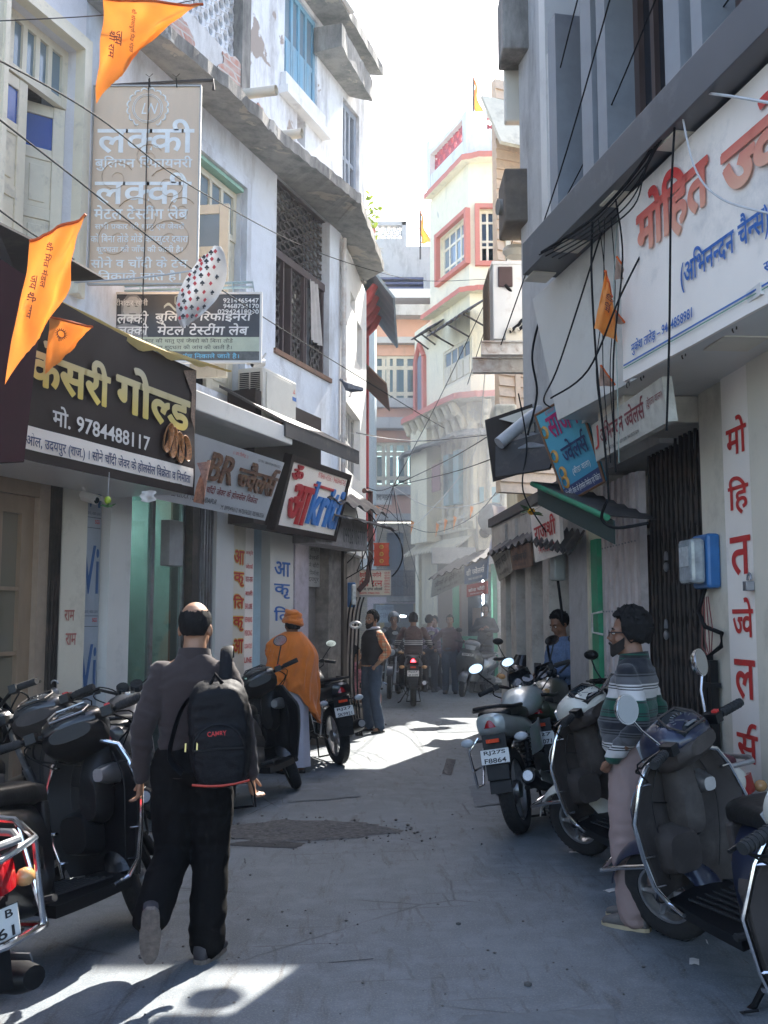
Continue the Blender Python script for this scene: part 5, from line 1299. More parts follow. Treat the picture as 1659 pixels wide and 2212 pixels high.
for yy in(1225,1372,1555):
 mb=MB();u,z=RL.px(1445,yy,-.05);p=RL.w(u,z,-.03);mb.ell(p,(.02,.032,.036),10);mb.tube([p+V((0,.024*math.cos(q),.05+.06*math.sin(q)))for q in[math.pi*kk/8 for kk in range(9)]],.009,6);mb.build('padlock',m_steel,gate)
sa,sb=px_(1306,1384);zh=RL.px(1345,1032)[1]
fsr=root('folding_shutter',RL.w((sa+sb)/2,0,0),'pinkish white ribbed folding shutter beside the dark scissor gate','shutter')
mb=MB();k=12
for i in range(k):u=sa+(sb-sa)*i/k;mb.fbox(RL,u,u+(sb-sa)/k-.006,0,zh,-.06+.012*(i%2),.0+.022*(i%2))
mb.build('slat',M('pinkish_white_paint',(.56,.49,.48),.5,dirt=(.3,.25,.22),dirt_amt=.25),fsr)
mb=MB()
for z in(.6,1.15,1.7,2.25):
 for i in range(k):u=sa+(sb-sa)*(i+.5)/k;mb.ell(RL.w(u,z,.024),(.009,.009,.009),6)
mb.build('rivet',m_steel,fsr)
mb=MB()
for z in(1.0,1.6):mb.tube([RL.w(sb-.02,z-.1,.03),RL.w(sb-.0,z-.08,.12),RL.w(sb-.0,z+.08,.12),RL.w(sb-.02,z+.1,.03)],.012,6)
mb.build('handle',m_rust,fsr)
inr,tx,T,wd,H=tiltboard('shop_signboard',RL,.5,.53,1288,997,1446,912,.06,M('cream_grey_sign',(.50,.48,.42),.45,dirt=(.3,.27,.22),dirt_amt=.3),'cream inner shop sign with dark red lettering under the projecting fascia','sign')
mb=MB();tx(mb,'J',.02,.30,.09,.9,0,0,1,slant=.2);tx(mb,'अभिनंदन ज्वेलर्स',.12,.34,.76,.9,.016,0,0);tx(mb,'(डूँगला वाला)',.79,.5,.98,.78,0,0,0);tx(mb,'9414471509, 9414371509, 9413571509',.18,.1,.66,.2,0,0,2);mb.build('lettering',[M('dark_red_ink',(.20,.02,.03)),m_redink,m_ink],inr)
rpan('lintel_box',1447,1516,RL.px(1480,925)[1],zs-.002,-.3,.5,m_creamv,r1,.01)
rpan('lintel',1286,1447,RL.px(1380,1000)[1]+.05,zs,-.5,.05,m_grey)
zb0=zs-.05;zb1=zf1-.02;bu1=uu_(1352,800,.1);bu0=uN
bnr=root('banner',RU.w((bu0+bu1)/2,zb0,.1),'big white shop banner with huge red gradient lettering over the gate','sign')
mb=MB();mb.sheet(lambda a,b:RU.w(bu0+(bu1-bu0)*a,zb0+(zb1-zb0)*b,.1+.01*noise.noise(V((a*9,b*3,7)))),30,8,.02)
mb.build('sheet',m_vinyl,bnr)
mb=MB();mb.fbox(RU,bu0,bu1-.02,zb0+.02,zb1-.02,0.001,.085);mb.build('backing',m_acp,bnr)
mb=MB();nb_=.132
ptext(mb,'मोहित',RU,nb_,1378,575,1536,432,.032,0,0)
ptext(mb,'ज्वेलर्स',RU,nb_,1562,448,1985,286,.032,0,0)
mb.build('headline',gradz('red_fade_print',(.80,.44,.30),(.62,.04,.035),0.62,.98,.45),bnr)
mb=MB();ptext(mb,'(अभिनन्दन चैन्स)',RU,nb_,1471,636,1668,556,.016,0,0);ptext(mb,'मुकेश तातेड़ – 9414858981',RU,nb_,1364,770,1498,737,.016,0,0);ptext(mb,'सोने चाँदी के',RU,nb_,1650,592,1790,560,.016,0,0);mb.build('lettering',m_blueink,bnr)
mb=MB();u0_,z0_=RU.px(1358,782,nb_)
mb.fbox(RU,bu0,bu1-.04,zb0+.085,zb0+.094,nb_,nb_+.002,0);mb.fbox(RU,bu0,bu1-.04,zb0+.07,zb0+.074,nb_,nb_+.002,1);mb.build('border_line',[m_blueink,m_green],bnr)
mb=MB()
for x,y in((1359,806),(1390,792),(1480,748),(1590,690)):
 u,z=RU.px(x,y,.02);mb.tube([RU.w(u+.02*math.cos(q),zs-.035+.02*math.sin(q),.03)for q in[R(-60+30*k)for k in range(10)]],.004,5)
mb.build('hook',m_iron,r1)
mb=MB();u,_=RL.px(1580,742,.3);mb.fbox(RL,u-.14,u+.14,zs-.01,zs-.001,.15,.4);mb.build('ceiling_light',m_creamv,r1)
mt=root('electric_meter',RL.w(ur_(1540),RL.px(1540,1272)[1],.01),'blue electricity meter box with clear cover on the cream pier','meter')
a,b=px_(1514,1569);z0,z1=RL.px(1540,1272)[1],RL.px(1540,1155)[1];a,b=(a+b)/2-.14,(a+b)/2+.12
mb=MB();mb.fbox(RL,a,b,z0,z1,.001,.09);mb.build('case',M('blue_meter_plastic',(.03,.14,.36),.35),mt,bevel=.02)
mb=MB();mb.fbox(RL,a+.015,b-.015,z0+.03,z1-.03,.092,.19);mb.build('cover',M('cloudy_clear_plastic',(.28,.32,.34),.12,var=.3,scale=14,coat=.4),mt,bevel=.025)
mb=MB();mb.fbox(RL,a+.05,b-.05,z0+.14,z1-.08,.191,.194);mb.build('dial_plate',M('grey_dial',(.42,.45,.46),.3,var=.3,scale=40),mt)
mb=MB();c=(a+b)/2
mb.tube([RL.w(c,z0,.06),RL.w(c+.1,z0-.14,.07),RL.w(c+.02,z0-.24,.06),RL.w(c-.22,z0-.28,.05),RL.w(c-.2,z0-.36,.05),RL.w(c-.02,z0-.42,.05),RL.w(c-.05,z0-.9,.04)],.014,10);mb.build('conduit',m_wire,mt)
mb=MB();mb.fbox(RL,c-.07,c-.015,0,z0-.45,.02,.07);mb.fbox(RL,c+.0,c+.055,0,z0-.42,.02,.07);mb.fbox(RL,c-.1,c+.08,z0-.62,z0-.59,.015,.085);mb.build('trunking',m_black,mt)
mb=MB()
for k in range(4):mb.tube([RL.w(c-.02+.03*k,z0-.05,.05),RL.w(c-.1+.06*k,z0-.25-.04*k,.06),RL.w(c-.04+.02*k,z0-.42,.05)],.004,5)
mb.build('loose_wire',M('red_brown_wire',(.2,.05,.04),.5),mt)
#  shops farther along on the right (low row)
r2=root('shop_row',(1.9,11,0),'low old shop row with pale pillars between the scissor gate and yellow house','shop')
m_pillr=M('stained_cream_pillar',(.50,.46,.41),.7,var=.1,dirt=(.25,.2,.16),dirt_amt=.35)
rowz=2.95
def rp(name,x0,x1,z0,z1,n0,n1,mat):return rpan(name,x0,x1,z0,z1,n0,n1,mat,r2)
rp('green_frame',1291,1305,0,RL.px(1298,1165)[1],-.1,.06,m_green)
rp('green_frame',1280,1290,0,RL.px(1285,1190)[1],-.18,.0,m_green)
rp('pillar',1233,1274,0,2.9,-.4,.02,M('grey_white_pillar',(.42,.41,.41),.6,dirt=(.25,.22,.2),dirt_amt=.3))
rp('jamb',1275,1280,0,2.9,-.3,.03,m_cream)
rp('door',1190,1232,0,2.5,-.95,-.9,m_darkwood)
rp('pillar',1176,1189,0,2.9,-.4,.02,m_pillr)
rp('door',1152,1175,0,2.6,-.45,-.4,M('grey_shutter_dark',(.10,.095,.09),.6))
rp('pillar',1138,1151,0,2.9,-.4,.02,m_pillr)
rp('shutter',1118,1137,0,2.7,-.25,-.2,m_iron)
rp('pillar',1106,1117,0,2.9,-.4,.02,m_pillr)
rp('door',1096,1105,0,2.6,-.3,-.25,m_green)
rp('pillar',1084,1095,0,2.9,-.5,.02,m_pillr)
mb=MB();a,b=px_(1060,1306);mb.fbox(RL,a,b,0,rowz,-3.0,-2.8);mb.fbox(RL,a,b,2.5,rowz,-.5,-.02);mb.fbox(RL,b-.1,b,0,rowz,-3,-.5);mb.build('wall',m_pillr,r2)
mb=MB();mb.fbox(RL,a,b,rowz+.002,rowz+.12,-3,.03);mb.build('roof',m_roofdark,r2)
mb=MB();mb.fbox(RL,a,b,0,.12,-1,.06);mb.build('step',m_slab,r2)
F2=frame((1.62,14.0),(1,.42));h9=root('house',(2.4,14.4,0),'peach clapboard house with cream eave between white house and yellow house','house')
m_peach=M('peach_clapboard',(.66,.50,.36),.6,var=.08,dirt=(.4,.3,.22),dirt_amt=.25)
mb=MB();zt_=9.5
k=40
for i in range(k):
 z=3.4+(zt_-3.4)*i/k;d_=(zt_-3.4)/k
 q0,q1=F2.w(0,z,0),F2.w(3,z,0);mb.hexa([q0+F2.n*.045,q1+F2.n*.045,q1-F2.n*.1,q0-F2.n*.1]+[F2.w(0,z+d_+.01,.008),F2.w(3,z+d_+.01,.008),F2.w(3,z+d_,-.1),F2.w(0,z+d_,-.1)])
mb.build('clapboard',m_peach,h9)
mb=MB();mb.box((2.0,15.4,0),(5.2,16.3,zt_));mb.box((1.95,14.6,0),(2.1,15.4,zt_));mb.box((2.15,15.38,zt_+.21),(2.8,16.28,13));mb.box((4.9,14.8,0),(5.2,15.4,zt_));mb.build('wall',m_yel,h9)  # topmost box is an added hidden storey that blocks sun from the street
mb=MB();mb.box((1.9,14.25,zt_),(5.3,16.4,zt_+.2));mb.build('roof',m_slab,h9)
mb=MB();z8=8.2;mb.sheet(lambda a,b:F2.w(-.25+2.6*a,z8+.95*(1-b),.02+.55*b),8,4,.05);mb.build('eave',m_cream,h9)
window(F2,.12,.8,6.6,7.9,.06,m_cream,m_pglass,(.5,),(.4,),h9,.08,.1,.06)
window(F2,.25,.8,4.6,5.9,.06,m_peach,m_creamv,(.5,),(.4,),h9,.08,.1,.06)
mb=MB();mb.fbox(F2,.16,.6,6.1,6.3,.05,.5);mb.build('gutter',m_corr,h9)
def jut(name,x0,x1,y0,y1,Y,dep,mat,label,cat):
 p0,p1=at(x0,y1,Y),at(x1,y0,Y);mb=MB();mb.box((p0.x,Y,p0.z),(p1.x+.5,Y+dep,p1.z));return tag(mb.build(name,mat,bevel=.02),label,cat)
jut('concrete_box',1091,1142,362,478,9.0,.5,M('dark_brown_concrete',(.17,.14,.11),.9,var=.2,bmp=.4,dirt=(.09,.08,.07),dirt_amt=.4),'dark brown concrete box jutting over the street beside the coral window','ledge box')
jut('concrete_box',1086,1145,-40,104,8.9,.4,m_slab,'grey mouldy concrete hood at the top beside the mauve balcony','ledge box')
jut('wall_panel',1091,1135,108,262,9.3,.1,m_creamv,'cream painted slab hanging under the mouldy concrete hood','panel')
mb=MB();p=at(1075,447,9.2);mb.tube([p,p+V((.5,.1,.02))],.075,12);tag(mb.build('drain_pipe',m_slab),'black-stained drain pipe stub beside the dark concrete box','pipe')
mb=MB();mb.box((2.02,10.95,2.9),(2.6,11.7,5.5));tag(mb.build('concrete_pier',m_slab),'stained concrete pier carrying the rusty girders','pier')
mb=MB();p=at(1128,180,9.5);mb.box((p.x,9.45,6.2),(p.x+.08,9.6,9.3));tag(mb.build('red_post',m_red),'tall red painted corner post beside the cream slab','post')
mb=MB();p=at(1090,575,10.5);mb.lathe([(.001,.0),(.09,.0),(.13,.05),(.12,.09),(.001,.1)],at(1114,555,9.6),'Z',18,closed=False);tag(mb.build('wall_lamp',m_creamv),'small white dome lamp above the white AC unit','lamp')
AQ=11.0
p0,p1=at(1066,738,AQ),at(1140,566,AQ)
ac2=root('ac_outdoor_unit',(p0.x,AQ,p0.z),'old white AC unit seen from its cable side on rusty girders','air conditioner')
m_acw=M('old_white_enamel',(.66,.65,.62),.45,var=.05,scale=4,dirt=(.36,.26,.18),dirt_amt=.22)
mb=MB();mb.box((p0.x,AQ,p0.z+.03),(p1.x,AQ+.8,p1.z));mb.build('casing',m_acw,ac2,bevel=.015)
mb=MB();mb.box((p0.x-.012,AQ-.01,p1.z-.03),(p1.x+.012,AQ+.81,p1.z+.012));mb.build('lid',m_acw,ac2,bevel=.008)
q0,q1=at(1076,620,AQ-.01),at(1107,576,AQ-.01);mb=MB();mb.box((q0.x,AQ-.025,q0.z),(q1.x,AQ-.001,q1.z));mb.build('terminal_cover',M('dark_brown_bakelite',(.06,.03,.028),.35),ac2,bevel=.012)
mb=MB();q0,q1=at(1092,737,AQ-.01),at(1130,712,AQ-.01);mb.box((q0.x,AQ-.03,q0.z),(q1.x,AQ-.001,q1.z));
for f in(.3,.7):c=V((q0.x+(q1.x-q0.x)*f,AQ-.03,q1.z));mb.tube([c,c+V((-.02,-.06,-.03))],.028,8)
mb.build('valve_block',m_creamv,ac2)
mb=MB()
for s0,e in((at(1091,615,AQ-.03),at(1150,655,AQ+.3)),(at(1101,717,AQ-.08),at(1155,640,AQ+.2)),(at(1118,715,AQ-.08),at(1165,640,AQ+.2))):
 mb.tube([s0,s0.lerp(e,.35)+V((0,-.04,-.07)),s0.lerp(e,.7)+V((0,-.02,-.04)),e],.018,8)
mb.build('pipe',m_wire,ac2)
mb=MB()
for i in range(18):z=p0.z+.06+(p1.z-p0.z-.1)*i/18;mb.tube([(p0.x-.035,AQ+.04,z),(p0.x-.045,AQ+.4,z),(p0.x-.035,AQ+.76,z)],.004,4)
for j in range(16):y=AQ+.05+.7*j/15;mb.tube([(p0.x-.035,y,p0.z+.04),(p0.x-.035,y,p1.z-.05)],.004,4)
mb.build('guard_mesh',M('rusty_mesh',(.22,.16,.11),.7),ac2)
def girder(y0,y1,x0,x1,Y,label):
 a,b=at(x0,y1,Y),at(x1,y0,Y);mb=MB();mb.box((a.x,Y,a.z),(b.x+.75,Y+.05,b.z));mb.box((a.x,Y-.05,b.z-.012),(b.x+.75,Y+.0,b.z));mb.box((a.x,Y-.05,a.z),(b.x+.75,Y,a.z+.012))
 for f in(.12,.35,.6,.8):mb.tube([V((a.x+(b.x-a.x)*f,Y-.008,(a.z+b.z)/2)),V((a.x+(b.x-a.x)*f,Y-.001,(a.z+b.z)/2))],.028,12)
 tag(mb.build('steel_girder',m_rust),label,'girder')
girder(738,768,1040,1175,AQ-.08,'upper rusty white girder directly under the white AC unit')
girder(773,806,1021,1165,AQ+.5,'lower rusty white girder set below and behind the other')
bxr=root('derelict_signbox',at(1120,1000,8.9),'broken dark wooden signbox hanging tilted over the street','signbox')
def quadpx(mb,pts,th,dirn=(0,1,0),mi=0):
 q=[at(*p)for p in pts];k=len(q);d=V(dirn)*th
 mb.add(q+[p+d for p in q],[tuple(range(k)),tuple(range(2*k-1,k-1,-1))]+[(i,(i+1)%k,k+(i+1)%k,k+i)for i in range(k)],mi)
mb=MB();quadpx(mb,[(1048,907,8.8),(1150,872,8.9),(1168,1010,8.9),(1066,1040,8.8)],.04);mb.build('end_board',m_darkwood,bxr)
mb=MB();quadpx(mb,[(1078,905,8.75),(1150,880,8.85),(1155,930,8.85),(1140,955,8.8),(1118,915,8.75)],.02);mb.build('torn_panel',m_creamv,bxr)
mb=MB();quadpx(mb,[(1070,963,8.6),(1170,935,8.4),(1195,985,8.2),(1186,1012,8.2),(1070,1030,8.6)],.08,(.3,.9,0));mb.build('lower_board',m_roofdark,bxr)
mb=MB();quadpx(mb,[(1083,948,8.7),(1150,935,8.6),(1195,948,8.4),(1180,965,8.3),(1090,972,8.6)],.01,(0,0,1));mb.build('crumpled_tin',m_corr,bxr)
mb=MB();mb.tube([at(1078,958,8.5),at(1148,900,8.6),at(1166,888,8.7)],.055,14);tag(mb.build('plastic_pipe',M('grey_pvc',(.42,.42,.43),.4,dirt=(.25,.24,.23),dirt_amt=.3)),'thick grey plastic pipe leaning on the broken signbox','pipe')
bsr=root('hanging_signboard',at(1235,1000,7.2),'tilted turquoise jewellers signboard hanging under the white fascia','sign')
c=[at(1225,1085,8.0),at(1306,1040,7.6),at(1246,846,7.6),at(1156,897,8.0)]
o_=(c[1]-c[0]).normalized();up_=(c[3]-c[0]);Hs=up_.length;up_.normalize();Wd=(c[1]-c[0]).length
nn=o_.cross(up_).normalized()
mb=MB();mb.add(c+[p-nn*.03 for p in c],[(0,1,2,3),(7,6,5,4),(0,4,5,1),(1,5,6,2),(2,6,7,3),(3,7,4,0)]);mb.build('panel',gradz('turquoise_print',(.06,.26,.40),(.16,.52,.60),.0,.75),bsr)
mb=MB()
for i in range(4):
 a,b=c[i],c[(i+1)%4];mb.tube([a,b],.012,4)
mb.build('frame',m_brownwood,bsr)
mb=MB();q=[c[0]+nn*.003,c[1]+nn*.003,c[1].lerp(c[2],.17)+nn*.003,c[0].lerp(c[3],.14)+nn*.003];mb.add(q,[(0,1,2,3)]);mb.build('navy_strip',m_navy,bsr)
def bt(mb,s,fx0,fy0,fx1,fy1,mi,w=.016):letter(mb,s,c[0]+o_*Wd*fx0+up_*Hs*fy0+nn*.006,o_,up_,Wd*(fx1-fx0),Hs*(fy1-fy0),w,0,mi)
mb=MB();bt(mb,'साजन',.2,.66,.95,.9,0);bt(mb,'ज्वेलर्स',.3,.36,.95,.6,1);bt(mb,'(बीडा वाला)',.4,.2,.85,.3,2,0);bt(mb,'सोने चाँदी जेवर के होलसेल निर्माता एवं विक्रेता',.03,.03,.97,.12,2,0);bt(mb,'श्री गणेशाय नमः',.25,.92,.6,.97,3,0);mb.build('lettering',[M('crimson_ink',(.4,.02,.12),.5),m_navy,m_whiteink,m_redink],bsr)
mb=MB()
for fx_,fy_ in((.08,.78),(.1,.5),(.15,.3),(.14,.2)):
 P=c[0]+o_*Wd*fx_+up_*Hs*fy_+nn*.006;mb.tube([P+o_*.035*math.cos(q)+up_*.045*math.sin(q)for q in[2*math.pi*k/12 for k in range(12)]],.012,4,closed=True,flat=.2)
mb.build('ornament_print',M('gold_orange_ink',(.55,.27,.05),.4),bsr)
gw=root('awning',at(1225,1100,7.6),'dark awning sheet edged by a bright green pipe','awning')
g0,g1=at(1150,1045,8.6),at(1312,1118,6.7)
mb=MB();mb.tube([g0,g1],.022,10);mb.build('front_pipe',M('bright_green_paint',(.03,.22,.11),.7,dirt=(.06,.1,.07)),gw)
mb=MB();bk=V((.4,.25,.0));mb.sheet(lambda a,b:g0.lerp(g1,a)+bk*b+V((0,0,.02+.01*math.sin(a*50))),24,3,.01);mb.build('sheet',m_roofdark,gw)
mb=MB();mb.sheet(lambda a,b:g0.lerp(g1,a)+V((.05,0,-.02-.16*b)),20,2,.008);mb.build('valance',M('dark_green_tarp',(.025,.045,.04),.7),gw)
for i,(pts,mat,lab,cat,txt,mi)in enumerate((([(930,1290,20.5),(1003,1258,19.5),(1012,1222,19.5),(935,1246,20.5)],M('smoky_grey_board',(.30,.32,.31),.7,var=.2,dirt=(.16,.16,.16),dirt_amt=.4),'long smoky grey signboard tilted above the green doorway','sign','ज्वैलर्स ॐ सोने चाँदी',m_ink),([(1003,1262,19.2),(1052,1250,18.6),(1054,1200,18.6),(1003,1218,19.2)],M('dull_blue_board',(.07,.12,.22),.5,var=.2),'dull blue signboard with pale lettering next to the smoky board','sign','श्री ज्वेलर्स',m_whiteink),([(1008,1290,19.0),(1052,1282,18.6),(1052,1255,18.6),(1008,1264,19.0)],M('dull_red_board',(.30,.05,.05),.6,var=.2),'dull red signboard hanging below the dull blue signboard','sign','सोना चाँदी',m_whiteink),([(1078,1256,13.4),(1107,1234,12.4),(1100,1188,12.3),(1062,1200,13.3)],M('grey_cream_board',(.36,.33,.28),.7,var=.2,dirt=(.2,.17,.14),dirt_amt=.4),'grey cream signboard tilted above the green door','sign','आभूषण भण्डार',m_ink),([(1107,1232,12.3),(1146,1224,11.2),(1146,1172,11.1),(1101,1182,12.2)],M('rusty_brown_board',(.22,.13,.09),.7,var=.3,dirt=(.12,.08,.06),dirt_amt=.4),'rusty brown signboard beside the grey cream one','sign','ज्वेलर्स',m_ink),([(1156,1215,10.7),(1214,1196,9.5),(1206,1090,9.4),(1144,1096,10.6)],m_vinyl,'white cloth banner with red print half hidden by boards','sign','राजश्री',m_redink))):
 q=[at(*p)for p in pts];r=root('hanging_signboard',q[0],lab,cat,'old signboards over the low shop row')
 n_=(q[1]-q[0]).cross(q[3]-q[0]).normalized()
 mb=MB();mb.add(q+[p-n_*.03 for p in q],[(0,1,2,3),(7,6,5,4),(0,4,5,1),(1,5,6,2),(2,6,7,3),(3,7,4,0)]);mb.build('panel',mat,r)
 mb=MB();w_,h_=(q[1]-q[0]),(q[3]-q[0]);letter(mb,txt,q[0]+w_*.1+h_*.35+n_*.006,w_,h_,w_.length*.8,h_.length*.35,.016);letter(mb,'9414160158',q[0]+w_*.2+h_*.12+n_*.006,w_,h_,w_.length*.6,h_.length*.12,0);mb.build('lettering',mi,r)
def canopy(pts,lab,mat=m_roofdark,th=.02):
 q=[at(*p)for p in pts];mb=MB();mb.sheet(lambda a,b:q[0].lerp(q[1],a).lerp(q[3].lerp(q[2],a),b)+V((0,0,.03*math.sin(a*45))),30,3,th);tag(mb.build('tin_canopy',mat),lab,'canopy','tin canopies over the low shop row')
canopy([(925,1252,20.2),(1055,1200,18.4),(1120,1160,19.0),(985,1210,21.0)],'long dark tin canopy above the smoky grey and blue boards')
canopy([(1052,1198,13.2),(1150,1162,10.9),(1180,1130,11.6),(1090,1168,14.0)],'dark tin canopy above the grey cream and brown boards')
canopy([(1150,1172,10.4),(1232,1192,8.9),(1260,1150,9.2),(1180,1136,10.8)],'dark tin canopy above the white cloth banner')
r3=root('shop_row',(2.6,20,0),'shadowed shopfronts with green door frames beyond the row of bikes','shop')
RF=Facade(2.05,.02,-1)
def rf(x,y=1300):return RF.px(x,y)[0]
def rq(name,x0,x1,z0,z1,n0,n1,mat):
 a,b=sorted((rf(x0),rf(x1)));mb=MB();mb.fbox(RF,a,b,z0,z1,n0,n1);mb.build(name,mat,r3)
RFf=frame((0,25.2),(1,0))
mb=MB();mb.fbox(RFf,1.35,2.1,0,3.4,-.3,-.1);mb.build('roller_shutter',M('brown_grey_shutter',(.20,.17,.15),.6),r3)
mb=MB()
for x0,x1 in((978,992),(1064,1074)):mb.fbox(RFf,fx(x0,25.2),fx(x1,25.2),0,3.0,-.3,.05)
mb.fbox(RFf,fx(992,25.2),fx(1064,25.2),0,1.2,-.3,-.02);mb.build('green_frame',m_green,r3)
mb=MB();mb.fbox(RFf,fx(992,25.2),fx(1064,25.2),1.2,2.8,-.3,-.2);mb.build('show_window',m_glass,r3)
mb=MB();mb.fbox(RFf,fx(993,25.2),fx(997,25.2),1.2,2.8,-.1,.02);mb.fbox(RFf,fx(1022,25.2),fx(1040,25.2),1.3,1.9,-.18,-.12);mb.build('wooden_case',m_brownwood,r3)
mb=MB();mb.fbox(RFf,fx(1044,25.2),fx(1047,25.2),1.4,2.6,-.18,-.15);mb.build('tube_light',m_tube,r3)
mb=MB();mb.box((1.75,16.4,0),(4.4,25,3.4))if False else mb.fbox(RFf,1.2,4.4,3.0,3.4,-.3,.2);mb.fbox(RFf,fx(1075,25.2),4.4,0,3.0,-.3,.0);mb.build('wall',m_pillr,r3)
mb=MB();mb.fbox(RFf,1.9,4.4,0,.22,.0,2.6);mb.build('step',m_slab,r3)
def smoothpts(P,n=5):
 P=[V(p)for p in P];out=[]
 for i in range(len(P)-1):
  a,b,c,d=P[max(i-1,0)],P[i],P[i+1],P[min(i+2,len(P)-1)]
  for k in range(n):
   t=k/n;out.append(.5*((2*b)+(c-a)*t+(2*a-5*b+4*c-d)*t*t+(3*b-a-3*c+d)*t**3))
 return out+[P[-1]]
#  VEHICLES (x forward, y left, z up; origin on the ground under the middle)
def paint(name,col,met=0,rough=.28,dust=.25):return M(name,col,rough,met,var=.06,scale=6,coat=.5,dirt=tuple(.6*c+.03 for c in col),dirt_amt=dust)
p_black=paint('black_gloss_paint',(.006,.006,.007),dust=.1);p_red=paint('red_gloss_paint',(.42,.015,.02));p_white=paint('off_white_paint',(.62,.60,.53));p_navy=paint('navy_paint',(.012,.018,.045))
p_grey=paint('silver_grey_paint',(.40,.44,.44),.4);p_maroon=M('maroon_seat',(.10,.025,.035),.5)
m_trim=M('grey_brown_plastic',(.060,.050,.046),.6,var=.18,spec=.22,dirt=(.12,.105,.092),dirt_amt=.4)
m_seat=M('black_seat_vinyl',(.009,.009,.009),.42,bmp=.15,spec=.35,dirt=(.04,.04,.04),dirt_amt=.15)
m_engine=M('dusty_engine_metal',(.09,.088,.085),.5,.6,dirt=(.09,.07,.055),dirt_amt=.5,bmp=.2)
m_plate=M('white_plate',(.72,.72,.70),.4,var=.03)
m_lens=glassy('clear_lens',(.42,.45,.48),.06);m_redl=glassy('red_lens',(.30,.006,.01),.08);m_amb=glassy('amber_lens',(.55,.30,.12),.1)
m_mirror=M('mirror_glass',(.6,.62,.65),.03,1.0,var=.02);m_dash=glassy('dash_glass',(.02,.025,.03),.05)
m_orange_r=M('orange_reflector',(.75,.07,.02),.25);m_litred=lamp_mat('lit_brake_lamp',(1,.02,.03),7.0,(.4,.01,.01))
def wheel(par,c,r,w,name,T=None,spokes=6,rimmat=None,rim_r=.62):
 wr=bpy.data.objects.new(name,None);COL.objects.link(wr);wr.parent=par;wr.empty_display_size=.05
 h=w/2;q=r*rim_r
 ty=MB();ty.lathe([(q,-h*.8),(q+(r-q)*.45,-h),(r-h*.45,-h*.9),(r-h*.12,-h*.55),(r,0),(r-h*.12,h*.55),(r-h*.45,h*.9),(q+(r-q)*.45,h),(q,h*.8)],c,'Y',36)
 for k in range(44):
  a=2*math.pi*k/44
  for s_ in(-1,1):
   P=[V(c)+V(((r+.003)*math.cos(a+b_),o*s_*h,(r+.003)*math.sin(a+b_)))for b_,o in((0,.08),(.06,.5),(.12,.5),(.06,.08))]
   ty.add(P,[(0,1,2,3)],1)
 rm=MB();rm.lathe([(q+.012,-h*.7),(q+.012,h*.7),(q-.012,h*.6),(q-.018,0),(q-.012,-h*.6)],c,'Y',32)
 rm.lathe([(.001,-h*.9),(r*.2,-h*.9),(r*.22,-h*.5),(r*.22,h*.5),(r*.2,h*.9),(.001,h*.9)],c,'Y',18,closed=False)
 for k in range(spokes):
  a=2*math.pi*k/spokes;d=V((math.cos(a),0,math.sin(a)));rm.tube([V(c)+d*r*.15,V(c)+d*(q-.01)],[.026*r/.22,.017*r/.22],6,flat=.8)
 for m_,nm,mt in((ty,'tyre',[m_rubber,m_black]),(rm,'rim',rimmat or m_alu)):
  if T:m_.xf(T)
  m_.build(nm,mt,wr,local=True)
 return wr
def part(par,name,mat,mb,T=None,bevel=0):
 if T:mb.xf(T)
 return mb.build(name,mat,par,bevel=bevel,local=True)
def number_plate(par,lines,P,right,up,w=.2,h=.1,mats=None,T=None):
 P,right,up=V(P),V(right).normalized(),V(up).normalized();n=right.cross(up)
 mb=MB();q=[P-right*w/2-up*h/2,P+right*w/2-up*h/2,P+right*w/2+up*h/2,P-right*w/2+up*h/2];mb.hexa([p-n*.006 for p in q]+q)
 o=part(par,'number_plate',m_plate,mb,T,.003)
 mb=MB();k=len(lines)
 for i,s in enumerate(lines):
  hh=h/k*.66;letter(mb,s,P-right*w*.38+up*(h/2-(i+.86)*h/k)+n*.002,right,up,w*.76,hh,.016)
 mb.tube([q[0]+n*.001,q[1]+n*.001,q[2]+n*.001,q[3]+n*.001],.002,4,closed=True)
 part(o,'lettering',m_ink,mb,T)
def mirror(par,base,tip,T,back,r=(.058,.045),round_=False):
 """stalk and oval head whose glass looks towards 'back'"""
 base,tip,back=V(base),V(tip),V(back).normalized()
 o=part(par,'mirror',m_black if not round_ else m_chrome,MB().tube([base,base.lerp(tip,.5)+V((.015,0,.0)),tip],.006,8),T)
 x=back.cross(V((0,0,1))).normalized();y=x.cross(back).normalized()
 def ring(k,d):return[tip+y*.03+back*d+x*r[0]*k*math.cos(a)+y*r[1]*k*math.sin(a)for a in[2*math.pi*i/20 for i in range(20)]]
 part(o,'mirror_shell',m_black if not round_ else m_chrome,MB().rings([ring(.3,-.035),ring(.75,-.028),ring(1,-.008),ring(1.02,.004)]),T)
 part(o,'mirror_glass',m_mirror,MB().rings([ring(.93,.0045),ring(.93,.006)],sm=False),T)
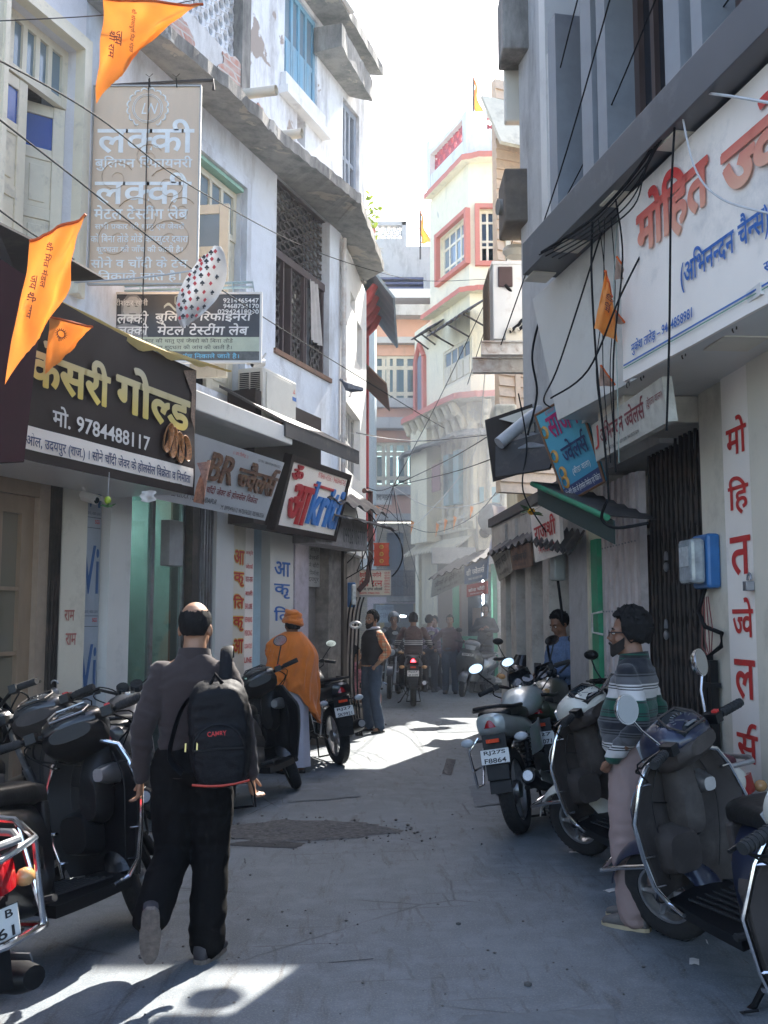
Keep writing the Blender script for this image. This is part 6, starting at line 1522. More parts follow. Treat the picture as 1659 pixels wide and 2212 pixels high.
def scooter(label,pos,head,steer,lean,body,inner=None,seat=None,guard=True,mirrors=True,plate=None,cat='scooter',group='parked scooters',word=None,side_badge=True,headset=None,saree=False,front_plate=None):
 inner=inner or m_trim;seat=seat or m_seat;headset=headset or body
 r=root('scooter',(pos[0],pos[1],0),label,cat,group,(-lean,0,head));r.scale=(1.1,)*3
 ax=V((-.42,0,.9)).normalized();pv=(.47,0,.55);T=axis_rot(pv,ax,steer)
 mb=MB();mb.loft_x([(-.98,.70,.02,.03),(-.95,.69,.07,.07),(-.84,.655,.14,.13),(-.62,.585,.195,.20),(-.38,.52,.205,.235),(-.16,.48,.175,.245),(-.04,.46,.13,.235),(-.02,.46,.12,.22)],24,2.5)
 bodyo=part(r,'rear_body',body,mb)
 for s_ in(-1,1):
  mb=MB();mb.sheet(lambda a,b:(-.78+.62*a,s_*(.2+.012*math.sin(math.pi*a))*(1-.12*abs(b-.5)),.44+.12*a*0+.085*b+.1*(1-a)),12,4,.01*s_);part(r,'side_trim',inner,mb)
  if side_badge and word:
   mb=MB();letter(mb,word,(-.42 if s_>0 else-.62,s_*.222,.60),(-s_,0,0),(0,-s_*.18,1),.2,.035,.016,.004);part(bodyo,'badge',m_chrome,mb)
 mb=MB();mb.loft_x([(-.86,.765,.06,.02),(-.83,.765,.11,.045),(-.6,.77,.145,.055),(-.36,.755,.15,.05),(-.1,.745,.125,.055),(.0,.725,.09,.05),(.03,.715,.05,.03)],20,3);part(r,'seat',seat,mb)
 mb=MB();mb.tube([(-.62,.15,.77),(-.88,.15,.79),(-.99,.08,.80),(-.99,-.08,.80),(-.88,-.15,.79),(-.62,-.15,.77)],.013,8);part(r,'grab_rail',m_alu,mb)
 mb=MB();mb.sheet(lambda a,b:(-.1+.50*a,(b-.5)*(.38-.05*a),.285+.02*a*a+.012*math.cos((b-.5)*6)),10,8,.05);fl=part(r,'floorboard',m_black,mb)
 mb=MB()
 for k in range(7):mb.box((-.05,-.14+.043*k,.305),(.3,-.13+.043*k,.313))
 part(fl,'floor_mat',m_rubber,mb)
 mb=MB();mb.box((-.06,-.12,.3),(-.02,.12,.70));part(r,'seat_front',inner,mb,None,.01)
 def shield(a,b,off=0):
  s_=(b-.5)*2;z=.30+.60*a
  hw=(.195+.085*math.sin(min(1,a*1.25)*math.pi*.62))*(1-.42*max(0,a-.72)/.28)
  x=.40+.10*math.sin(a*math.pi*.5)-.02*a-.085*abs(s_)**2.2+(.10*(1-a)**3)-off
  return(x,s_*hw,z)
 mb=MB();mb.sheet(lambda a,b:shield(a,b),16,14,.008);apron=part(r,'front_apron',body,mb)
 mb=MB();mb.sheet(lambda a,b:V(shield(a,b,.035))*1+V((-.012*math.sin(a*9)*(1-abs(b-.5)*2),0,0)),16,14,.014);inn=part(r,'inner_panel',inner,mb)
 mb=MB()
 for a_,b_,w_,h_ in((.40,.62,.035,.05),(.30,.63,.04,.016)):P=V(shield(a_,b_,.056));mb.box((P.x-.002,P.y-w_/2,P.z-h_/2),(P.x,P.y+w_/2,P.z+h_/2))
 part(inn,'sticker',m_vinyl,mb)
 mb=MB()
 for s_ in(-1,1):mb.tube(smoothpts([V(shield(t,.5+.30*s_,.052))for t in(.12,.4,.7,.93)],4),.0025,4)
 mb.tube(smoothpts([V(shield(.66+.04*math.cos(6.28*q),.5+.3*(2*q-1),.052))for q in(0,.25,.5,.75,1)],4),.0025,4);part(inn,'panel_seam',m_black,mb)
 mb=MB();mb.tube([V(shield(t,0,.018))for t in[k/16 for k in range(17)]]+[V(shield(1,b/8,.018))for b in range(1,8)]+[V(shield(1-t,1,.018))for t in[k/16 for k in range(17)]],.013,6);part(apron,'edge_trim',inner,mb)
 mb=MB();mb.loft_x([(.31,.50,.11,.085),(.36,.50,.13,.1),(.42,.50,.14,.11)],14,3.5);mb.xf(Matrix.Translation((0,.09,0))@Matrix.Scale(.7,4,(0,1,0)));part(r,'glove_box',inner,mb)
 mb=MB();mb.loft_x([(.30,.76,.03,.03),(.36,.76,.045,.045),(.42,.76,.05,.05)],12,3);mb.xf(Matrix.Translation((.015,-.09,0)));part(r,'ignition_lock',m_alu,mb)
 mb=MB();mb.loft_x([(.33,.66,.05,.10),(.38,.70,.075,.17),(.43,.74,.08,.2)],14,3);part(r,'steering_tunnel',inner,mb)
 mb=MB();mb.loft_x([(.22,1.0,.05,.02),(.25,1.0,.125,.045),(.31,1.005,.155,.075),(.40,.985,.15,.095),(.47,.955,.115,.085),(.51,.94,.06,.05)],22,2.5);hs=part(r,'handlebar_cowl',headset,mb,T)
 mb=MB();mb.loft_x([(.215,.965,.1,.035),(.26,.95,.15,.06),(.33,.93,.15,.07),(.40,.90,.12,.06)],18,2.6);part(hs,'rear_cowl',inner,mb,T)
 tz=lambda x:1.055+.25*(x-.3)
 mb=MB();mb.sheet(lambda a,b:(.235+.13*a,(b-.5)*.2*(1-.25*abs(a-.5)),1.03+.058*a+.012*math.cos((b-.5)*3)),6,8,.012);part(hs,'dashboard',m_dash,mb,T)
 mb=MB()
 for k in range(9):w=math.pi*(k+.5)/9;c_=V((.285,0,1.068));e_=V((.05*math.sin(w),.07*math.cos(w),.022*math.sin(w)));mb.tube([c_+e_*.75,c_+e_],.0022,4)
 mb.tube([(.28,0,1.068),(.305,.03,1.078)],.002,4);mb.box((.245,-.035,1.054),(.262,.035,1.0585));part(hs,'dial_marks',M('dim_dial_ink',(.16,.17,.18),.5),mb,T)
 mb=MB();mb.tube([(.236+.128*a,(b-.5)*.2,1.044+.056*a)for a,b in((0,.1),(0,.9),(.5,1),(1,.85),(1,.15),(.5,0))],.005,6,closed=True);part(hs,'dashboard_rim',m_trim if body is not p_black else m_alu,mb,T)
 mb=MB();mb.sheet(lambda a,b:(.512-.03*abs(2*b-1)**2-.01*a,(b-.5)*.2*(.75+.25*a),.90+.085*a),6,10,.02);part(hs,'headlight',m_lens,mb,T)
 for s_ in(-1,1):
  mb=MB();mb.tube([(.30,s_*.14,1.0),(.27,s_*.22,1.005),(.245,s_*.25,1.008)],.014,8);mb.box((.23,s_*.185-.025,.985),(.29,s_*.185+.025,1.03));part(r,'switch_gear',m_black,mb,T)
  mb=MB();mb.tube([(.252,s_*.235,1.008),(.222,s_*.365,1.012)],.019,10)
  for k in range(6):t=.15+k*.14;p_=V((.252,s_*.235,1.008)).lerp(V((.222,s_*.365,1.012)),t);mb.tube([p_,p_+V((-.002,s_*.008,0))],.0215,10)
  part(r,'grip',m_rubber,mb,T)
  mb=MB();mb.tube([(.29,s_*.2,1.005),(.305,s_*.28,1.0),(.285,s_*.37,1.0)],[.009,.007,.006],6);part(r,'brake_lever',m_black,mb,T)
  if mirrors:mirror(r,(.30,s_*.19,1.03),(.325,s_*.30,1.20),T,(-1,s_*.15,.06),round_=(mirrors=='round'),r=(.062,.062)if mirrors=='round' else(.062,.045))
 mb=MB()
 for s_ in(-1,1):mb.tube(smoothpts([(.30,s_*.19,.99),(.42,s_*.24,.93),(.46,s_*.12,.86),(.45,0,.8)],4),.005,5);mb.tube(smoothpts([(.29,s_*.17,1.0),(.38,s_*.27,.97),(.44,s_*.16,.84)],4),.004,5)
 part(r,'control_cable',m_wire,mb,T)
 mb=MB();mb.box((.238,-.205,1.028),(.262,-.18,1.04));part(r,'kill_switch',m_redink,mb,T)
 wc=(.64,0,.225)
 mb=MB();mb.sheet(lambda a,b:(wc[0]+.262*math.cos(R(20+145*a)),(b-.5)*.15,wc[2]+.262*math.sin(R(20+145*a))-.04*abs(2*b-1)**3),16,8,.008);part(r,'front_fender',body,mb,T)
 mb=MB()
 for s_ in(-1,1):mb.tube([(.50,s_*.07,.52),(.63,s_*.075,.225)],.022,8)
 mb.tube([(.47,0,.5),(.40,0,.92)],.03,8);part(r,'fork',m_black,mb,T)
 wheel(r,wc,.225,.095,'front_wheel',T)
 wheel(r,(-.62,0,.215),.215,.1,'rear_wheel')
 mb=MB();mb.loft_x([(-.80,.24,.045,.075),(-.66,.25,.06,.11),(-.35,.27,.06,.11),(-.16,.30,.05,.09)],14,3);mb.xf(Matrix.Translation((0,.11,0)));mb.tube([(-.3,.03,.3),(-.12,.03,.33)],[.09,.07],12)
 mb.lathe([(.001,0),(.07,0),(.075,.02),(.001,.025)],(-.3,.165,.27),'Y',16,closed=False);part(r,'engine_case',m_engine,mb)
 mb=MB();mb.tube([(-.2,-.09,.22),(-.32,-.13,.2),(-.45,-.165,.22)],.018,8);mb.tube([(-.42,-.165,.235),(-.47,-.17,.25),(-.86,-.175,.31),(-.92,-.175,.32)],[.03,.058,.062,.045],14,flat=.8);mu=part(r,'muffler',m_black,mb)
 mb=MB();mb.sheet(lambda a,b:(-.84+.34*a,-.232-.012*math.sin(math.pi*b),.255+.11*b-.05*a),8,5,.006);mb.tube([(-.78,-.243,.33),(-.78,-.252,.33)],.016,10);mb.tube([(-.58,-.243,.3),(-.58,-.252,.3)],.016,10);part(mu,'heat_shield',m_steel,mb)
 mb=MB();mb.tube([(-.22,.1,.24),(-.16,.22,.05),(-.12,.24,.01)],.014,8);mb.tube([(-.3,.1,.2),(-.36,.14,.02),(-.36,-.14,.02),(-.3,-.1,.2)],.013,8);mb.tube([(-.12,.24,.012),(-.1,.28,.012),(-.2,.3,.06),(-.22,.25,.06)],.006,6);part(r,'stand',m_black,mb)
 for s_ in(-1,1):mb=MB();mb.tube([(-.18,s_*.16,.31),(-.18,s_*.27,.325)],.016,8);part(r,'footpeg',m_rubber,mb)
 mb=MB();mb.sheet(lambda a,b:(-.985+.045*abs(2*b-1)**2+.015*a,(b-.5)*.22,.645+.085*a),5,10,.02);part(r,'taillight',m_redl,mb)
 mb=MB();mb.sheet(lambda a,b:(-.93+.02*a+.18*(1-a)*0,(b-.5)*.17,.33+.28*a),6,4,.012);part(r,'mud_flap',m_black,mb)
 for s_ in(-1,1):mb=MB();mb.ell((-.93,s_*.15,.655),(.03,.035,.03),10);part(r,'indicator',m_amb,mb)
 number_plate(r,plate or['RJ27','SA4172'],(-.955,0,.545),(0,-1,0),(.12,0,1))
 if front_plate:number_plate(r,[front_plate],(.515,0,.80),(0,1,0),(-.12,0,1),.24,.055)
 if guard:
  for s_ in(-1,1):
   P=[V(shield(t,.5+.5*s_,.03))+V((0,s_*.022,0))for t in(.98,.85,.6,.35,.12)]
   mb=MB();mb.tube([P[0]+V((-.02,-s_*.09,.03))]+P+[V((.34,s_*.2,.30)),V((.22,s_*.215,.285))],.0105,8)
   for p_ in(P[1],P[3],P[4]):mb.tube([p_,p_+V((-.01,-s_*.05,0))],.011,6,flat=.5)
   part(r,'leg_guard',m_chrome,mb)
  mb=MB();mb.tube([(.56,.12,.42),(.74,.13,.40),(.90,.11,.36),(.93,0,.35),(.90,-.11,.36),(.74,-.13,.40),(.56,-.12,.42)],.011,8);part(r,'fender_guard',m_chrome,mb,T)
 if saree:
  mb=MB();mb.tube([(-.45,-.2,.8),(-.8,-.23,.8),(-.97,-.16,.78),(-1.0,0,.76),(-.97,.16,.78),(-.8,.23,.8),(-.45,.2,.8)],.012,8);mb.tube([(-.6,-.24,.42),(-.9,-.25,.46),(-.98,-.17,.5),(-1.01,0,.5),(-.98,.17,.5),(-.9,.25,.46),(-.6,.24,.42)],.012,8)
  for s_ in(-1,1):mb.tube([(-.97,s_*.16,.78),(-.98,s_*.17,.5)],.01,8);mb.tube([(-.8,s_*.23,.8),(-.9,s_*.25,.46)],.01,8)
  part(r,'body_guard',m_chrome,mb)
 return r
def motorcycle(label,pos,head,steer,lean,body,plate=None,seatm=None,lit=False,guard=True,cat='motorcycle',group='parked motorcycles',tail=None,visor=True,mirrors=True,front_plate=None):
 r=root('motorcycle',(pos[0],pos[1],0),label,cat,group,(-lean,0,head));tail=tail or body;r.scale=(1.1,)*3
 ax=V((-.44,0,.9)).normalized();T=axis_rot((.42,0,.75),ax,steer)
 wheel(r,(.66,0,.30),.30,.085,'front_wheel',T,5,rim_r=.72);wheel(r,(-.63,0,.30),.30,.105,'rear_wheel',None,5,rim_r=.70)
 mb=MB();mb.loft_x([(-.16,.80,.09,.05),(-.08,.83,.13,.085),(.08,.86,.16,.115),(.26,.86,.155,.11),(.36,.84,.1,.08),(.40,.83,.05,.04)],22,2.4);part(r,'fuel_tank',body,mb)
 mb=MB();mb.tube([(.14,0,.972),(.14,0,.985)],.045,14);part(r,'fuel_cap',m_chrome,mb)
 mb=MB();mb.loft_x([(-.84,.84,.07,.02),(-.80,.84,.12,.04),(-.5,.83,.14,.05),(-.3,.80,.125,.05),(-.12,.79,.09,.05),(-.08,.79,.06,.03)],18,3);part(r,'seat',seatm or m_seat,mb)
 mb=MB();mb.loft_x([(-.98,.80,.05,.04),(-.95,.79,.10,.07),(-.80,.755,.14,.085),(-.5,.72,.15,.085),(-.25,.68,.13,.09),(-.15,.66,.1,.08)],18,2.8);part(r,'tail_cowl',tail,mb)
 for s_ in(-1,1):
  mb=MB();mb.sheet(lambda a,b:(-.42+.40*a,s_*(.125+.025*math.sin(math.pi*a)),.50+.2*b+.03*a),8,5,.012*s_);part(r,'side_panel',body,mb)
  mb=MB();mb.tube([(-.60,s_*.125,.33),(-.52,s_*.125,.70)],.018,8)
  n=9;P0,P1=V((-.59,s_*.125,.40)),V((-.525,s_*.125,.66))
  mb.tube([P0.lerp(P1,k/60)+V((.032*math.cos(k*n*2*math.pi/60),.032*math.sin(k*n*2*math.pi/60),0))for k in range(61)],.006,5);part(r,'shock_absorber',m_black,mb)
  mb=MB();mb.tube([(-.9,s_*.06,.68),(-.92,s_*.13,.68)],.01,6);mb.xf(Matrix.Identity(4));o=part(r,'indicator',m_black,mb)
  mb=MB();mb.ell((-.93,s_*.19,.68),(.028,.05,.03),10);part(o,'indicator_lens',m_lens if not lit else m_amb,mb)
  mb=MB();mb.ell((.52,s_*.17,.86),(.03,.045,.03),10);part(r,'front_indicator',m_amb,mb,T)
  mb=MB();mb.tube([(-.1,s_*.1,.33),(-.1,s_*.25,.33)],.014,8);part(r,'footpeg',m_rubber,mb)
  mb=MB();mb.tube([(-.36,s_*.12,.36),(-.40,s_*.23,.36)],.013,8);part(r,'rear_footpeg',m_rubber,mb)
  mb=MB();mb.tube([(.30,s_*.1,.98),(.26,s_*.22,1.04),(.20,s_*.36,1.03)],.011,8);part(r,'handlebar',m_black,mb,T)
  mb=MB();mb.tube([(.225,s_*.27,1.037),(.185,s_*.385,1.028)],.019,10);part(r,'grip',m_rubber,mb,T)
  mb=MB();mb.tube([(.26,s_*.22,1.045),(.27,s_*.29,1.035),(.24,s_*.385,1.03)],.007,6);mb.box((.21,s_*.235-.02,1.015),(.265,s_*.235+.02,1.06));part(r,'brake_lever',m_black,mb,T)
  if mirrors:mirror(r,(.25,s_*.235,1.05),(.25,s_*.33,1.20),T,(-1,s_*.1,.05),(.06,.038))
 mb=MB();mb.tube([(-.5,.13,.87),(-.82,.14,.88),(-.97,.09,.90),(-1.0,0,.905),(-.97,-.09,.90),(-.82,-.14,.88),(-.5,-.13,.87)],.014,8);part(r,'grab_rail',m_black,mb)
 mb=MB();mb.loft_x([(-.24,.36,.09,.09),(-.16,.36,.13,.13),(.08,.35,.13,.13),(.2,.36,.09,.09)],16,3.2)
 for k in range(7):mb.box((.02+.02*k*.4,-.10,.47+k*.03),(.20+.02*k*.4,.10,.482+k*.03))
 mb.box((.05,-.075,.45),(.19,.075,.67));mb.lathe([(.001,0),(.08,0),(.085,.02),(.001,.025)],(-.05,.125,.36),'Y',18,closed=False);part(r,'engine',m_engine,mb)
 mb=MB()
 for s_ in(-1,1):mb.tube([(.38,s_*.03,.80),(.30,s_*.06,.45),(.15,s_*.08,.24),(-.25,s_*.09,.24),(-.35,s_*.1,.45),(-.5,s_*.11,.72),(-.85,s_*.09,.76)],.015,8);mb.tube([(-.25,s_*.095,.32),(-.63,s_*.095,.30)],.02,8)
 part(r,'frame',m_black,mb)
 mb=MB();mb.tube([(.17,-.06,.5),(.26,-.09,.42),(.18,-.13,.24),(-.2,-.15,.24),(-.4,-.165,.28)],.019,8);mb.tube([(-.36,-.17,.275),(-.42,-.172,.29),(-.86,-.185,.40),(-.92,-.187,.415)],[.03,.055,.062,.046],14);part(r,'exhaust',m_black,mb)
 mb=MB();mb.tube([(-.927,-.187,.416),(-.935,-.187,.418)],.035,12);mb.sheet(lambda a,b:(-.80+.36*a,-.25+.008*math.sin(math.pi*b),.36+.07*b-.085*a),8,4,.005);part(r,'heat_shield',m_alu,mb)
 mb=MB();mb.sheet(lambda a,b:(-.63+.345*math.cos(R(70+105*a)),(b-.5)*.15,.30+.345*math.sin(R(70+105*a))),10,6,.008);part(r,'rear_fender',m_black,mb)
 mb=MB();mb.sheet(lambda a,b:(-.93-.06*(1-a),(b-.5)*(.15+.02*a),.42+.30*a),6,4,.012);part(r,'mud_flap',m_black,mb)
 mb=MB();mb.sheet(lambda a,b:(.66+.33*math.cos(R(25+120*a)),(b-.5)*.11,.30+.33*math.sin(R(25+120*a))),12,6,.008);part(r,'front_fender',body,mb,T)
 mb=MB()
 for s_ in(-1,1):mb.tube([(.36,s_*.085,.96),(.52,s_*.085,.60)],.017,8);mb.tube([(.50,s_*.085,.64),(.66,s_*.085,.30)],.024,8)
 part(r,'fork',m_alu,mb,T)
 mb=MB();mb.loft_x([(.36,.92,.08,.06),(.42,.90,.12,.11),(.50,.87,.12,.11),(.54,.86,.09,.085)],18,2.5);hc=part(r,'headlight_cowl',tail,mb,T)
 mb=MB();mb.ell((.525,0,.86),(.035,.085,.075),14);part(hc,'headlight',m_lens,mb,T)
 if visor:mb=MB();mb.sheet(lambda a,b:(.50-.12*a-.04*abs(2*b-1)**2,(b-.5)*.24*(1-.35*a),.94+.16*a),8,10,.006);part(hc,'visor',M('smoked_visor',(.012,.012,.014),.12),mb,T)
 mb=MB()
 for s_ in(-1,1):mb.tube(smoothpts([(.25,s_*.22,1.04),(.40,s_*.20,1.05),(.50,s_*.08,.98),(.46,0,.80)],4),.005,5);mb.tube(smoothpts([(.25,s_*.24,1.03),(.36,s_*.25,.98),(.38,s_*.1,.86),(.2,s_*.05,.7)],4),.005,5)
 part(r,'control_cable',m_wire,mb,T)
 mb=MB()
 for s_ in(-1,1):mb.tube([(.37,s_*.05,.985),(.34,s_*.05,1.02)],.045,16)
 part(hc,'instrument',m_dash,mb,T)
 mb=MB();mb.sheet(lambda a,b:(-.995+.05*abs(2*b-1)**2+.02*a,(b-.5)*.15,.765+.07*a),5,10,.02);part(r,'taillight',m_litred if lit else m_redl,mb)
 mb=MB();mb.box((-.985,-.045,.665),(-.97,.045,.69));part(r,'reflector',m_orange_r,mb)
 number_plate(r,plate or['RJ27','SB2071'],(-.985,0,.575),(0,-1,0),(.2,0,1))
 if front_plate:number_plate(r,[front_plate],(.56,0,.76),(0,1,0),(-.1,0,1),.26,.06)
 mb=MB();mb.tube([(-.1,.1,.25),(-.02,.24,.03),(.0,.28,.012)],.012,8);mb.tube([(-.25,.09,.24),(-.33,.12,.06),(-.33,-.12,.06),(-.25,-.09,.24)],.012,8);part(r,'stand',m_black,mb)
 mb=MB();mb.tube([(-.18,.115,.34),(-.63,.115,.335),(-.69,.115,.30),(-.63,.115,.262),(-.18,.115,.30)],.012,6,closed=True,flat=.8);part(r,'chain_cover',m_black,mb)
 if guard:
  mb=MB();mb.tube([(.30,.05,.5),(.3,.24,.46),(.26,.25,.30),(.2,.09,.24)],.013,8);mb.tube([(.30,-.05,.5),(.3,-.24,.46),(.26,-.25,.30),(.2,-.09,.24)],.013,8);part(r,'crash_guard',m_chrome,mb)
  mb=MB();mb.tube([(-.42,.14,.62),(-.5,.2,.60),(-.62,.215,.36),(-.78,.215,.36),(-.90,.2,.62),(-.86,.13,.70)],.010,8);mb.tube([(-.56,.212,.48),(-.86,.21,.48)],.007,6);part(r,'saree_guard',m_chrome,mb)
 return r
def place(front,head):return(front[0]-.70*math.cos(head),front[1]-.70*math.sin(head))
def rearplace(rear,head):return(rear[0]+.69*math.cos(head),rear[1]+.69*math.sin(head))
g_=lambda x,y:ground(x,y)
h=R(63);scooter('glossy black scooter beside the walking man showing its instrument panel and chrome leg guard',place(g_(312,2005),h),h,R(32),R(9),p_black,m_black,mirrors=False,word='ACTIVE',plate=['RJ27','SB1140'])
h=R(55);scooter('black scooter half hidden behind the glossy one, silver rim round its instrument',place((-1.72,6.35),h),h,R(30),R(8),paint('charcoal_paint',(.03,.03,.034)),m_trim,mirrors=False,guard=False)
h=R(150);scooter('red scooter with chrome body guard rails, only its tail in view',rearplace((-1.60,3.76),h),h,0,R(6),p_red,m_black,saree=True,plate=['RJ27 B','0861'],mirrors=False,guard=False)
h=R(60);motorcycle('dark motorcycle with gold forks behind the glossy black scooter',(-2.45,5.75),h,R(30),R(8),p_black,guard=False,mirrors=False)
h=R(97);motorcycle('dark motorcycle whose red taillight and plate show behind the backpack man',(-1.85,7.75),h,R(15),R(6),paint('dark_grey_paint',(.03,.03,.035)),plate=['RJ27','S3472'],guard=False,visor=False,mirrors=False)
h=R(70);scooter('dusty black scooter parked between the backpack and the orange robe',(-1.12,9.25),h,R(35),R(9),paint('dusty_black_paint',(.02,.02,.022),dust=.4),m_black,plate=['RJ27','SC5372'],guard=False)
h=R(112);motorcycle('black motorcycle with chrome guard beside the orange robed man',rearplace((-.50,11.62),h),h,R(-20),R(8),p_black,plate=['RJ27','SK9921'])
h=R(70);motorcycle('silver grey motorcycle with plate reading F8864 and leaning on its stand',rearplace(g_(1128,1800),h),h,R(25),R(10),p_grey,plate=['RJ27S','F8864'],seatm=m_seat)
h=R(238);motorcycle('black motorcycle facing outward between the grey one and the white scooter',(1.95,8.55),h,R(-20),R(9),p_black,front_plate='RJ27')
h=R(254);motorcycle('black motorcycle with dark visor parked deepest along the pale pillars',(1.64,12.7),h,R(-12),R(8),p_black,guard=False)
h=R(75);motorcycle('motorcycle with glossy olive tank in front of the blue shirted man',(1.72,9.75),h,R(25),R(9),paint('olive_black_paint',(.03,.035,.02)),guard=True)
h=R(110);scooter('cream white scooter with grey inner panel and maroon seat',place(g_(1268,1850),h),h,R(24),R(9),p_white,m_trim,p_maroon,mirrors=False,word='ACTIVE',plate=['RJ27','SD6120'])
h=R(110);scooter('dark navy scooter with two round chrome mirrors beside the striped sweater man',place(g_(1462,2032),h),h,R(22),R(9),p_navy,m_trim,mirrors='round',word='ACCESS',plate=['RJ27','SE3307'])
h=R(75);scooter('navy scooter with white headset in front of the mirrored navy scooter',place((1.66,3.56),h),h,R(34),R(8),p_navy,m_trim,mirrors=False,headset=p_white)
h=R(88);RIDE=motorcycle('dark motorcycle with lit red brake lamp being ridden away',rearplace(g_(893,1526),h),h,0,0,p_black,plate=['RJ27','SS 3139'],lit=True,group='motorcycles ridden through the street',guard=False)
h=R(262);ONC=motorcycle('dark motorcycle coming up the street under a helmeted rider',(.22,21.6),h,R(5),0,p_black,group='motorcycles ridden through the street',guard=True)
h=R(245);scooter('grey scooter facing outward by the step of the shadowed shops',(1.95,22.1),h,R(10),R(5),paint('graphite_paint',(.10,.105,.11),.4),m_black,front_plate='RJ27 SA',guard=False)
h=R(250);scooter('dull silver scooter parked behind the man in the maroon jacket',(1.05,23.6),h,R(10),R(5),p_grey,m_black,guard=False)
h=R(80);motorcycle('black motorcycle parked past the corner behind the vest man',(-.22,18.3),h,R(10),R(8),p_black,guard=False)
#  PEOPLE (x forward, y left, z up)
PEND=[]
def vox(name,mb,mat,par,vs=.012,sm=5,wr=0,ws=9,keep=None):
 o=mb.build(name,mat,par,local=True)
 m=o.modifiers.new('r','REMESH');m.mode='VOXEL';m.voxel_size=vs;m.use_smooth_shade=True
 s_=o.modifiers.new('s','SMOOTH');s_.iterations=sm;s_.factor=.5
 PEND.append((o,wr,ws));return o
def finish_vox():
 dg=bpy.context.evaluated_depsgraph_get();dg.update()
 for o,wr,ws in PEND:
  me=bpy.data.meshes.new_from_object(o.evaluated_get(dg));o.modifiers.clear();old=o.data;o.data=me;bpy.data.meshes.remove(old)
  if wr:
   co=[v.co.copy()for v in me.vertices];no=[v.normal.copy()for v in me.vertices];sd_=V((len(co)%17,3,1))
   for v,c,n in zip(me.vertices,co,no):
    q=V((c.x*ws*.6,c.y*ws*.6,c.z*ws*1.5))+sd_+V((noise.noise(c*4),noise.noise(c*4+sd_),0))*1.2
    a=1-abs(noise.noise(q))*2.4;v.co=c+n*wr*(max(a,-.3)+.5*noise.noise(q*2.7))
  for p in me.polygons:p.use_smooth=True
m_skin=M('brown_skin',(.30,.155,.09),.5,var=.08,scale=20);m_skin2=M('dark_brown_skin',(.19,.092,.055),.5,var=.08,scale=20)
m_hair=M('black_hair',(.010,.009,.009),.75,spec=.2,var=.4,scale=60,bmp=.6,stretch=4)
m_eye=M('eye_white',(.6,.58,.55),.2);m_iris=M('dark_iris',(.015,.01,.008),.1);m_lip=M('brown_lip',(.22,.09,.07),.45)
J0=dict(hl=(0,.09,.93),kl=(.025,.10,.50),al=(-.01,.105,.085),hr=(0,-.09,.93),kr=(.025,-.10,.50),ar=(-.01,-.105,.085),sl=(-.01,.158,1.375),el=(-.035,.225,1.12),wl=(.05,.235,.875),sr=(-.01,-.158,1.375),er=(-.035,-.225,1.12),wr=(.05,-.235,.875),pel=(0,0,.96),ch=(-.005,0,1.25),nk=(-.015,0,1.47),hd=(.012,0,1.60),tl=(1,.15,0),tr=(1,-.15,0))
def limb(mb,P,r,seg=14,n=4):
 q=smoothpts(P,n);k=len(P)-1
 rs=[r[min(int(i/n),k-1)]+(r[min(int(i/n),k-1)+1]-r[min(int(i/n),k-1)])*((i/n)-min(int(i/n),k-1))for i in range(len(q))]
 mb.tube(q,rs,seg);mb.ell(q[0],(rs[0],)*3,12);mb.ell(q[-1],(rs[-1],)*3,12)
def torso(mb,J,secs):
 """secs: (t along pelvis-chest-neck 0..2, half depth, half width, forward shift)"""
 A,B,C=V(J['pel']),V(J['ch']),V(J['nk']);sh_l,sh_r=V(J['sl']),V(J['sr']);lat=(sh_l-sh_r).normalized();rs=[]
 for t,dx,dy,off in secs:
  p=A.lerp(B,t)if t<=1 else B.lerp(C,t-1);ax_=((B-A)if t<=.8 else(C-A)).normalized();y=lat if t>.5 else V((0,1,0)).lerp(lat,max(0,t)/.5);y=(y-ax_*y.dot(ax_)).normalized();x=y.cross(ax_)
  rs.append([p+x*(off+dx*math.copysign(abs(math.cos(w))**.85,math.cos(w)))+y*dy*math.copysign(abs(math.sin(w))**.85,math.sin(w))for w in[2*math.pi*k/28 for k in range(28)]])
 mb.rings(rs)
def hand(mb,w,e,sgn,curl=.5,fl=1.0,pocket=False):
 w,e=V(w),V(e);d=(w-e).normalized();side=V((1,0,0));n=side.cross(d)*sgn
 side=(side-d*side.dot(d)).normalized();n=d.cross(side)*(-sgn)
 T=lambda a,b,c:w+d*a+side*b+n*c
 mb.ell(T(.0,0,0),(.026,.026,.026),10);mb.tube([T(-.01,0,0),T(.03,0,0),T(.085,.002,0)],[.026,.036,.034],12,flat=.5);mb.ell(T(.06,0,0),(.03,.02,.036),10)
 if pocket:return
 for i,(b,ln)in enumerate(((.028,.072),(.010,.08),(-.009,.075),(-.027,.058))):
  c=curl*(1+.12*i);P=[T(.078,b,0)];a=0
  for f in(.42,.33,.25):a+=c*.9;q=P[-1]+(d*math.cos(a)+n*math.sin(a)*1.0)*ln*f;P.append(q)
  mb.tube(P,[.0095,.009,.0085,.007],8)
 P=[T(.02,.03,.004),T(.045,.052,.012),T(.072,.055,.022+.01*curl),T(.092,.048,.03+.02*curl)];mb.tube(P,[.013,.0115,.0105,.008],8)
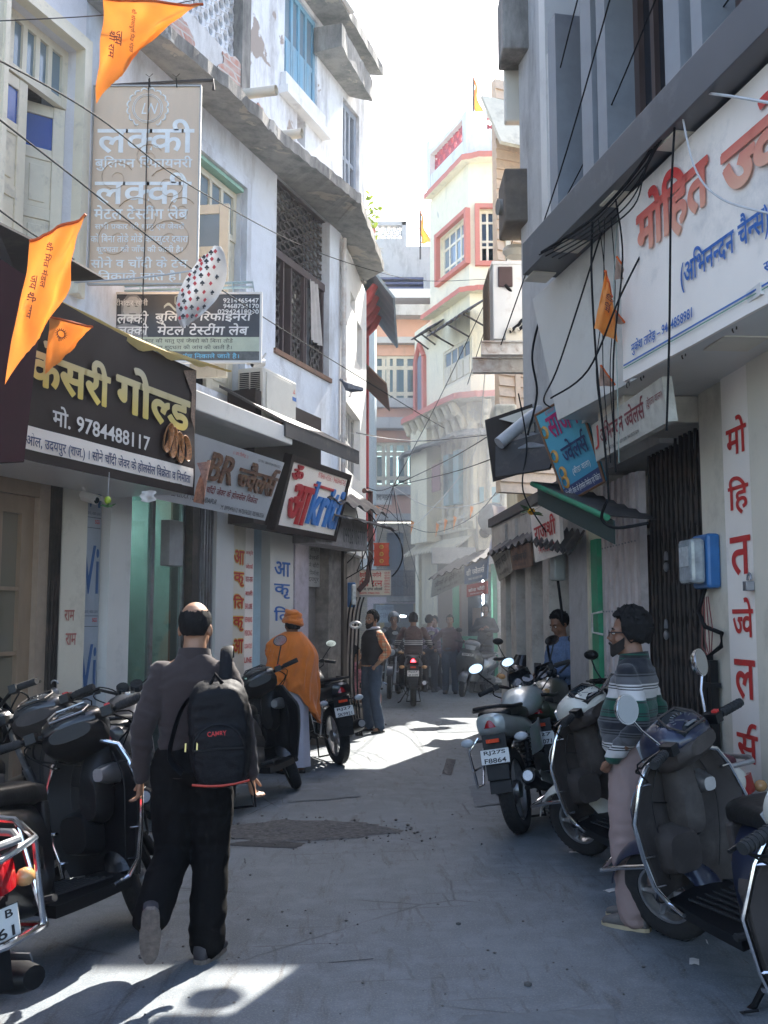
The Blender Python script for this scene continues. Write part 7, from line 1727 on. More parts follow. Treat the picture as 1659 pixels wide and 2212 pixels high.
def human(label,pos,head,H=1.72,J=None,top=None,legs=None,shoes=None,skin=None,hair='short',beard=False,yaw=0,pitch=0,vs=.012,z=0,curl=(.5,.5),pocket=(False,False),belly=0,glasses=False,rolled=False,open_toe=False,sole=None,topname='shirt',fit=1.0,hem=.80,wr=.005,helmet=False,collar=None,group=None,stout=1.0):
 j=dict(J0);j.update(J or{});j={k:V(v)for k,v in j.items()};skin=skin or m_skin
 r=root('person',(pos[0],pos[1],z),label,'person',group,(0,0,head));r.scale=(H/1.72,)*3
 B=MB()
 torso(B,j,[(-.25,.075,.11,0),(0,.10,.15,0),(.45,.09,.135,.01),(1,.10,.15,0),(1.45,.10,.165,-.005),(1.8,.075,.13,-.01),(2.0,.055,.065,-.005)])
 for s_,a,b,c in((1,'hl','kl','al'),(-1,'hr','kr','ar')):
  limb(B,[j[a],j[b],j[c]],[.082,.055,.038]);t=j['t'+a[1]].normalized();B.tube([j[c]-t*.05+V((0,0,-.045)),j[c]+t*.04+V((0,0,-.04)),j[c]+t*.13+V((0,0,-.06+.0))],[.034,.04,.03],10)
 for s_,a,b,c,cu,pk in((1,'sl','el','wl',curl[0],pocket[0]),(-1,'sr','er','wr',curl[1],pocket[1])):
  limb(B,[j[a],j[b],j[c]],[.05,.038,.026]);hand(B,j[c],j[b],s_,cu,1,pk)
 nk,hd=j['nk'],j['hd']
 HT=Matrix.Translation(hd)@Matrix.Rotation(yaw,4,'Z')@Matrix.Rotation(pitch,4,'Y')
 B.tube([nk+V((0,0,-.06)),nk.lerp(hd,.5),hd+V((-.01,0,-.03))],[.068,.056,.058],14)
 Hd=MB();Hd.ell((-.012,0,.035),(.098,.077,.098),20);Hd.ell((.03,0,-.045),(.068,.060,.078),18);Hd.ell((.048,0,-.092),(.038,.036,.03),12);Hd.ell((.06,0,.02),(.036,.058,.035),14)
 Hd.tube([(.088,0,.02),(.108,0,-.015),(.114,0,-.03)],[.011,.014,.016],8);Hd.ell((.100,0,-.034),(.014,.02,.011),8);Hd.ell((.085,0,-.066),(.014,.024,.010),10);Hd.ell((.082,0,-.08),(.014,.021,.009),10)
 for s_ in(-1,1):Hd.ell((-.008,s_*.079,-.012),(.020,.012,.033),10);Hd.ell((.065,s_*.042,-.03),(.022,.02,.024),10);Hd.ell((.082,s_*.031,.023),(.014,.024,.008),10)
 Hd.xf(HT);B.v+=[];o_=len(B.v);B.v+=Hd.v;B.f+=[tuple(i+o_ for i in f)for f in Hd.f];B.mi+=Hd.mi;B.sm+=Hd.sm
 body=vox('body',B,skin,r,vs*.62,3)
 E_=MB()
 for s_ in(-1,1):E_.ell((.086,s_*.032,.006),(.010,.014,.008),10,0);E_.ell((.0945,s_*.032,.006),(.004,.006,.006),8,1)
 E_.tube([(.098,-.022,-.072),(.1,0,-.073),(.098,.022,-.072)],.0035,5,2);E_.xf(HT);E_.build('eyes_and_mouth',[m_eye,m_iris,m_lip],r,local=True)
 def shell(az0,az1,el0,el1,th,nz=.006,sc=(.104,.084,.104),c=(-.014,0,.036),na=26,ne=12):
  mb=MB()
  def f(a,b):
   az=az0+(az1-az0)*a;e0=el0(az)if callable(el0)else el0;e=e0+((el1(az)if callable(el1)else el1)-e0)*b
   k=1+(noise.noise(V((az*3,e*4,1.3)))*nz+abs(noise.noise(V((az*13,e*11,7))))*nz*1.4)/.1
   return(c[0]+sc[0]*k*math.cos(e)*math.cos(az),c[1]+sc[1]*k*math.cos(e)*math.sin(az),c[2]+sc[2]*k*math.sin(e))
  mb.sheet(f,na,ne,th);mb.xf(HT);return mb
 line=lambda az:R(-48)+(R(48+34)if abs(az)<1.0 else R(48-2)*max(0,1-(abs(az)-1.0)/.55))if abs(az)<1.55 else R(-42)
 if hair in('short','curly'):
  k=.012 if hair=='curly' else .010
  mb=shell(-math.pi,math.pi,line,R(89),.02,k,(.110+k,.088+k,.112+k)if hair=='curly' else(.107,.086,.108),na=46,ne=18)
  for q in range(240 if vs<.014 else 40):
   az,e=random.uniform(-math.pi,math.pi),R(random.uniform(-20,88));
   if abs(az)<1.1 and e<R(38)or abs(az)<1.7 and e<R(5):continue
   c_=V((-.014+.113*math.cos(e)*math.cos(az),.091*math.cos(e)*math.sin(az),.036+.117*math.sin(e)))if hair=='curly' else V((-.014+.108*math.cos(e)*math.cos(az),.087*math.cos(e)*math.sin(az),.036+.109*math.sin(e)))
   d_=V((random.gauss(0,1),random.gauss(0,1),random.gauss(0,1))).normalized()*(.016 if hair=='curly' else .011);n_=(c_-V((-.014,0,.036))).normalized();mb.tube([HT@p_ for p_ in(c_-d_,c_+n_*.009,c_+d_*.9+n_*.004,c_+d_*1.5-n_*.004)],[.004,.0045,.003,.001],4)
  hr_=mb.build('hair',m_hair,r,local=True)
 elif hair=='bald':
  mb=shell(R(62),R(298),lambda az:R(-46)if abs(az-math.pi)<1.35 else R(-15),lambda az:R(30+9*noise.noise(V((az*5,3,1)))+5*noise.noise(V((az*23,3,1)))),.007,.003,(.101,.080,.099),na=60);mb.build('hair',m_hair,r,local=True)
 if hair!='none' and not helmet:
  mb=MB()
  for s_ in(-1,1):mb.tube([(.092,s_*.016,.027),(.092,s_*.034,.033),(.080,s_*.052,.026)],[.004,.005,.003],6)
  mb.xf(HT);mb.build('eyebrow',m_hair,r,local=True)
 if beard:
  mb=MB();mb.sheet(lambda a,b:((.034+.066*math.cos(R(-95+190*a)))*(1 if b<.9 else .9),(.060+.002*b)*math.sin(R(-95+190*a))*(1-.25*b),-.052-.06*b-.014*math.cos(R(-95+190*a))+.035*(abs(a-.5)*2)**2),22,8,.007);mb.tube([(.100,-.03,-.062),(.11,0,-.052),(.100,.03,-.062)],.007,6);mb.xf(HT);mb.build('beard',M('soft_beard',(.022,.015,.012),.9,var=.5,scale=90,bmp=.8),r,local=True)
 if glasses:
  mb=MB()
  for s_ in(-1,1):
   mb.tube([(.112,s_*.034+.025*math.cos(w),.004+.019*math.sin(w))for w in[2*math.pi*k/16 for k in range(16)]],.0028,5,closed=True);mb.tube([(.110,s_*.058,.01),(.05,s_*.081,.01),(-.01,s_*.086,.004)],.003,5)
  mb.tube([(.113,-.01,.008),(.113,.01,.008)],.003,5);mb.xf(HT);mb.build('glasses',m_black,r,local=True)
 if helmet:
  mb=shell(-math.pi,math.pi,lambda az:R(-40)if abs(az)>1.2 else R(12),R(89),.03,0,(.150,.13,.150));mb.build('helmet',M('grey_helmet',(.22,.23,.24),.2,.3,coat=.6),r,local=True)
 if legs:
  mb=MB();torso(mb,j,[(-.42,.08,.12,0),(-.2,.125,.165,-.01),(.1,.125,.165,.0),(.28,.115,.155,.0)])
  k=fit
  for a,b,c in(('hl','kl','al'),('hr','kr','ar')):
   P=[j[a],j[a].lerp(j[b],.5),j[b],j[b].lerp(j[c],.5),j[c]+(j[b]-j[c]).normalized()*.0]
   limb(mb,P,[.105*k**.5,.098*k**.7,.078*k,.076*k,.074*k])
  vox('trousers',mb,legs,r,vs,4,wr*1.25,6)
 if shoes:
  for a,t_ in(('al','tl'),('ar','tr')):
   t=j[t_].normalized();lat=V((0,0,1)).cross(t).normalized();up=t.cross(lat);P=j[a]-up*.085
   T=Matrix(((t.x,lat.x,up.x,P.x),(t.y,lat.y,up.y,P.y),(t.z,lat.z,up.z,P.z),(0,0,0,1)))
   mb=MB();mb.loft_x([(-.085,.045,.02,.03),(-.075,.05,.034,.048),(-.02,.058,.038,.052),(.06,.045,.044,.038),(.13,.034,.045,.026),(.172,.026,.032,.018),(.182,.024,.012,.010)]if not open_toe else[(-.085,.02,.02,.012),(-.02,.02,.038,.014),(.06,.022,.044,.016),(.13,.02,.045,.012),(.18,.018,.02,.008)],18,2.4);mb.xf(T);s1=mb.build('shoe' if not open_toe else 'sandal',shoes,r,local=True)
   mb=MB();pr_=[(.19*(.5-.5*0),0)]
   out=[(-.09+.275*q,.5*(.072+.024*math.sin(min(1,q*1.15)*math.pi)**.8*(1 if q>.4 else .55))*min(1,(q*9+.25),((1-q)*6+.15))**.5)for q in[k/14 for k in range(15)]]
   poly=out+[(x,-y)for x,y in out[::-1]]
   mb.prism(poly,T@Matrix.Translation((0,0,-.006)),.026);mb.build('sole',sole or m_black,s1,local=True)
   if open_toe:
    mb=MB();mb.tube([V(T@V((.07+.0*q,.047*math.cos(R(q)),.02+.05*math.sin(R(q)))))for q in range(0,181,20)],.014,6,flat=.5);mb.build('strap',m_black,s1,local=True)
 if top:
  mb=MB();st_=stout
  torso(mb,j,[(-.30 if hem<.8 else-.12,.125*st_,.18*st_,0),(.05,.125*st_+belly*.6,.175*st_,belly*.6),(.5,.122*st_+belly,.17*st_,belly),(1,.128*st_,.172,belly*.3),(1.45,.118,.178,-.005),(1.7,.095,.155,-.01),(1.88,.078,.105,-.012),(2.0,.066,.075,-.012)])
  for a,b,c in(('sl','el','wl'),('sr','er','wr')):
   e=.62 if rolled else .93
   limb(mb,[j[a],j[a].lerp(j[b],.5),j[b],j[b].lerp(j[c],.5*e),j[b].lerp(j[c],e)],[.064,.062,.055,.049,.043])
  vox(topname,mb,top,r,vs,4,wr*1.4,9)
  if collar:
   mb=MB();mb.sheet(lambda a,b:nk+V((.002+(.072+.012*b)*math.cos(2*math.pi*a),(.072+.014*b)*math.sin(2*math.pi*a),-.005+.03*(1-b)-.035*b+.01*math.cos(2*math.pi*a)*-1)),24,4,.008);mb.build('collar',collar,r,local=True)
 return r,j,HT
m_jacket=M('charcoal_brown_jacket',(.044,.034,.033),.9,spec=.12,var=.06,scale=40,bmp=.15,sheen=.15);m_trou=M('black_trousers',(.0075,.007,.007),.9,spec=.12,bmp=.15)
m_jeans=M('washed_blue_jeans',(.045,.07,.11),.9,var=.35,scale=7,bmp=.2);m_shoe=M('dark_shoe',(.05,.045,.05),.6);m_sole=M('dirty_white_sole',(.5,.46,.40),.7,dirt=(.25,.22,.18),dirt_amt=.4)
m1,j,HT=human('balding man seen from behind walking away with black backpack',(-.95,5.10),R(92),1.71,dict(kr=(.05,-.09,.50),ar=(-.03,-.09,.085),kl=(.03,.095,.50),al=(-.33,.13,.29),tl=(.30,.06,-.95),tr=(1,-.35,0),wl=(-.01,.255,.86),el=(-.08,.235,1.12),wr=(.03,-.285,.86),er=(-.07,-.25,1.12)),m_jacket,m_trou,m_shoe,hair='bald',vs=.011,curl=(.45,.55),topname='jacket',fit=1.16,hem=.7,wr=.006,collar=m_jacket,sole=M('brown_shoe_sole',(.20,.165,.14),.8,var=.3,scale=40,bmp=.6),yaw=R(-8),stout=.97)
def T_(o):return MW[o.name]
bp=root('backpack',(-.765,4.88,.855),'black backpack with red piping slung on the balding man','backpack',None,(R(-4),R(-3),R(96)));bp.scale=(.82,.88,.95)
m_nyl=M('black_nylon',(.005,.005,.0065),.65,spec=.22,bmp=.25,var=.25,scale=25)
mb=MB();mb.loft_x([(-.11,.26,.11,.20),(-.095,.25,.145,.235),(-.02,.26,.165,.255),(.05,.265,.165,.26),(.085,.265,.14,.24)],28,3.6);mb.loft_x([(-.155,.16,.09,.11),(-.14,.16,.13,.145),(-.09,.165,.145,.16)],24,3.6);vox('pack',mb,m_nyl,bp,.008,3,.004,12)
mb=MB();mb.tube([(-.155+.02*abs(t),.15*t,.025+.012*t*t)for t in[k/10-1 for k in range(21)]],.006,6);mb.build('red_piping',M('red_piping',(.42,.04,.02),.5),bp,local=True)
mb=MB();mb.tube([(-.145,.135*math.cos(w),.19+.13*math.sin(w))for w in[math.pi*k/16 for k in range(17)]],.004,5);mb.tube([(-.155,-.13,.2),(-.162,0,.205),(-.155,.13,.2)],.005,5);mb.build('zip',m_black,bp,local=True)
mb=MB();letter(mb,'CAMRY',(-.156,.055,.265),(0,-1,0),(.0,0,1),.1,.024,.016,.002);mb.build('lettering',M('red_thread',(.5,.03,.03),.6),bp,local=True)
mb=MB();mb.tube([(-.06,.03,.51),(-.1,.0,.56),(-.06,-.03,.51)],.012,8,flat=.6);mb.build('carry_handle',m_nyl,bp,local=True)
def strap(P,w,mat,par,name='strap'):
 P=smoothpts(P,5);mb=MB()
 mb.tube(P,w,8,flat=.28);mb.build(name,mat,par,local=True)
strap([(.04,-.04,.5),(.10,-.05,.60),(.20,-.055,.665),(.34,-.05,.60)],.036,m_nyl,bp)
strap([(.03,.10,.48),(.06,.19,.40),(.08,.255,.26),(.09,.28,.14),(.10,.22,.06)],.03,m_nyl,bp)
strap([(.0,-.14,.03),(.0,-.165,-.03),(-.01,-.17,-.12)],.016,m_nyl,bp,'buckle_strap')
for s_ in(.17,.11):mb=MB();mb.tube([(-.14,s_,.24),(-.15,s_+.004,.2)],.006,5);mb.build('zip_puller',M('brass',(.5,.38,.15),.3,1.0),bp,local=True)
cN,cG,cW,cR,cK=(.007,.008,.014),(.075,.075,.082),(.50,.48,.47),(.004,.060,.038),(.004,.004,.005)
bands=[(.866,cR),(.875,cK),(.884,cR),(.893,cK),(.935,cR),(.975,cW),(.981,cK),(.988,cW),(.995,cK),(1.003,cW),(1.05,cG),(1.057,cK),(1.064,cG),(1.071,cK),(1.078,cG),(1.116,cN),(1.124,cG),(1.131,cK),(1.139,cG),(1.146,cK),(1.165,cR),(1.171,cK),(1.178,cR),(1.185,cK),(1.235,cR),(1.242,cK),(1.249,cR),(1.30,cW),(1.306,cK),(1.314,cW),(1.321,cK),(1.33,cW),(1.37,cG),(1.378,cK),(1.385,cG),(1.392,cK),(1.6,cN)]
m2,j2,_=human('young man with glasses in striped green, white and navy sweater, hand in pocket',(1.37,5.62),R(152),1.67,dict(kl=(.03,.10,.49),al=(-.0,.09,.085),kr=(.06,-.10,.49),ar=(.03,-.08,.085),tl=(1,-.1,0),tr=(1,-.2,0),el=(-.10,.27,1.13),wl=(.07,.21,.92),er=(-.08,-.26,1.13),wr=(.08,-.22,.92)),stripes('striped_knit',bands),M('mauve_grey_trousers',(.30,.215,.20),.85,bmp=.15,var=.06),M('grey_clog',(.11,.10,.095),.7,bmp=.3),skin=m_skin2,hair='curly',beard=True,yaw=R(16),vs=.011,pocket=(True,True),belly=.035,glasses=True,topname='sweater',fit=1.12,hem=.86,wr=.006,collar=stripes('ribbed_collar',[(.004,cR),(.009,cK)],period=.012),sole=M('tan_clog_sole',(.42,.34,.22),.7))
mb=MB();mb.tube([(.0,.16*math.cos(w)if False else .165*math.sin(w),.865)if False else(.135*math.cos(w)+.012,.175*math.sin(w),.868)for w in[2*math.pi*k/30 for k in range(30)]],.014,6,closed=True);mb.build('belt',m_black,m2,local=True)
m_saff=M('saffron_cloth',(.66,.17,.018),.85,var=.1,scale=10,sheen=.3);m_dhoti=M('white_cotton',(.60,.58,.66),.85,var=.04)
m3,j3,HT3=human('robed man in orange shawl and turban over a white dhoti, seen from behind',(-.99,11.0),R(112),1.68,dict(wl=(.12,.12,1.08),el=(-.02,.23,1.12),wr=(.14,-.1,1.1),er=(-.02,-.23,1.13)),M('ochre_shirt',(.45,.22,.03),.8),None,m_shoe,skin=m_skin2,hair='short',vs=.016,open_toe=True)
mb=MB()
for k in range(5):mb.tube([HT3@V((-.012+(.112-.006*k)*math.cos(w),(.096-.006*k)*math.sin(w),.035+.028*k+.02*math.sin(w+k*1.7)))for w in[2*math.pi*q/22 for q in range(22)]],.026-.002*k,8,closed=True)
mb.ell(HT3@V((-.01,0,.13)),(.085,.075,.05),16);vox('turban',mb,m_saff,m3,.01,3,.004,20)
def shawl(a,b):
 w=2*math.pi*a;side_=math.sin(w);bk=-math.cos(w)
 hem=1.0-.46*max(0,-side_)**1.2-.14*max(0,bk)+.10*max(0,side_)
 z=1.53+(hem-1.53)*b;tt=min(1,b*3.2)
 wd_=.085+(.27-.085)*math.sin(tt*math.pi/2)+.04*b;dp=.08+(.15-.08)*math.sin(tt*math.pi/2)+.05*b
 q=noise.noise(V((math.cos(w)*2.4,math.sin(w)*2.4,b*2.2)));k=1+(.035+.05*b)*(1-2*abs(math.sin(w*4.5+2.6*b+3.5*q)))*min(1,b*2)+.10*q
 return(dp*k*math.cos(w)-.01,wd_*k*math.sin(w),z)
mb=MB();mb.sheet(shawl,130,40,.006);mb.build('shawl',m_saff,m3,local=True)
mb=MB();mb.sheet(lambda a,b:((.12+.045*b+.012*math.sin(a*2*math.pi*9)*b)*math.cos(2*math.pi*a),(.165+.04*b+.014*math.sin(a*2*math.pi*8)*b)*math.sin(2*math.pi*a),1.02-.95*b),90,14,.006);mb.build('dhoti',m_dhoti,m3,local=True)
m_plaid=checks('orange_plaid',(.62,.42,.26),(.62,.17,.06),(.12,.05,.04),.075)
m4,j4,_=human('bearded man in black padded vest and orange plaid shirt, hands in jeans pockets',(-.17,14.95),R(215),1.74,dict(kl=(.05,.13,.5),al=(.0,.19,.085),kr=(.03,-.10,.5),ar=(-.02,-.12,.085),el=(-.09,.26,1.15),wl=(.07,.20,.96),er=(-.09,-.26,1.15),wr=(.07,-.20,.96),tl=(1,.3,0),tr=(1,-.3,0)),m_plaid,m_jeans,m_black,hair='short',beard=True,yaw=R(12),vs=.013,pocket=(True,True),rolled=True,open_toe=True,fit=1.0,hem=.86)
mb=MB();torso(mb,j4,[(-.05,.138,.19,0),(.5,.14,.185,0),(1,.145,.19,0),(1.45,.138,.198,0),(1.75,.105,.178,-.01),(1.95,.085,.10,-.01)])
vox('padded_vest',mb,M('black_quilted_vest',(.014,.012,.016),.7,bmp=.2),m4,.013,4,.006,6)
mb=MB();mb.tube([V(j4['nk'])+V((.085*math.cos(w),.085*math.sin(w),.005+.01*math.sin(w)))for w in[2*math.pi*k/20 for k in range(20)]],.02,8,closed=True);mb.build('hood_collar',m_dhoti,m4,local=True)
def ride_joints(k=1.0,lean=.10):
 d=dict(pel=(-.16,0,.90),ch=(-.10+lean*.3,0,1.18),nk=(-.04+lean,0,1.42),hd=(-.0+lean,0,1.555),hl=(-.13,.09,.88),hr=(-.13,-.09,.88),kl=(.26,.19,.72),kr=(.26,-.19,.72),al=(-.05,.21,.37),ar=(-.05,-.21,.37),sl=(-.06+lean,.185,1.36),sr=(-.06+lean,-.185,1.36),el=(.03,.30,1.14),er=(.03,-.30,1.14),wl=(.19,.32,1.06),wr=(.19,-.32,1.06))
 return d
rb=[(1.05,(.05,.028,.022)),(1.075,cK),(1.09,cW),(1.105,cK),(1.12,cW),(1.14,cK),(1.155,cW),(1.17,cK),(1.5,(.085,.042,.032))]
hd_=RIDE.rotation_euler.z
human('rider in brown sweater with white stripes, seen from behind on the motorcycle',(RIDE.location.x,RIDE.location.y),hd_,1.78,ride_joints(),stripes('brown_striped_knit',[(1.08,(.04,.024,.02))]+[(a+.02,c)for a,c in rb]),m_trou,m_shoe,hair='short',vs=.016,curl=(1.2,1.2),topname='sweater',hem=.9)
human('helmeted rider in dark jacket coming towards us behind the brown sweater rider',(ONC.location.x,ONC.location.y),ONC.rotation_euler.z,1.78,ride_joints(1,.06),M('dark_blue_jacket',(.018,.022,.03),.7),m_trou,m_shoe,hair='none',helmet=True,vs=.018,curl=(1.2,1.2),topname='jacket',hem=.9)
human('man in purple checked shirt standing with his back turned beside the scooter',(1.03,22.9),R(70),1.70,None,checks('purple_check',(.40,.36,.42),(.10,.06,.14),(.2,.03,.05),.1),M('dark_navy_trousers',(.02,.025,.04),.8),m_shoe,vs=.018,yaw=R(-25))
human('smiling man in open maroon jacket and blue jeans facing up the street',(1.46,22.4),R(262),1.70,dict(wr=(.04,-.33,.98),er=(-.12,-.36,1.15),wl=(.06,.22,.92)),M('maroon_jacket',(.055,.014,.028),.8),m_jeans,m_shoe,vs=.018,topname='jacket',pocket=(False,True))
human('man in dark blue jacket with folded arms standing on the step',(2.30,23.0),R(255),1.72,dict(el=(.02,.27,1.15),wl=(.17,.0,1.18),er=(.02,-.27,1.15),wr=(.17,.0,1.22)),M('navy_puffer_jacket',(.014,.018,.03),.7),M('navy_jeans',(.02,.03,.055),.9),m_shoe,vs=.018,z=.22,topname='jacket',skin=m_skin2,yaw=R(10))
human('man in turquoise shirt mostly hidden behind the purple checked man',(1.18,23.6),R(240),1.68,None,M('turquoise_shirt',(.03,.16,.19),.8),m_trou,m_shoe,vs=.02)
m7,j7,_=human('man in blue printed shirt with black strap looking down in a dark doorway',(1.82,10.45),R(205),1.70,dict(el=(.0,.24,1.12),wl=(.22,.08,1.10),er=(.0,-.24,1.12),wr=(.22,-.06,1.10)),M('blue_printed_shirt',(.10,.15,.26),.8,var=.3,scale=60),m_trou,m_shoe,vs=.013,pitch=R(24),yaw=R(5),skin=m_skin2,curl=(.9,.9))
strap([(.13,.16,1.0),(.14,.02,1.22),(.06,-.13,1.42),(-.06,-.15,1.44),(-.14,0,1.2),(-.12,.16,1.0)],.022,m_black,m7)
mb=MB();mb.box((.29,-.04,1.10),(.31,.06,1.22));mb.xf(Matrix.Identity(4));tag(mb.xf(MW[m7.name]@Matrix.Scale(1.68/1.72,4)).build('phone',m_dash),'dark phone held by the man in the blue printed shirt','phone')
human('seated person in pink patterned top half hidden by the corner pillar',(-.52,15.75),R(20),1.6,dict(pel=(0,0,.52),ch=(.02,0,.80),nk=(.05,0,1.04),hd=(.08,0,1.17),hl=(.02,.09,.50),hr=(.02,-.09,.50),kl=(.42,.12,.52),kr=(.42,-.12,.52),al=(.40,.12,.085),ar=(.40,-.12,.085),sl=(.03,.17,.98),sr=(.03,-.17,.98),el=(.12,.22,.76),er=(.12,-.22,.76),wl=(.34,.08,.86),wr=(.34,-.06,.86)),M('pink_patterned_cotton',(.55,.22,.24),.85,var=.6,scale=30),M('dusty_pink_trousers',(.30,.16,.15),.85),m_shoe,vs=.016,open_toe=True)
mb=MB();P=V((-.52,15.75,0));mb.box((P.x-.25,P.y-.25,.36),(P.x+.18,P.y+.2,.40))
for a,b in((-.2,-.2),(.13,-.2),(-.2,.15),(.13,.15)):mb.tube([P+V((a,b,0)),P+V((a,b,.36))],.018,6)
tag(mb.build('stool',m_brownwood),'low wooden stool under the seated person by the corner','stool')
human('short dark-haired figure in green shawl standing in the green doorway',(1.80,14.3),R(170),1.35,dict(el=(.05,.2,1.12),wl=(.18,.05,1.1),er=(.05,-.2,1.12),wr=(.18,-.05,1.1)),M('deep_green_shawl',(.015,.09,.06),.85),m_trou,m_shoe,vs=.018)
finish_vox()
#  flags, cables, lanterns, small clutter
def translucent(name,col,k=.45,rough=.8,var=.1,dirt=None):
 m=M(name,col,rough,var=var,scale=6,dirt=dirt,dirt_amt=.3);t=m.node_tree
 if any(n.type=='BSDF_TRANSLUCENT' for n in t.nodes):return m
 b=t.nodes['Principled BSDF'];out=t.nodes['Material Output'];tr=t.nodes.new('ShaderNodeBsdfTranslucent');mx=t.nodes.new('ShaderNodeMixShader');mx.inputs[0].default_value=k
 l=b.inputs['Base Color'].links[0].from_socket;t.links.new(l,tr.inputs[0]);t.links.new(b.outputs[0],mx.inputs[1]);t.links.new(tr.outputs[0],mx.inputs[2]);t.links.new(mx.outputs[0],out.inputs[0]);return m
for nm,c in(('yellow_tarpaulin',None),):translucent(nm,(1,1,1),.5)
m_flag=translucent('saffron_flag_cloth',(.96,.50,.16),.65,.8);m_fprint=M('flag_brown_print',(.16,.06,.05),.8)
def flag(pts,label,Y,print_=None,wave=.03,nu=18,name='pennant',mat=None,group='saffron pennants',hem=True):
 """triangular cloth: pts = hoist top, fly tip, bottom (pixels); Y per point"""
 a,b,c=[at(p[0],p[1],y)for p,y in zip(pts,Y)]
 def f(u,v):
  p=a.lerp(b,u);q=a.lerp(c,u);e=(p.lerp(q,v))if False else a+(b-a)*u*(1-v)+(c-a)*u*v
  n=noise.noise(V((u*3,v*4,pts[0][0])));return e+V((.3,1,0))*wave*(math.sin(v*9+u*5)*.5+n)*u+V((0,0,wave*.3*n))
 r=root(name,a,label,'flag',group);mb=MB();mb.sheet(f,nu,nu,.002);mb.build('cloth',mat or m_flag,r)
 if hem:mb=MB();mb.tube([f(k/10,0)+V((0,0,.004))for k in range(11)],.007,6);mb.build('hem',M('dark_saffron_hem',(.55,.10,.02),.8),r)
 if print_:
  mb=MB();P=f(.45,.42);ux=(f(.8,.42)-f(.2,.42)).normalized();uy=(b-c);uy=(uy-ux*uy.dot(ux)).normalized();nn=ux.cross(uy);nn=nn if nn.y<0 else-nn;L_=(b-a).length
  for i,s in enumerate(print_):
   if nn.dot(ux.cross(uy))>0:letter(mb,s,P+ux*(-.12*L_)+uy*(.02-.07*i)*L_+nn*.012,ux,uy,.28*L_,.055*L_,.016)
   else:letter(mb,s,P-ux*(-.12*L_)+uy*(.02-.07*i)*L_+nn*.012,-ux,uy,.28*L_,.055*L_,.016)
  mb.build('print',m_fprint,r)
 return r
def qflag(q,Y,label,prints,wave=.02,sun_=False,name='pennant'):
 """cloth through 4 pixel corners (hoist top, fly top, fly low, hoist low)"""
 P=[at(x,y,Yi)for(x,y),Yi in zip(q,Y)]
 def f(u,v):
  e=P[0].lerp(P[1],u).lerp(P[3].lerp(P[2],u),v)
  return e+V((.2,1,0))*wave*(math.sin(u*10+v*3)*.6+math.sin(v*7+u*2)*.6+noise.noise(V((u*4,v*4,q[0][0]))))+V((0,0,.006*noise.noise(V((u*25,v*25,1)))))
 r=root(name,P[0],label,'flag','saffron pennants');mb=MB();mb.sheet(f,26,26,.002);mb.build('cloth',m_flag,r)
 mb=MB();mb.tube([f(k/14,0)for k in range(15)],.008,6);mb.build('hem',M('dark_saffron_hem',(.55,.10,.02),.8),r)
 if prints:
  mb=MB();Lh=(P[3]-P[0]).length;dn=(P[3]-P[0]).normalized();rt_=(P[1]-P[0]).normalized()
  for tx_,s,t,w_,h_ in prints:
   b0=f(s,t)+V((0,-.035,0));letter(mb,tx_,b0,dn,(rt_-dn*rt_.dot(dn)),Lh*w_,Lh*h_,.016)
  if sun_:
   c=f(.42,.35)+V((0,-.03,0))
   for k in range(16):
    w=2*math.pi*k/16;e=rt_*math.cos(w)+V((0,0,1))*math.sin(w);g2=rt_*-math.sin(w)+V((0,0,1))*math.cos(w);rr=Lh*.10
    mb.add([c+e*rr*.7+g2*rr*.12,c+e*rr*.7-g2*rr*.12,c+e*rr*1.15],[(0,1,2)])
   mb.tube([c+(rt_*math.cos(w)+V((0,0,1))*math.sin(w))*Lh*.065 for w in[2*math.pi*k/16 for k in range(16)]],Lh*.008,5,closed=True)
  mb.build('print',m_fprint,r)
qflag([(222,-4),(438,8),(300,105),(206,222)],(5.3,5.6,5.5,5.3),'large sunlit saffron pennant at the top over the tan hoarding',[('श्री संस्थापूर्ण मित्र मंडल',.30,.12,.42,.06),('जय',.20,.36,.14,.06),('श्री राम',.12,.34,.26,.07)])
qflag([(64,520),(184,462),(140,640),(8,830)],(4.6,4.7,4.7,4.6),'torn saffron pennant over the maroon sign box',[('श्री मित्र मंडल',.40,.12,.32,.045),('जय श्री राम',.18,.3,.3,.06)],.02)
qflag([(106,684),(200,706),(150,760),(96,808)],(6.4,6.6,6.6,6.4),'saffron pennant with a sun emblem hanging from the yellow tarpaulin',[('ॐ',.34,.36,.10,.07)],.012,True)
qflag([(1308,585),(1322,640),(1334,738),(1284,708)],(5.9,5.95,5.9,5.85),'crumpled saffron pennant caught on cables before the white fascia',[('श्री राम',.3,.3,.3,.2)],.03)
for i,(x,y,s,Y)in enumerate(((1340,555,44,6.0),(1328,660,36,6.0),(1305,790,40,6.2))):
 flag([(x-8,y),(x+s*.6,y+s*1.1),(x-s*.3,y+s*1.1)],('brown faded pennant at the upper cable knot','brown faded pennant under the crumpled saffron one','brown faded pennant dangling lowest before the white fascia')[i],(Y,)*3,None,.02,8,mat=M('faded_brown_pennant',(.30,.20,.15),.8))
for i,(x,y,Y,lab)in enumerate(((888,1132,22,'small orange pennant hanging alone over mid street'),(942,1137,22,'small orange pennant by the yellow pier'),(960,1128,21.5,'small orange pennant just past the yellow pier'),(980,1122,21,'small orange pennant below the carved front'),(1016,1100,20,'small orange pennant high beside the peach boards'),(770,1150,13.5,'tattered orange pennant by the black tin canopy'),(812,1100,17,'small orange pennant beside the corner pole'))):
 flag([(x,y-8),(x+7,y-4),(x-1,y+24)],lab,(Y,)*3,None,.02,8,'bunting_flag',group='orange bunting flags',hem=False)
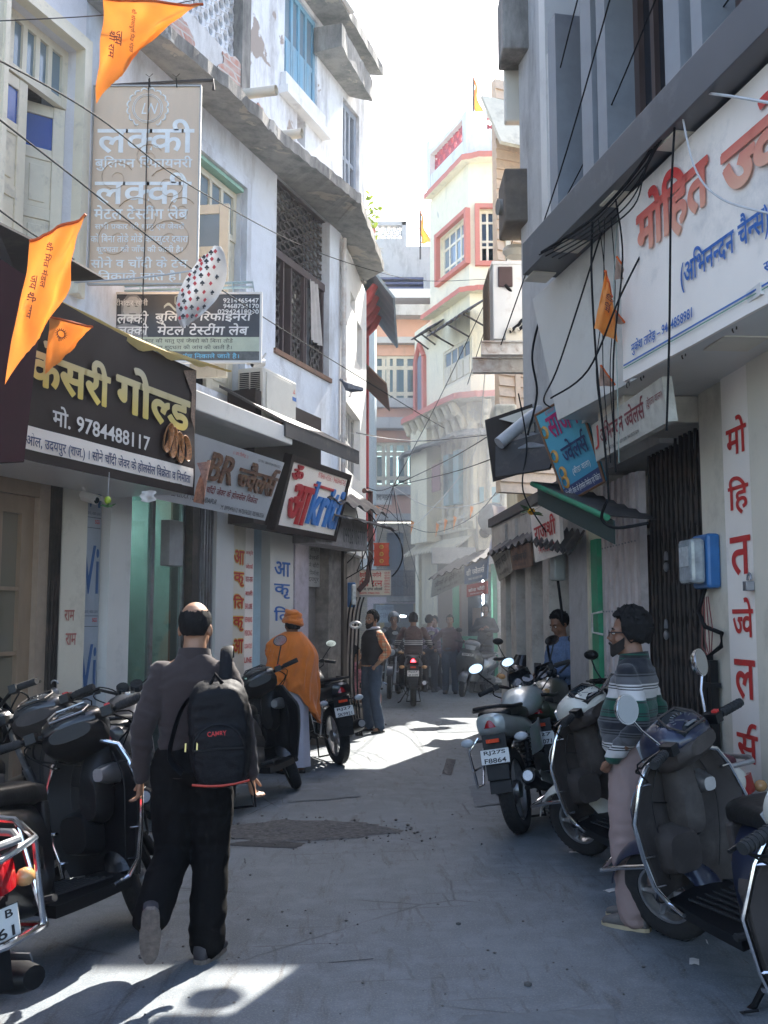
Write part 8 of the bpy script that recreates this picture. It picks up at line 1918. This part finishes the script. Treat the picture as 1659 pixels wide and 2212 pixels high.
for x,y0,y1,Y,lab in((1023,168,270,30,'dark and saffron flag on the roof of the yellow house'),(908,455,540,33,'pale saffron temple flag beyond the white rooftop block')):
 r=root('roof_flag',at(x,y1,Y),lab,'flag');mb=MB();mb.tube([at(x,y1+20,Y),at(x,y0,Y)],.03,6);mb.build('pole',m_iron,r)
 mb=MB();p0,p1=at(x,y0+4,Y),at(x,y1-15,Y);mb.sheet(lambda a,b:p0.lerp(p1,b)+V((.32*a*b+.05*math.sin(b*9),.1*math.sin(a*6),0)),8,12,.004);mb.build('cloth',m_flag,r)
m_foil=translucent('card_print_foil',(.74,.73,.72),.35,.25,.04)
kr_=root('paper_kite',at(443,700,6.5),'crumpled white kite printed with red and black card suits caught on a cable','kite')
KP=[at(460,543,6.5),at(478,620,6.45),at(448,676,6.5),at(406,706,6.55),at(418,600,6.5)]
def kite(u,v):
 e=KP[0].lerp(KP[3],v);wdt=math.sin(math.pi*min(1,v*.9+.08))**.7;x=(u-.5)*.30*wdt
 return e+V((x,.03*math.sin(u*6+v*4)-.05*math.cos((u-.5)*3),.05*(u-.5)+.012*noise.noise(V((u*8,v*8,3)))))
mb=MB();mb.sheet(kite,18,24,.003);mb.build('sheet',m_foil,kr_)
mb=MB()
for i in range(5):
 for k in range(9):
  u,v=.1+.8*(i+.5*(k%2))/5,.08+.1*k;c=kite(u,v)+V((0,-.012,0));s=.017;q=(i+k)%4;mi=q%2
  if q==0 or q==2:mb.add([c+V((0,0,s)),c+V((s*.8,0,0)),c+V((0,0,-s)),c+V((-s*.8,0,0))],[(0,1,2,3)],mi if q==0 else 0)
  else:
   for ox,oz in((-.4,.0),(.4,.0),(0,.55)):mb.add([c+V((ox*s*1.2+s*.45*math.cos(w),-.001,oz*s+s*.45*math.sin(w)))for w in[2*math.pi*t/8 for t in range(8)]],[tuple(range(8))],1)
   mb.add([c+V((0,0,.2*s)),c+V((s*.4,0,-s)),c+V((-s*.4,0,-s))],[(0,1,2)],1)
mb.build('card_print',[M('card_red',(.55,.03,.03),.4),m_ink],kr_)
def YF(x,n=.30):return(2.78-1.02*n)/((x-829.5)/FPX+.198)
def cable(P,r=.007,label=None,mat=None,sag=.0,name='cable',group='cables strung over the street'):
 P=[at(*p)for p in P];q=smoothpts(P,7)
 if sag:q=[p-V((0,0,sag*math.sin(math.pi*i/(len(q)-1))))for i,p in enumerate(q)]
 mb=MB();mb.tube(q,r*.78,6);tag(mb.build(name,mat or m_wire),label,'cable',group)
cable([(-40,110,4.6),(200,245,6),(430,412,8),(700,550,12),(900,605,17),(1050,603,18)],.0065,'long black cable crossing the lattice house to the white AC')
cable([(-40,228,4.6),(130,360,5.6),(420,585,7.5),(640,730,10),(900,890,15),(960,925,17)],.0065,'black cable running below the tan hoarding towards the yellow house')
cable([(-40,425,4.8),(70,505,5.4),(160,560,6)],.006,'short black cable above the maroon sign box')
cable([(0,45,4.9),(250,30,5.5),(420,0,6)],.004,'thin brown string holding the top saffron pennant',m_iron)
cable([(160,610,6.5),(300,600,6.5),(415,585,6.5)],.007,'pale cable looping to the card print kite',m_wirew)
cable([(770,935,14),(900,953,17),(1050,940,17),(1160,925,12)],.010,'sagging cable from the dark awning across to the broken signbox')
cable([(755,935,13),(900,952,16),(1060,935,14)],.006,'paler twin of the sagging cable by the awning',m_wirew)
for i,(x0,y0,Y0,x1,y1,Y1_,lab)in enumerate(((1320,-10,5.5,1082,745,8.0,'steep cable crossing the first grey pilaster down to the girder'),(1420,-10,5.4,1160,545,7.6,'steep cable crossing the brown window frames'),(1580,-10,5,1155,545,7.6,'long diagonal cable reaching the tip of the grey ledge'),(1620,10,5,1290,490,6.6,'diagonal cable over the headline of the big banner'),(1250,-10,6,1010,830,14,'cable dropping past the concrete boxes into the street'))):
 cable([(x0,y0,Y0),((x0+x1)/2+6,(y0+y1)/2+14,(Y0+Y1_)/2),(x1,y1,Y1_)],.0065,lab)
for i,(P,lab,r,m_)in enumerate((([(x_,y_,YF(x_))for x_,y_ in((1462,200),(1420,300),(1350,400),(1270,480),(1170,545))],'thick black cable bundle following the grey ledge',.013,m_wire),([(1465,195,YF(1465)),(1560,205,YF(1560)),(1680,225,YF(1680))],'grey cable bundle leaving the cable knot over the banner',.010,m_wirew),([(1462,200,YF(1462)),(1450,420,YF(1450)),(1446,720,YF(1446)),(1440,930,YF(1440))],'black cable hanging straight down across the banner',.008,m_wire),([(1466,205,YF(1466)),(1500,360,YF(1500)),(1560,430,YF(1560)),(1680,465,YF(1680))],'grey cable looping across the big red letters',.007,m_wirew),([(1280,480,6.2),(1278,600,6.1),(1290,800,6.0),(1310,1000,6.1),(1315,1080,6.2)],'thick black cable hanging before the white panel',.009,m_wire),([(1330,430,5.9),(1345,560,5.9),(1325,780,5.9),(1330,1020,6.1)],'thin black cable hanging beside the crumpled pennant',.007,m_wire),([(1300,500,6.2),(1210,780,6.6),(1175,860,7.2),(1190,880,7.2)],'black cable slanting over the white panel to the turquoise board',.008,m_wire),([(1400,520,5.8),(1340,640,5.8),(1270,800,6.1),(1190,860,6.8)],'black cable curving below the crumpled pennant',.008,m_wire),([(1312,1080,6.2),(1300,1120,6.3),(1330,1140,6.2),(1400,1130,6.0)],'thick black hose drooping in front of the folding shutter',.013,m_wire),([(1120,850,8.5),(1138,960,8.4),(1130,1060,8.4),(1180,1150,8.4)],'black cable dangling round the broken signbox',.008,m_wire),([(1180,640,8.3),(1150,760,8.3),(1160,850,8.4),(1140,940,8.4)],'bunch of black cables behind the white AC',.012,m_wire))):
 cable(P,r,lab,m_)
for k,lab in enumerate(('thin cable looping loosest along the grey ledge','thin cable sagging second along the grey ledge','thin cable hugging the grey ledge bundle tightly','thin twisted cable over the grey ledge bundle')):
 cable([(1462+4*k,198,YF(1462+4*k)),(1425-9*k,310+14*k,YF(1425-9*k)),(1345+8*k,415+10*k,YF(1345+8*k)),(1265+7*k,495+5*k,YF(1265+7*k)),(1165+14*k,550+3*k,YF(1165+14*k))],.006,lab)
for k,lab in enumerate(('thin brown wire hanging beside the crumpled pennant','thin wire hanging between the two thick hanging cables','short loose wire end hanging over the inner sign','pale green wire hanging beside the brown pennants')):
 cable([(1292+14*k,470,6.2),(1300+11*k+7*(-1)**k,620,6.0),(1288+15*k,800,6.0),(1310+9*k,960+40*(k%2),6.1)],.004,lab,(m_wire,m_wire,m_wire,M('pale_green_wire',(.3,.36,.32),.6))[k])
hub=(850,1050,19)
for i,(x,y,Y,lab)in enumerate(((1045,660,16,'thin cable rising from the street hub past the red windows'),(1120,900,14,'thin cable from the street hub to the broken signbox'),(1130,965,14,'lower thin cable from the street hub to the signbox'),(775,1190,16,'thin cable dropping from the street hub to the corner pole'),(800,1230,19,'thin cable dropping from the hub to the orange box'),(905,1255,26,'thin cable from the hub to the black balcony'),(790,1052,17,'short thin cable from the hub to the limewashed wall'),(880,1270,28,'near vertical thin cable below the hub'))):
 cable([hub,((hub[0]+x)/2,(hub[1]+y)/2+9,(hub[2]+Y)/2),(x,y,Y)],.009,lab)
cable([(780,1085,17),(835,1100,18),(870,1130,19),(940,1150,20),(1030,1110,19),(1110,1010,16)],.008,'bunting string dipping across the street')
cable([(850,1052,19),(870,1115,19),(900,1130,19.5),(985,1040,20),(1030,960,19),(1048,800,17)],.010,'pale slack cable loop below the carved front',m_wirew)
cable([(850,1052,19),(930,1095,20),(1040,1085,18),(1160,1000,13)],.010,'pale cable swinging from the hub towards the signbox',m_wirew)
mb=MB();c=at(805,1195,17);rr=at(870,1195,17).x-c.x
mb.tube([c+V((rr*math.cos(w)*1.0,0,rr*math.sin(w)))for w in[R(-70+160*k/22)for k in range(23)]],.014,6);tag(mb.build('cable',m_wire),'thick cable bent in a wide arc round the orange box','cable','cables strung over the street')
mb=MB();mb.tube([at(787,1060,14.6),at(800,1062,14.8),at(801,1200,14.8),at(793,1255,14.7),at(775,1275,14.6)],.04,8);tag(mb.build('bent_pole',M('rust_pole',(.10,.05,.04),.7,.2,var=.3)),'rusty bent pole at the corner beside the orange box','pole')
for i in range(4):
 x=752+8*i;cable([(x+10,1290,14.2),(x,1340,14.1),(x-4,1480,14.0),(x+18-i*4,1590,13.8)],.016,('thick cable running down the corner pillar, innermost by the wall','thick cable second from the wall on the corner pillar','thick cable third from the wall on the corner pillar','outermost thick cable on the corner pillar')[i],None,0,'cable','cables down the corner pillar')
mb=MB();c=at(768,1350,13.9);mb.tube([c+V((.07*math.cos(w),0,.04*math.sin(w)))for w in[2*math.pi*k/16 for k in range(16)]],.016,6,closed=True);tag(mb.build('cable_coil',m_wirew),'loop of pale cable on the corner pillar','cable')
random.seed(3)
for k in range(5):
 P0=at(random.uniform(735,790),random.uniform(1060,1110),13.9);mb=MB();mb.tube(smoothpts([P0]+[P0+V((random.uniform(-.3,.4),random.uniform(-.2,.3),-.35*(i+1)))for i in range(3)],5),.008,5);tag(mb.build('cable',m_wire),'tangled thin cable by the tin canopy and torn canvas','cable','tangled cables at the corner')
mb_r=root('electric_meter',at(768,1310,14.2),'clear covered meter box on the sooty corner pillar','meter');p0,p1=at(755,1312,14.2),at(768,1258,14.2)
mb=MB();mb.box((p0.x-.03,14.2,p0.z),(p1.x,14.32,p1.z));mb.build('case',bpy.data.materials['blue_meter_plastic'],mb_r,bevel=.015);mb=MB();mb.box((p0.x+.03,14.1,p0.z+.03),(p1.x+.01,14.198,p1.z-.03));mb.build('cover',M('bright_clear_plastic',(.55,.58,.6),.15,var=.3,scale=20,coat=.4),mb_r,bevel=.02)
FG=frame((0,16.6),(1,0));gr,a,b,z0,zt=board('hanging_signboard',FG,0,762,1286,844,1232,.04,m_creamv,'white hanging signboard with red and black gem shop lettering','sign',frame_mat=m_steel,fw=.015)
mb=MB()
for tx,x0,y0,x1,yt,mi in(('राशियों के नगीने',766,1247,824,1235,0),('राशि रत्न',768,1267,826,1249,0),('रूप जेम्स एण्ड ज्वेलर्स',768,1277,826,1268,1),('9414820391, 9784317425',768,1284,820,1279,0)):ptext(mb,tx,FG,.003,x0,y0,x1,yt,.016,0,mi)
for i,s in enumerate(('मोती','मूंगा','पन्ना','पुखराज','माणक','हीरा','नीलम','गोमेद')):ptext(mb,s,FG,.003,830,1240+i*6,842,1235+i*6,0,0,0)
mb.build('lettering',[m_redink,m_ink],gr)
bxr2=root('hanging_box',at(824,1222,17),'orange red hanging box with three gold emblems above the gem sign','box');p0,p1=at(808,1220,17),at(840,1174,17)
mb=MB();mb.box((p0.x,17,p0.z),(p1.x,17.25,p1.z));hz=(p1.z-p0.z)/3
for k in range(4):mb.box((p0.x-.01,16.985,p0.z+hz*k-.01),(p1.x+.01,17.26,p0.z+hz*k+.01))
mb.build('box',M('orange_red_lacquer',(.58,.07,.02),.45),bxr2)
mb=MB()
for k in range(3):
 c=V(((p0.x+p1.x)/2,16.99,p0.z+hz*(k+.5)));mb.tube([c+V((.03*math.cos(w),0,.03*math.sin(w)))for w in[2*math.pi*t/12 for t in range(12)]],.008,5,closed=True);mb.box((c.x-.03,c.y-.005,c.z-.004),(c.x+.03,c.y,c.z+.004))
mb.build('emblem',M('gold_foil',(.6,.4,.1),.3,.8),bxr2)
pp=at(762,92,13.0);pz=zb1+.33
pg=root('pigeon',(pp.x,13.0,pz),'grey pigeon perched on the concrete hood below the top balcony','pigeon',None,(0,0,R(-160)))
mb=MB();mb.loft_x([(-.16,.10,.02,.008),(-.08,.11,.05,.03),(.0,.12,.065,.058),(.07,.14,.055,.055),(.11,.18,.03,.035),(.13,.215,.026,.028),(.155,.222,.016,.016),(.18,.215,.004,.004)],14,2);vox('body',mb,M('pigeon_grey',(.10,.11,.14),.7,var=.3,scale=40),pg,.008,2)
mb=MB()
for s_ in(-1,1):mb.sheet(lambda a,b:(.07-.22*a,s_*(.055+.012*math.sin(math.pi*a))*(1-.3*a),.16-.06*b*(1-.4*a)-.03*a),8,4,.006*s_);mb.tube([(.01,s_*.025,.07),(.02,s_*.025,.003),(.05,s_*.025,.003)],.005,5)
mb.build('wing',M('pigeon_wing',(.17,.18,.20),.7,var=.4,scale=50),pg,local=True)
PEND_=[q for q in PEND if q[0].name.startswith('body')and q[0].modifiers]
dg=bpy.context.evaluated_depsgraph_get();dg.update()
for o,_,_ in PEND_:
 me=bpy.data.meshes.new_from_object(o.evaluated_get(dg));o.modifiers.clear();o.data=me
r=root('ac_outdoor_unit',at(1055,1160,20),'pale AC unit with dark round fan near the hanging white cloth','air conditioner');p0,p1=at(1032,1190,20),at(1062,1110,20)
mb=MB();mb.box((p0.x,20,p0.z),(p1.x,20.4,p1.z));mb.build('casing',m_creamw,r,bevel=.02);mb=MB();mb.tube([V(((p0.x+p1.x)/2,19.99,(p0.z+p1.z)/2)),V(((p0.x+p1.x)/2,19.96,(p0.z+p1.z)/2))],.11,20);mb.build('fan',m_iron,r)
r=root('ac_outdoor_unit',at(1090,900,9.6),'cream AC unit behind the broken signbox top','air conditioner');p0,p1=at(1070,908,9.8),at(1116,872,9.8);mb=MB();mb.box((p0.x,9.8,p0.z),(p1.x,10.3,p1.z));mb.build('casing',m_creamw,r,bevel=.02)
mb=MB();p0=at(1062,1090,16.5);mb.sheet(lambda a,b:p0+V((.62*a+.04*math.sin(b*5),.08*math.sin(a*12+b*2),-.85*b-.1*a)),20,12,.006);tag(mb.build('hanging_cloth',m_dhoti),'white cloth hung to dry below the peach boards','cloth')
mb=MB();c=at(1068,1120,18.5);mb.lathe([(.001,0),(.18,.03),(.30,.09),(.30,.1),(.001,.02)],c,'Y',24);mb.tube([c,c+V((0,-.3,-.1))],.012,6);tag(mb.build('satellite_dish',m_corr),'small grey satellite dish beside the pale AC unit','dish')
r=root('flower_bunch',at(1152,1112,10),'bunch of green leaves with one yellow marigold on a pole','flowers');c=at(1148,1105,10.0);mb=MB();mb.ell(c,(.04,.04,.035),10);mb.build('marigold',M('marigold',(.75,.40,.02),.8,bmp=.5),r);mb=MB()
for k in range(14):w=k*1.1;e=V((math.cos(w),math.sin(w),random.uniform(-.8,.6)));mb.add([c,c+e*.07+V((.02,0,.01)),c+e*.14,c+e*.07-V((.02,0,.01))],[(0,1,2,3)])
mb.build('leaves',M('dark_leaf',(.03,.08,.02),.6),r)
r=root('potted_plant',at(805,470,26),'leafy yellow-green potted plant on the roof edge beyond the white corner house','plant');c=at(797,472,20);mb=MB();mb.lathe([(.001,-.5),(.1,-.5),(.14,-.25),(.001,-.25)],c,'Z',12);mb.build('pot',m_redw,r);mb=MB()
for k in range(90):e=V((random.gauss(0,.16),random.gauss(0,.16),random.gauss(.05,.22)));n=V((random.random()-.5,random.random()-.5,random.random()-.5)).normalized()*.06;q=V((-n.y,n.x,.03));mb.add([c+e-n,c+e+q,c+e+n,c+e-q],[(0,1,2,3)])
mb.build('foliage',translucent('yellow_leaf',(.20,.26,.03),.4),r)
r=root('electric_meter',RL.w(ur_(1222),2.0,.02),'grey meter box on the pale pillar beside the green frame','meter');mb=MB();u=ur_(1222);mb.fbox(RL,u-.1,u+.1,2.02,2.42,.021,.14);mb.build('case',M('grey_green_box',(.30,.32,.30),.4),r,bevel=.02);mb=MB();mb.tube([RL.w(u,2.02,.08),RL.w(u-.1,1.8,.08),RL.w(u-.06,1.6,.05)],.014,6);mb.build('conduit',m_wire,r)
#  haze
hz_=MB();hz_.box((-14,-8,-1),(14,62,17.2));hm=bpy.data.materials.new('haze_air');hm.use_nodes=True;t=hm.node_tree;t.nodes.remove(t.nodes['Principled BSDF']);pv=t.nodes.new('ShaderNodeVolumePrincipled');pv.inputs['Color'].default_value=(.86,.92,1,1);pv.inputs['Density'].default_value=.0018;pv.inputs['Anisotropy'].default_value=.3;t.links.new(pv.outputs[0],t.nodes['Material Output'].inputs['Volume'])
tag(hz_.build('haze',hm),'thin bright smoky haze filling the street','haze',kind='stuff')
sm=MB();sm.ell((1.2,24,3.4),(3.2,8.5,4.2),24);hm=bpy.data.materials.new('street_smoke');hm.use_nodes=True;t=hm.node_tree;t.nodes.remove(t.nodes['Principled BSDF']);pv=t.nodes.new('ShaderNodeVolumePrincipled');pv.inputs['Color'].default_value=(.90,.94,1,1);pv.inputs['Density'].default_value=.031;pv.inputs['Anisotropy'].default_value=.2;t.links.new(pv.outputs[0],t.nodes['Material Output'].inputs['Volume'])
tag(sm.build('smoke',hm),'bluish smoke hanging between the far riders and the yellow house','smoke',kind='stuff')
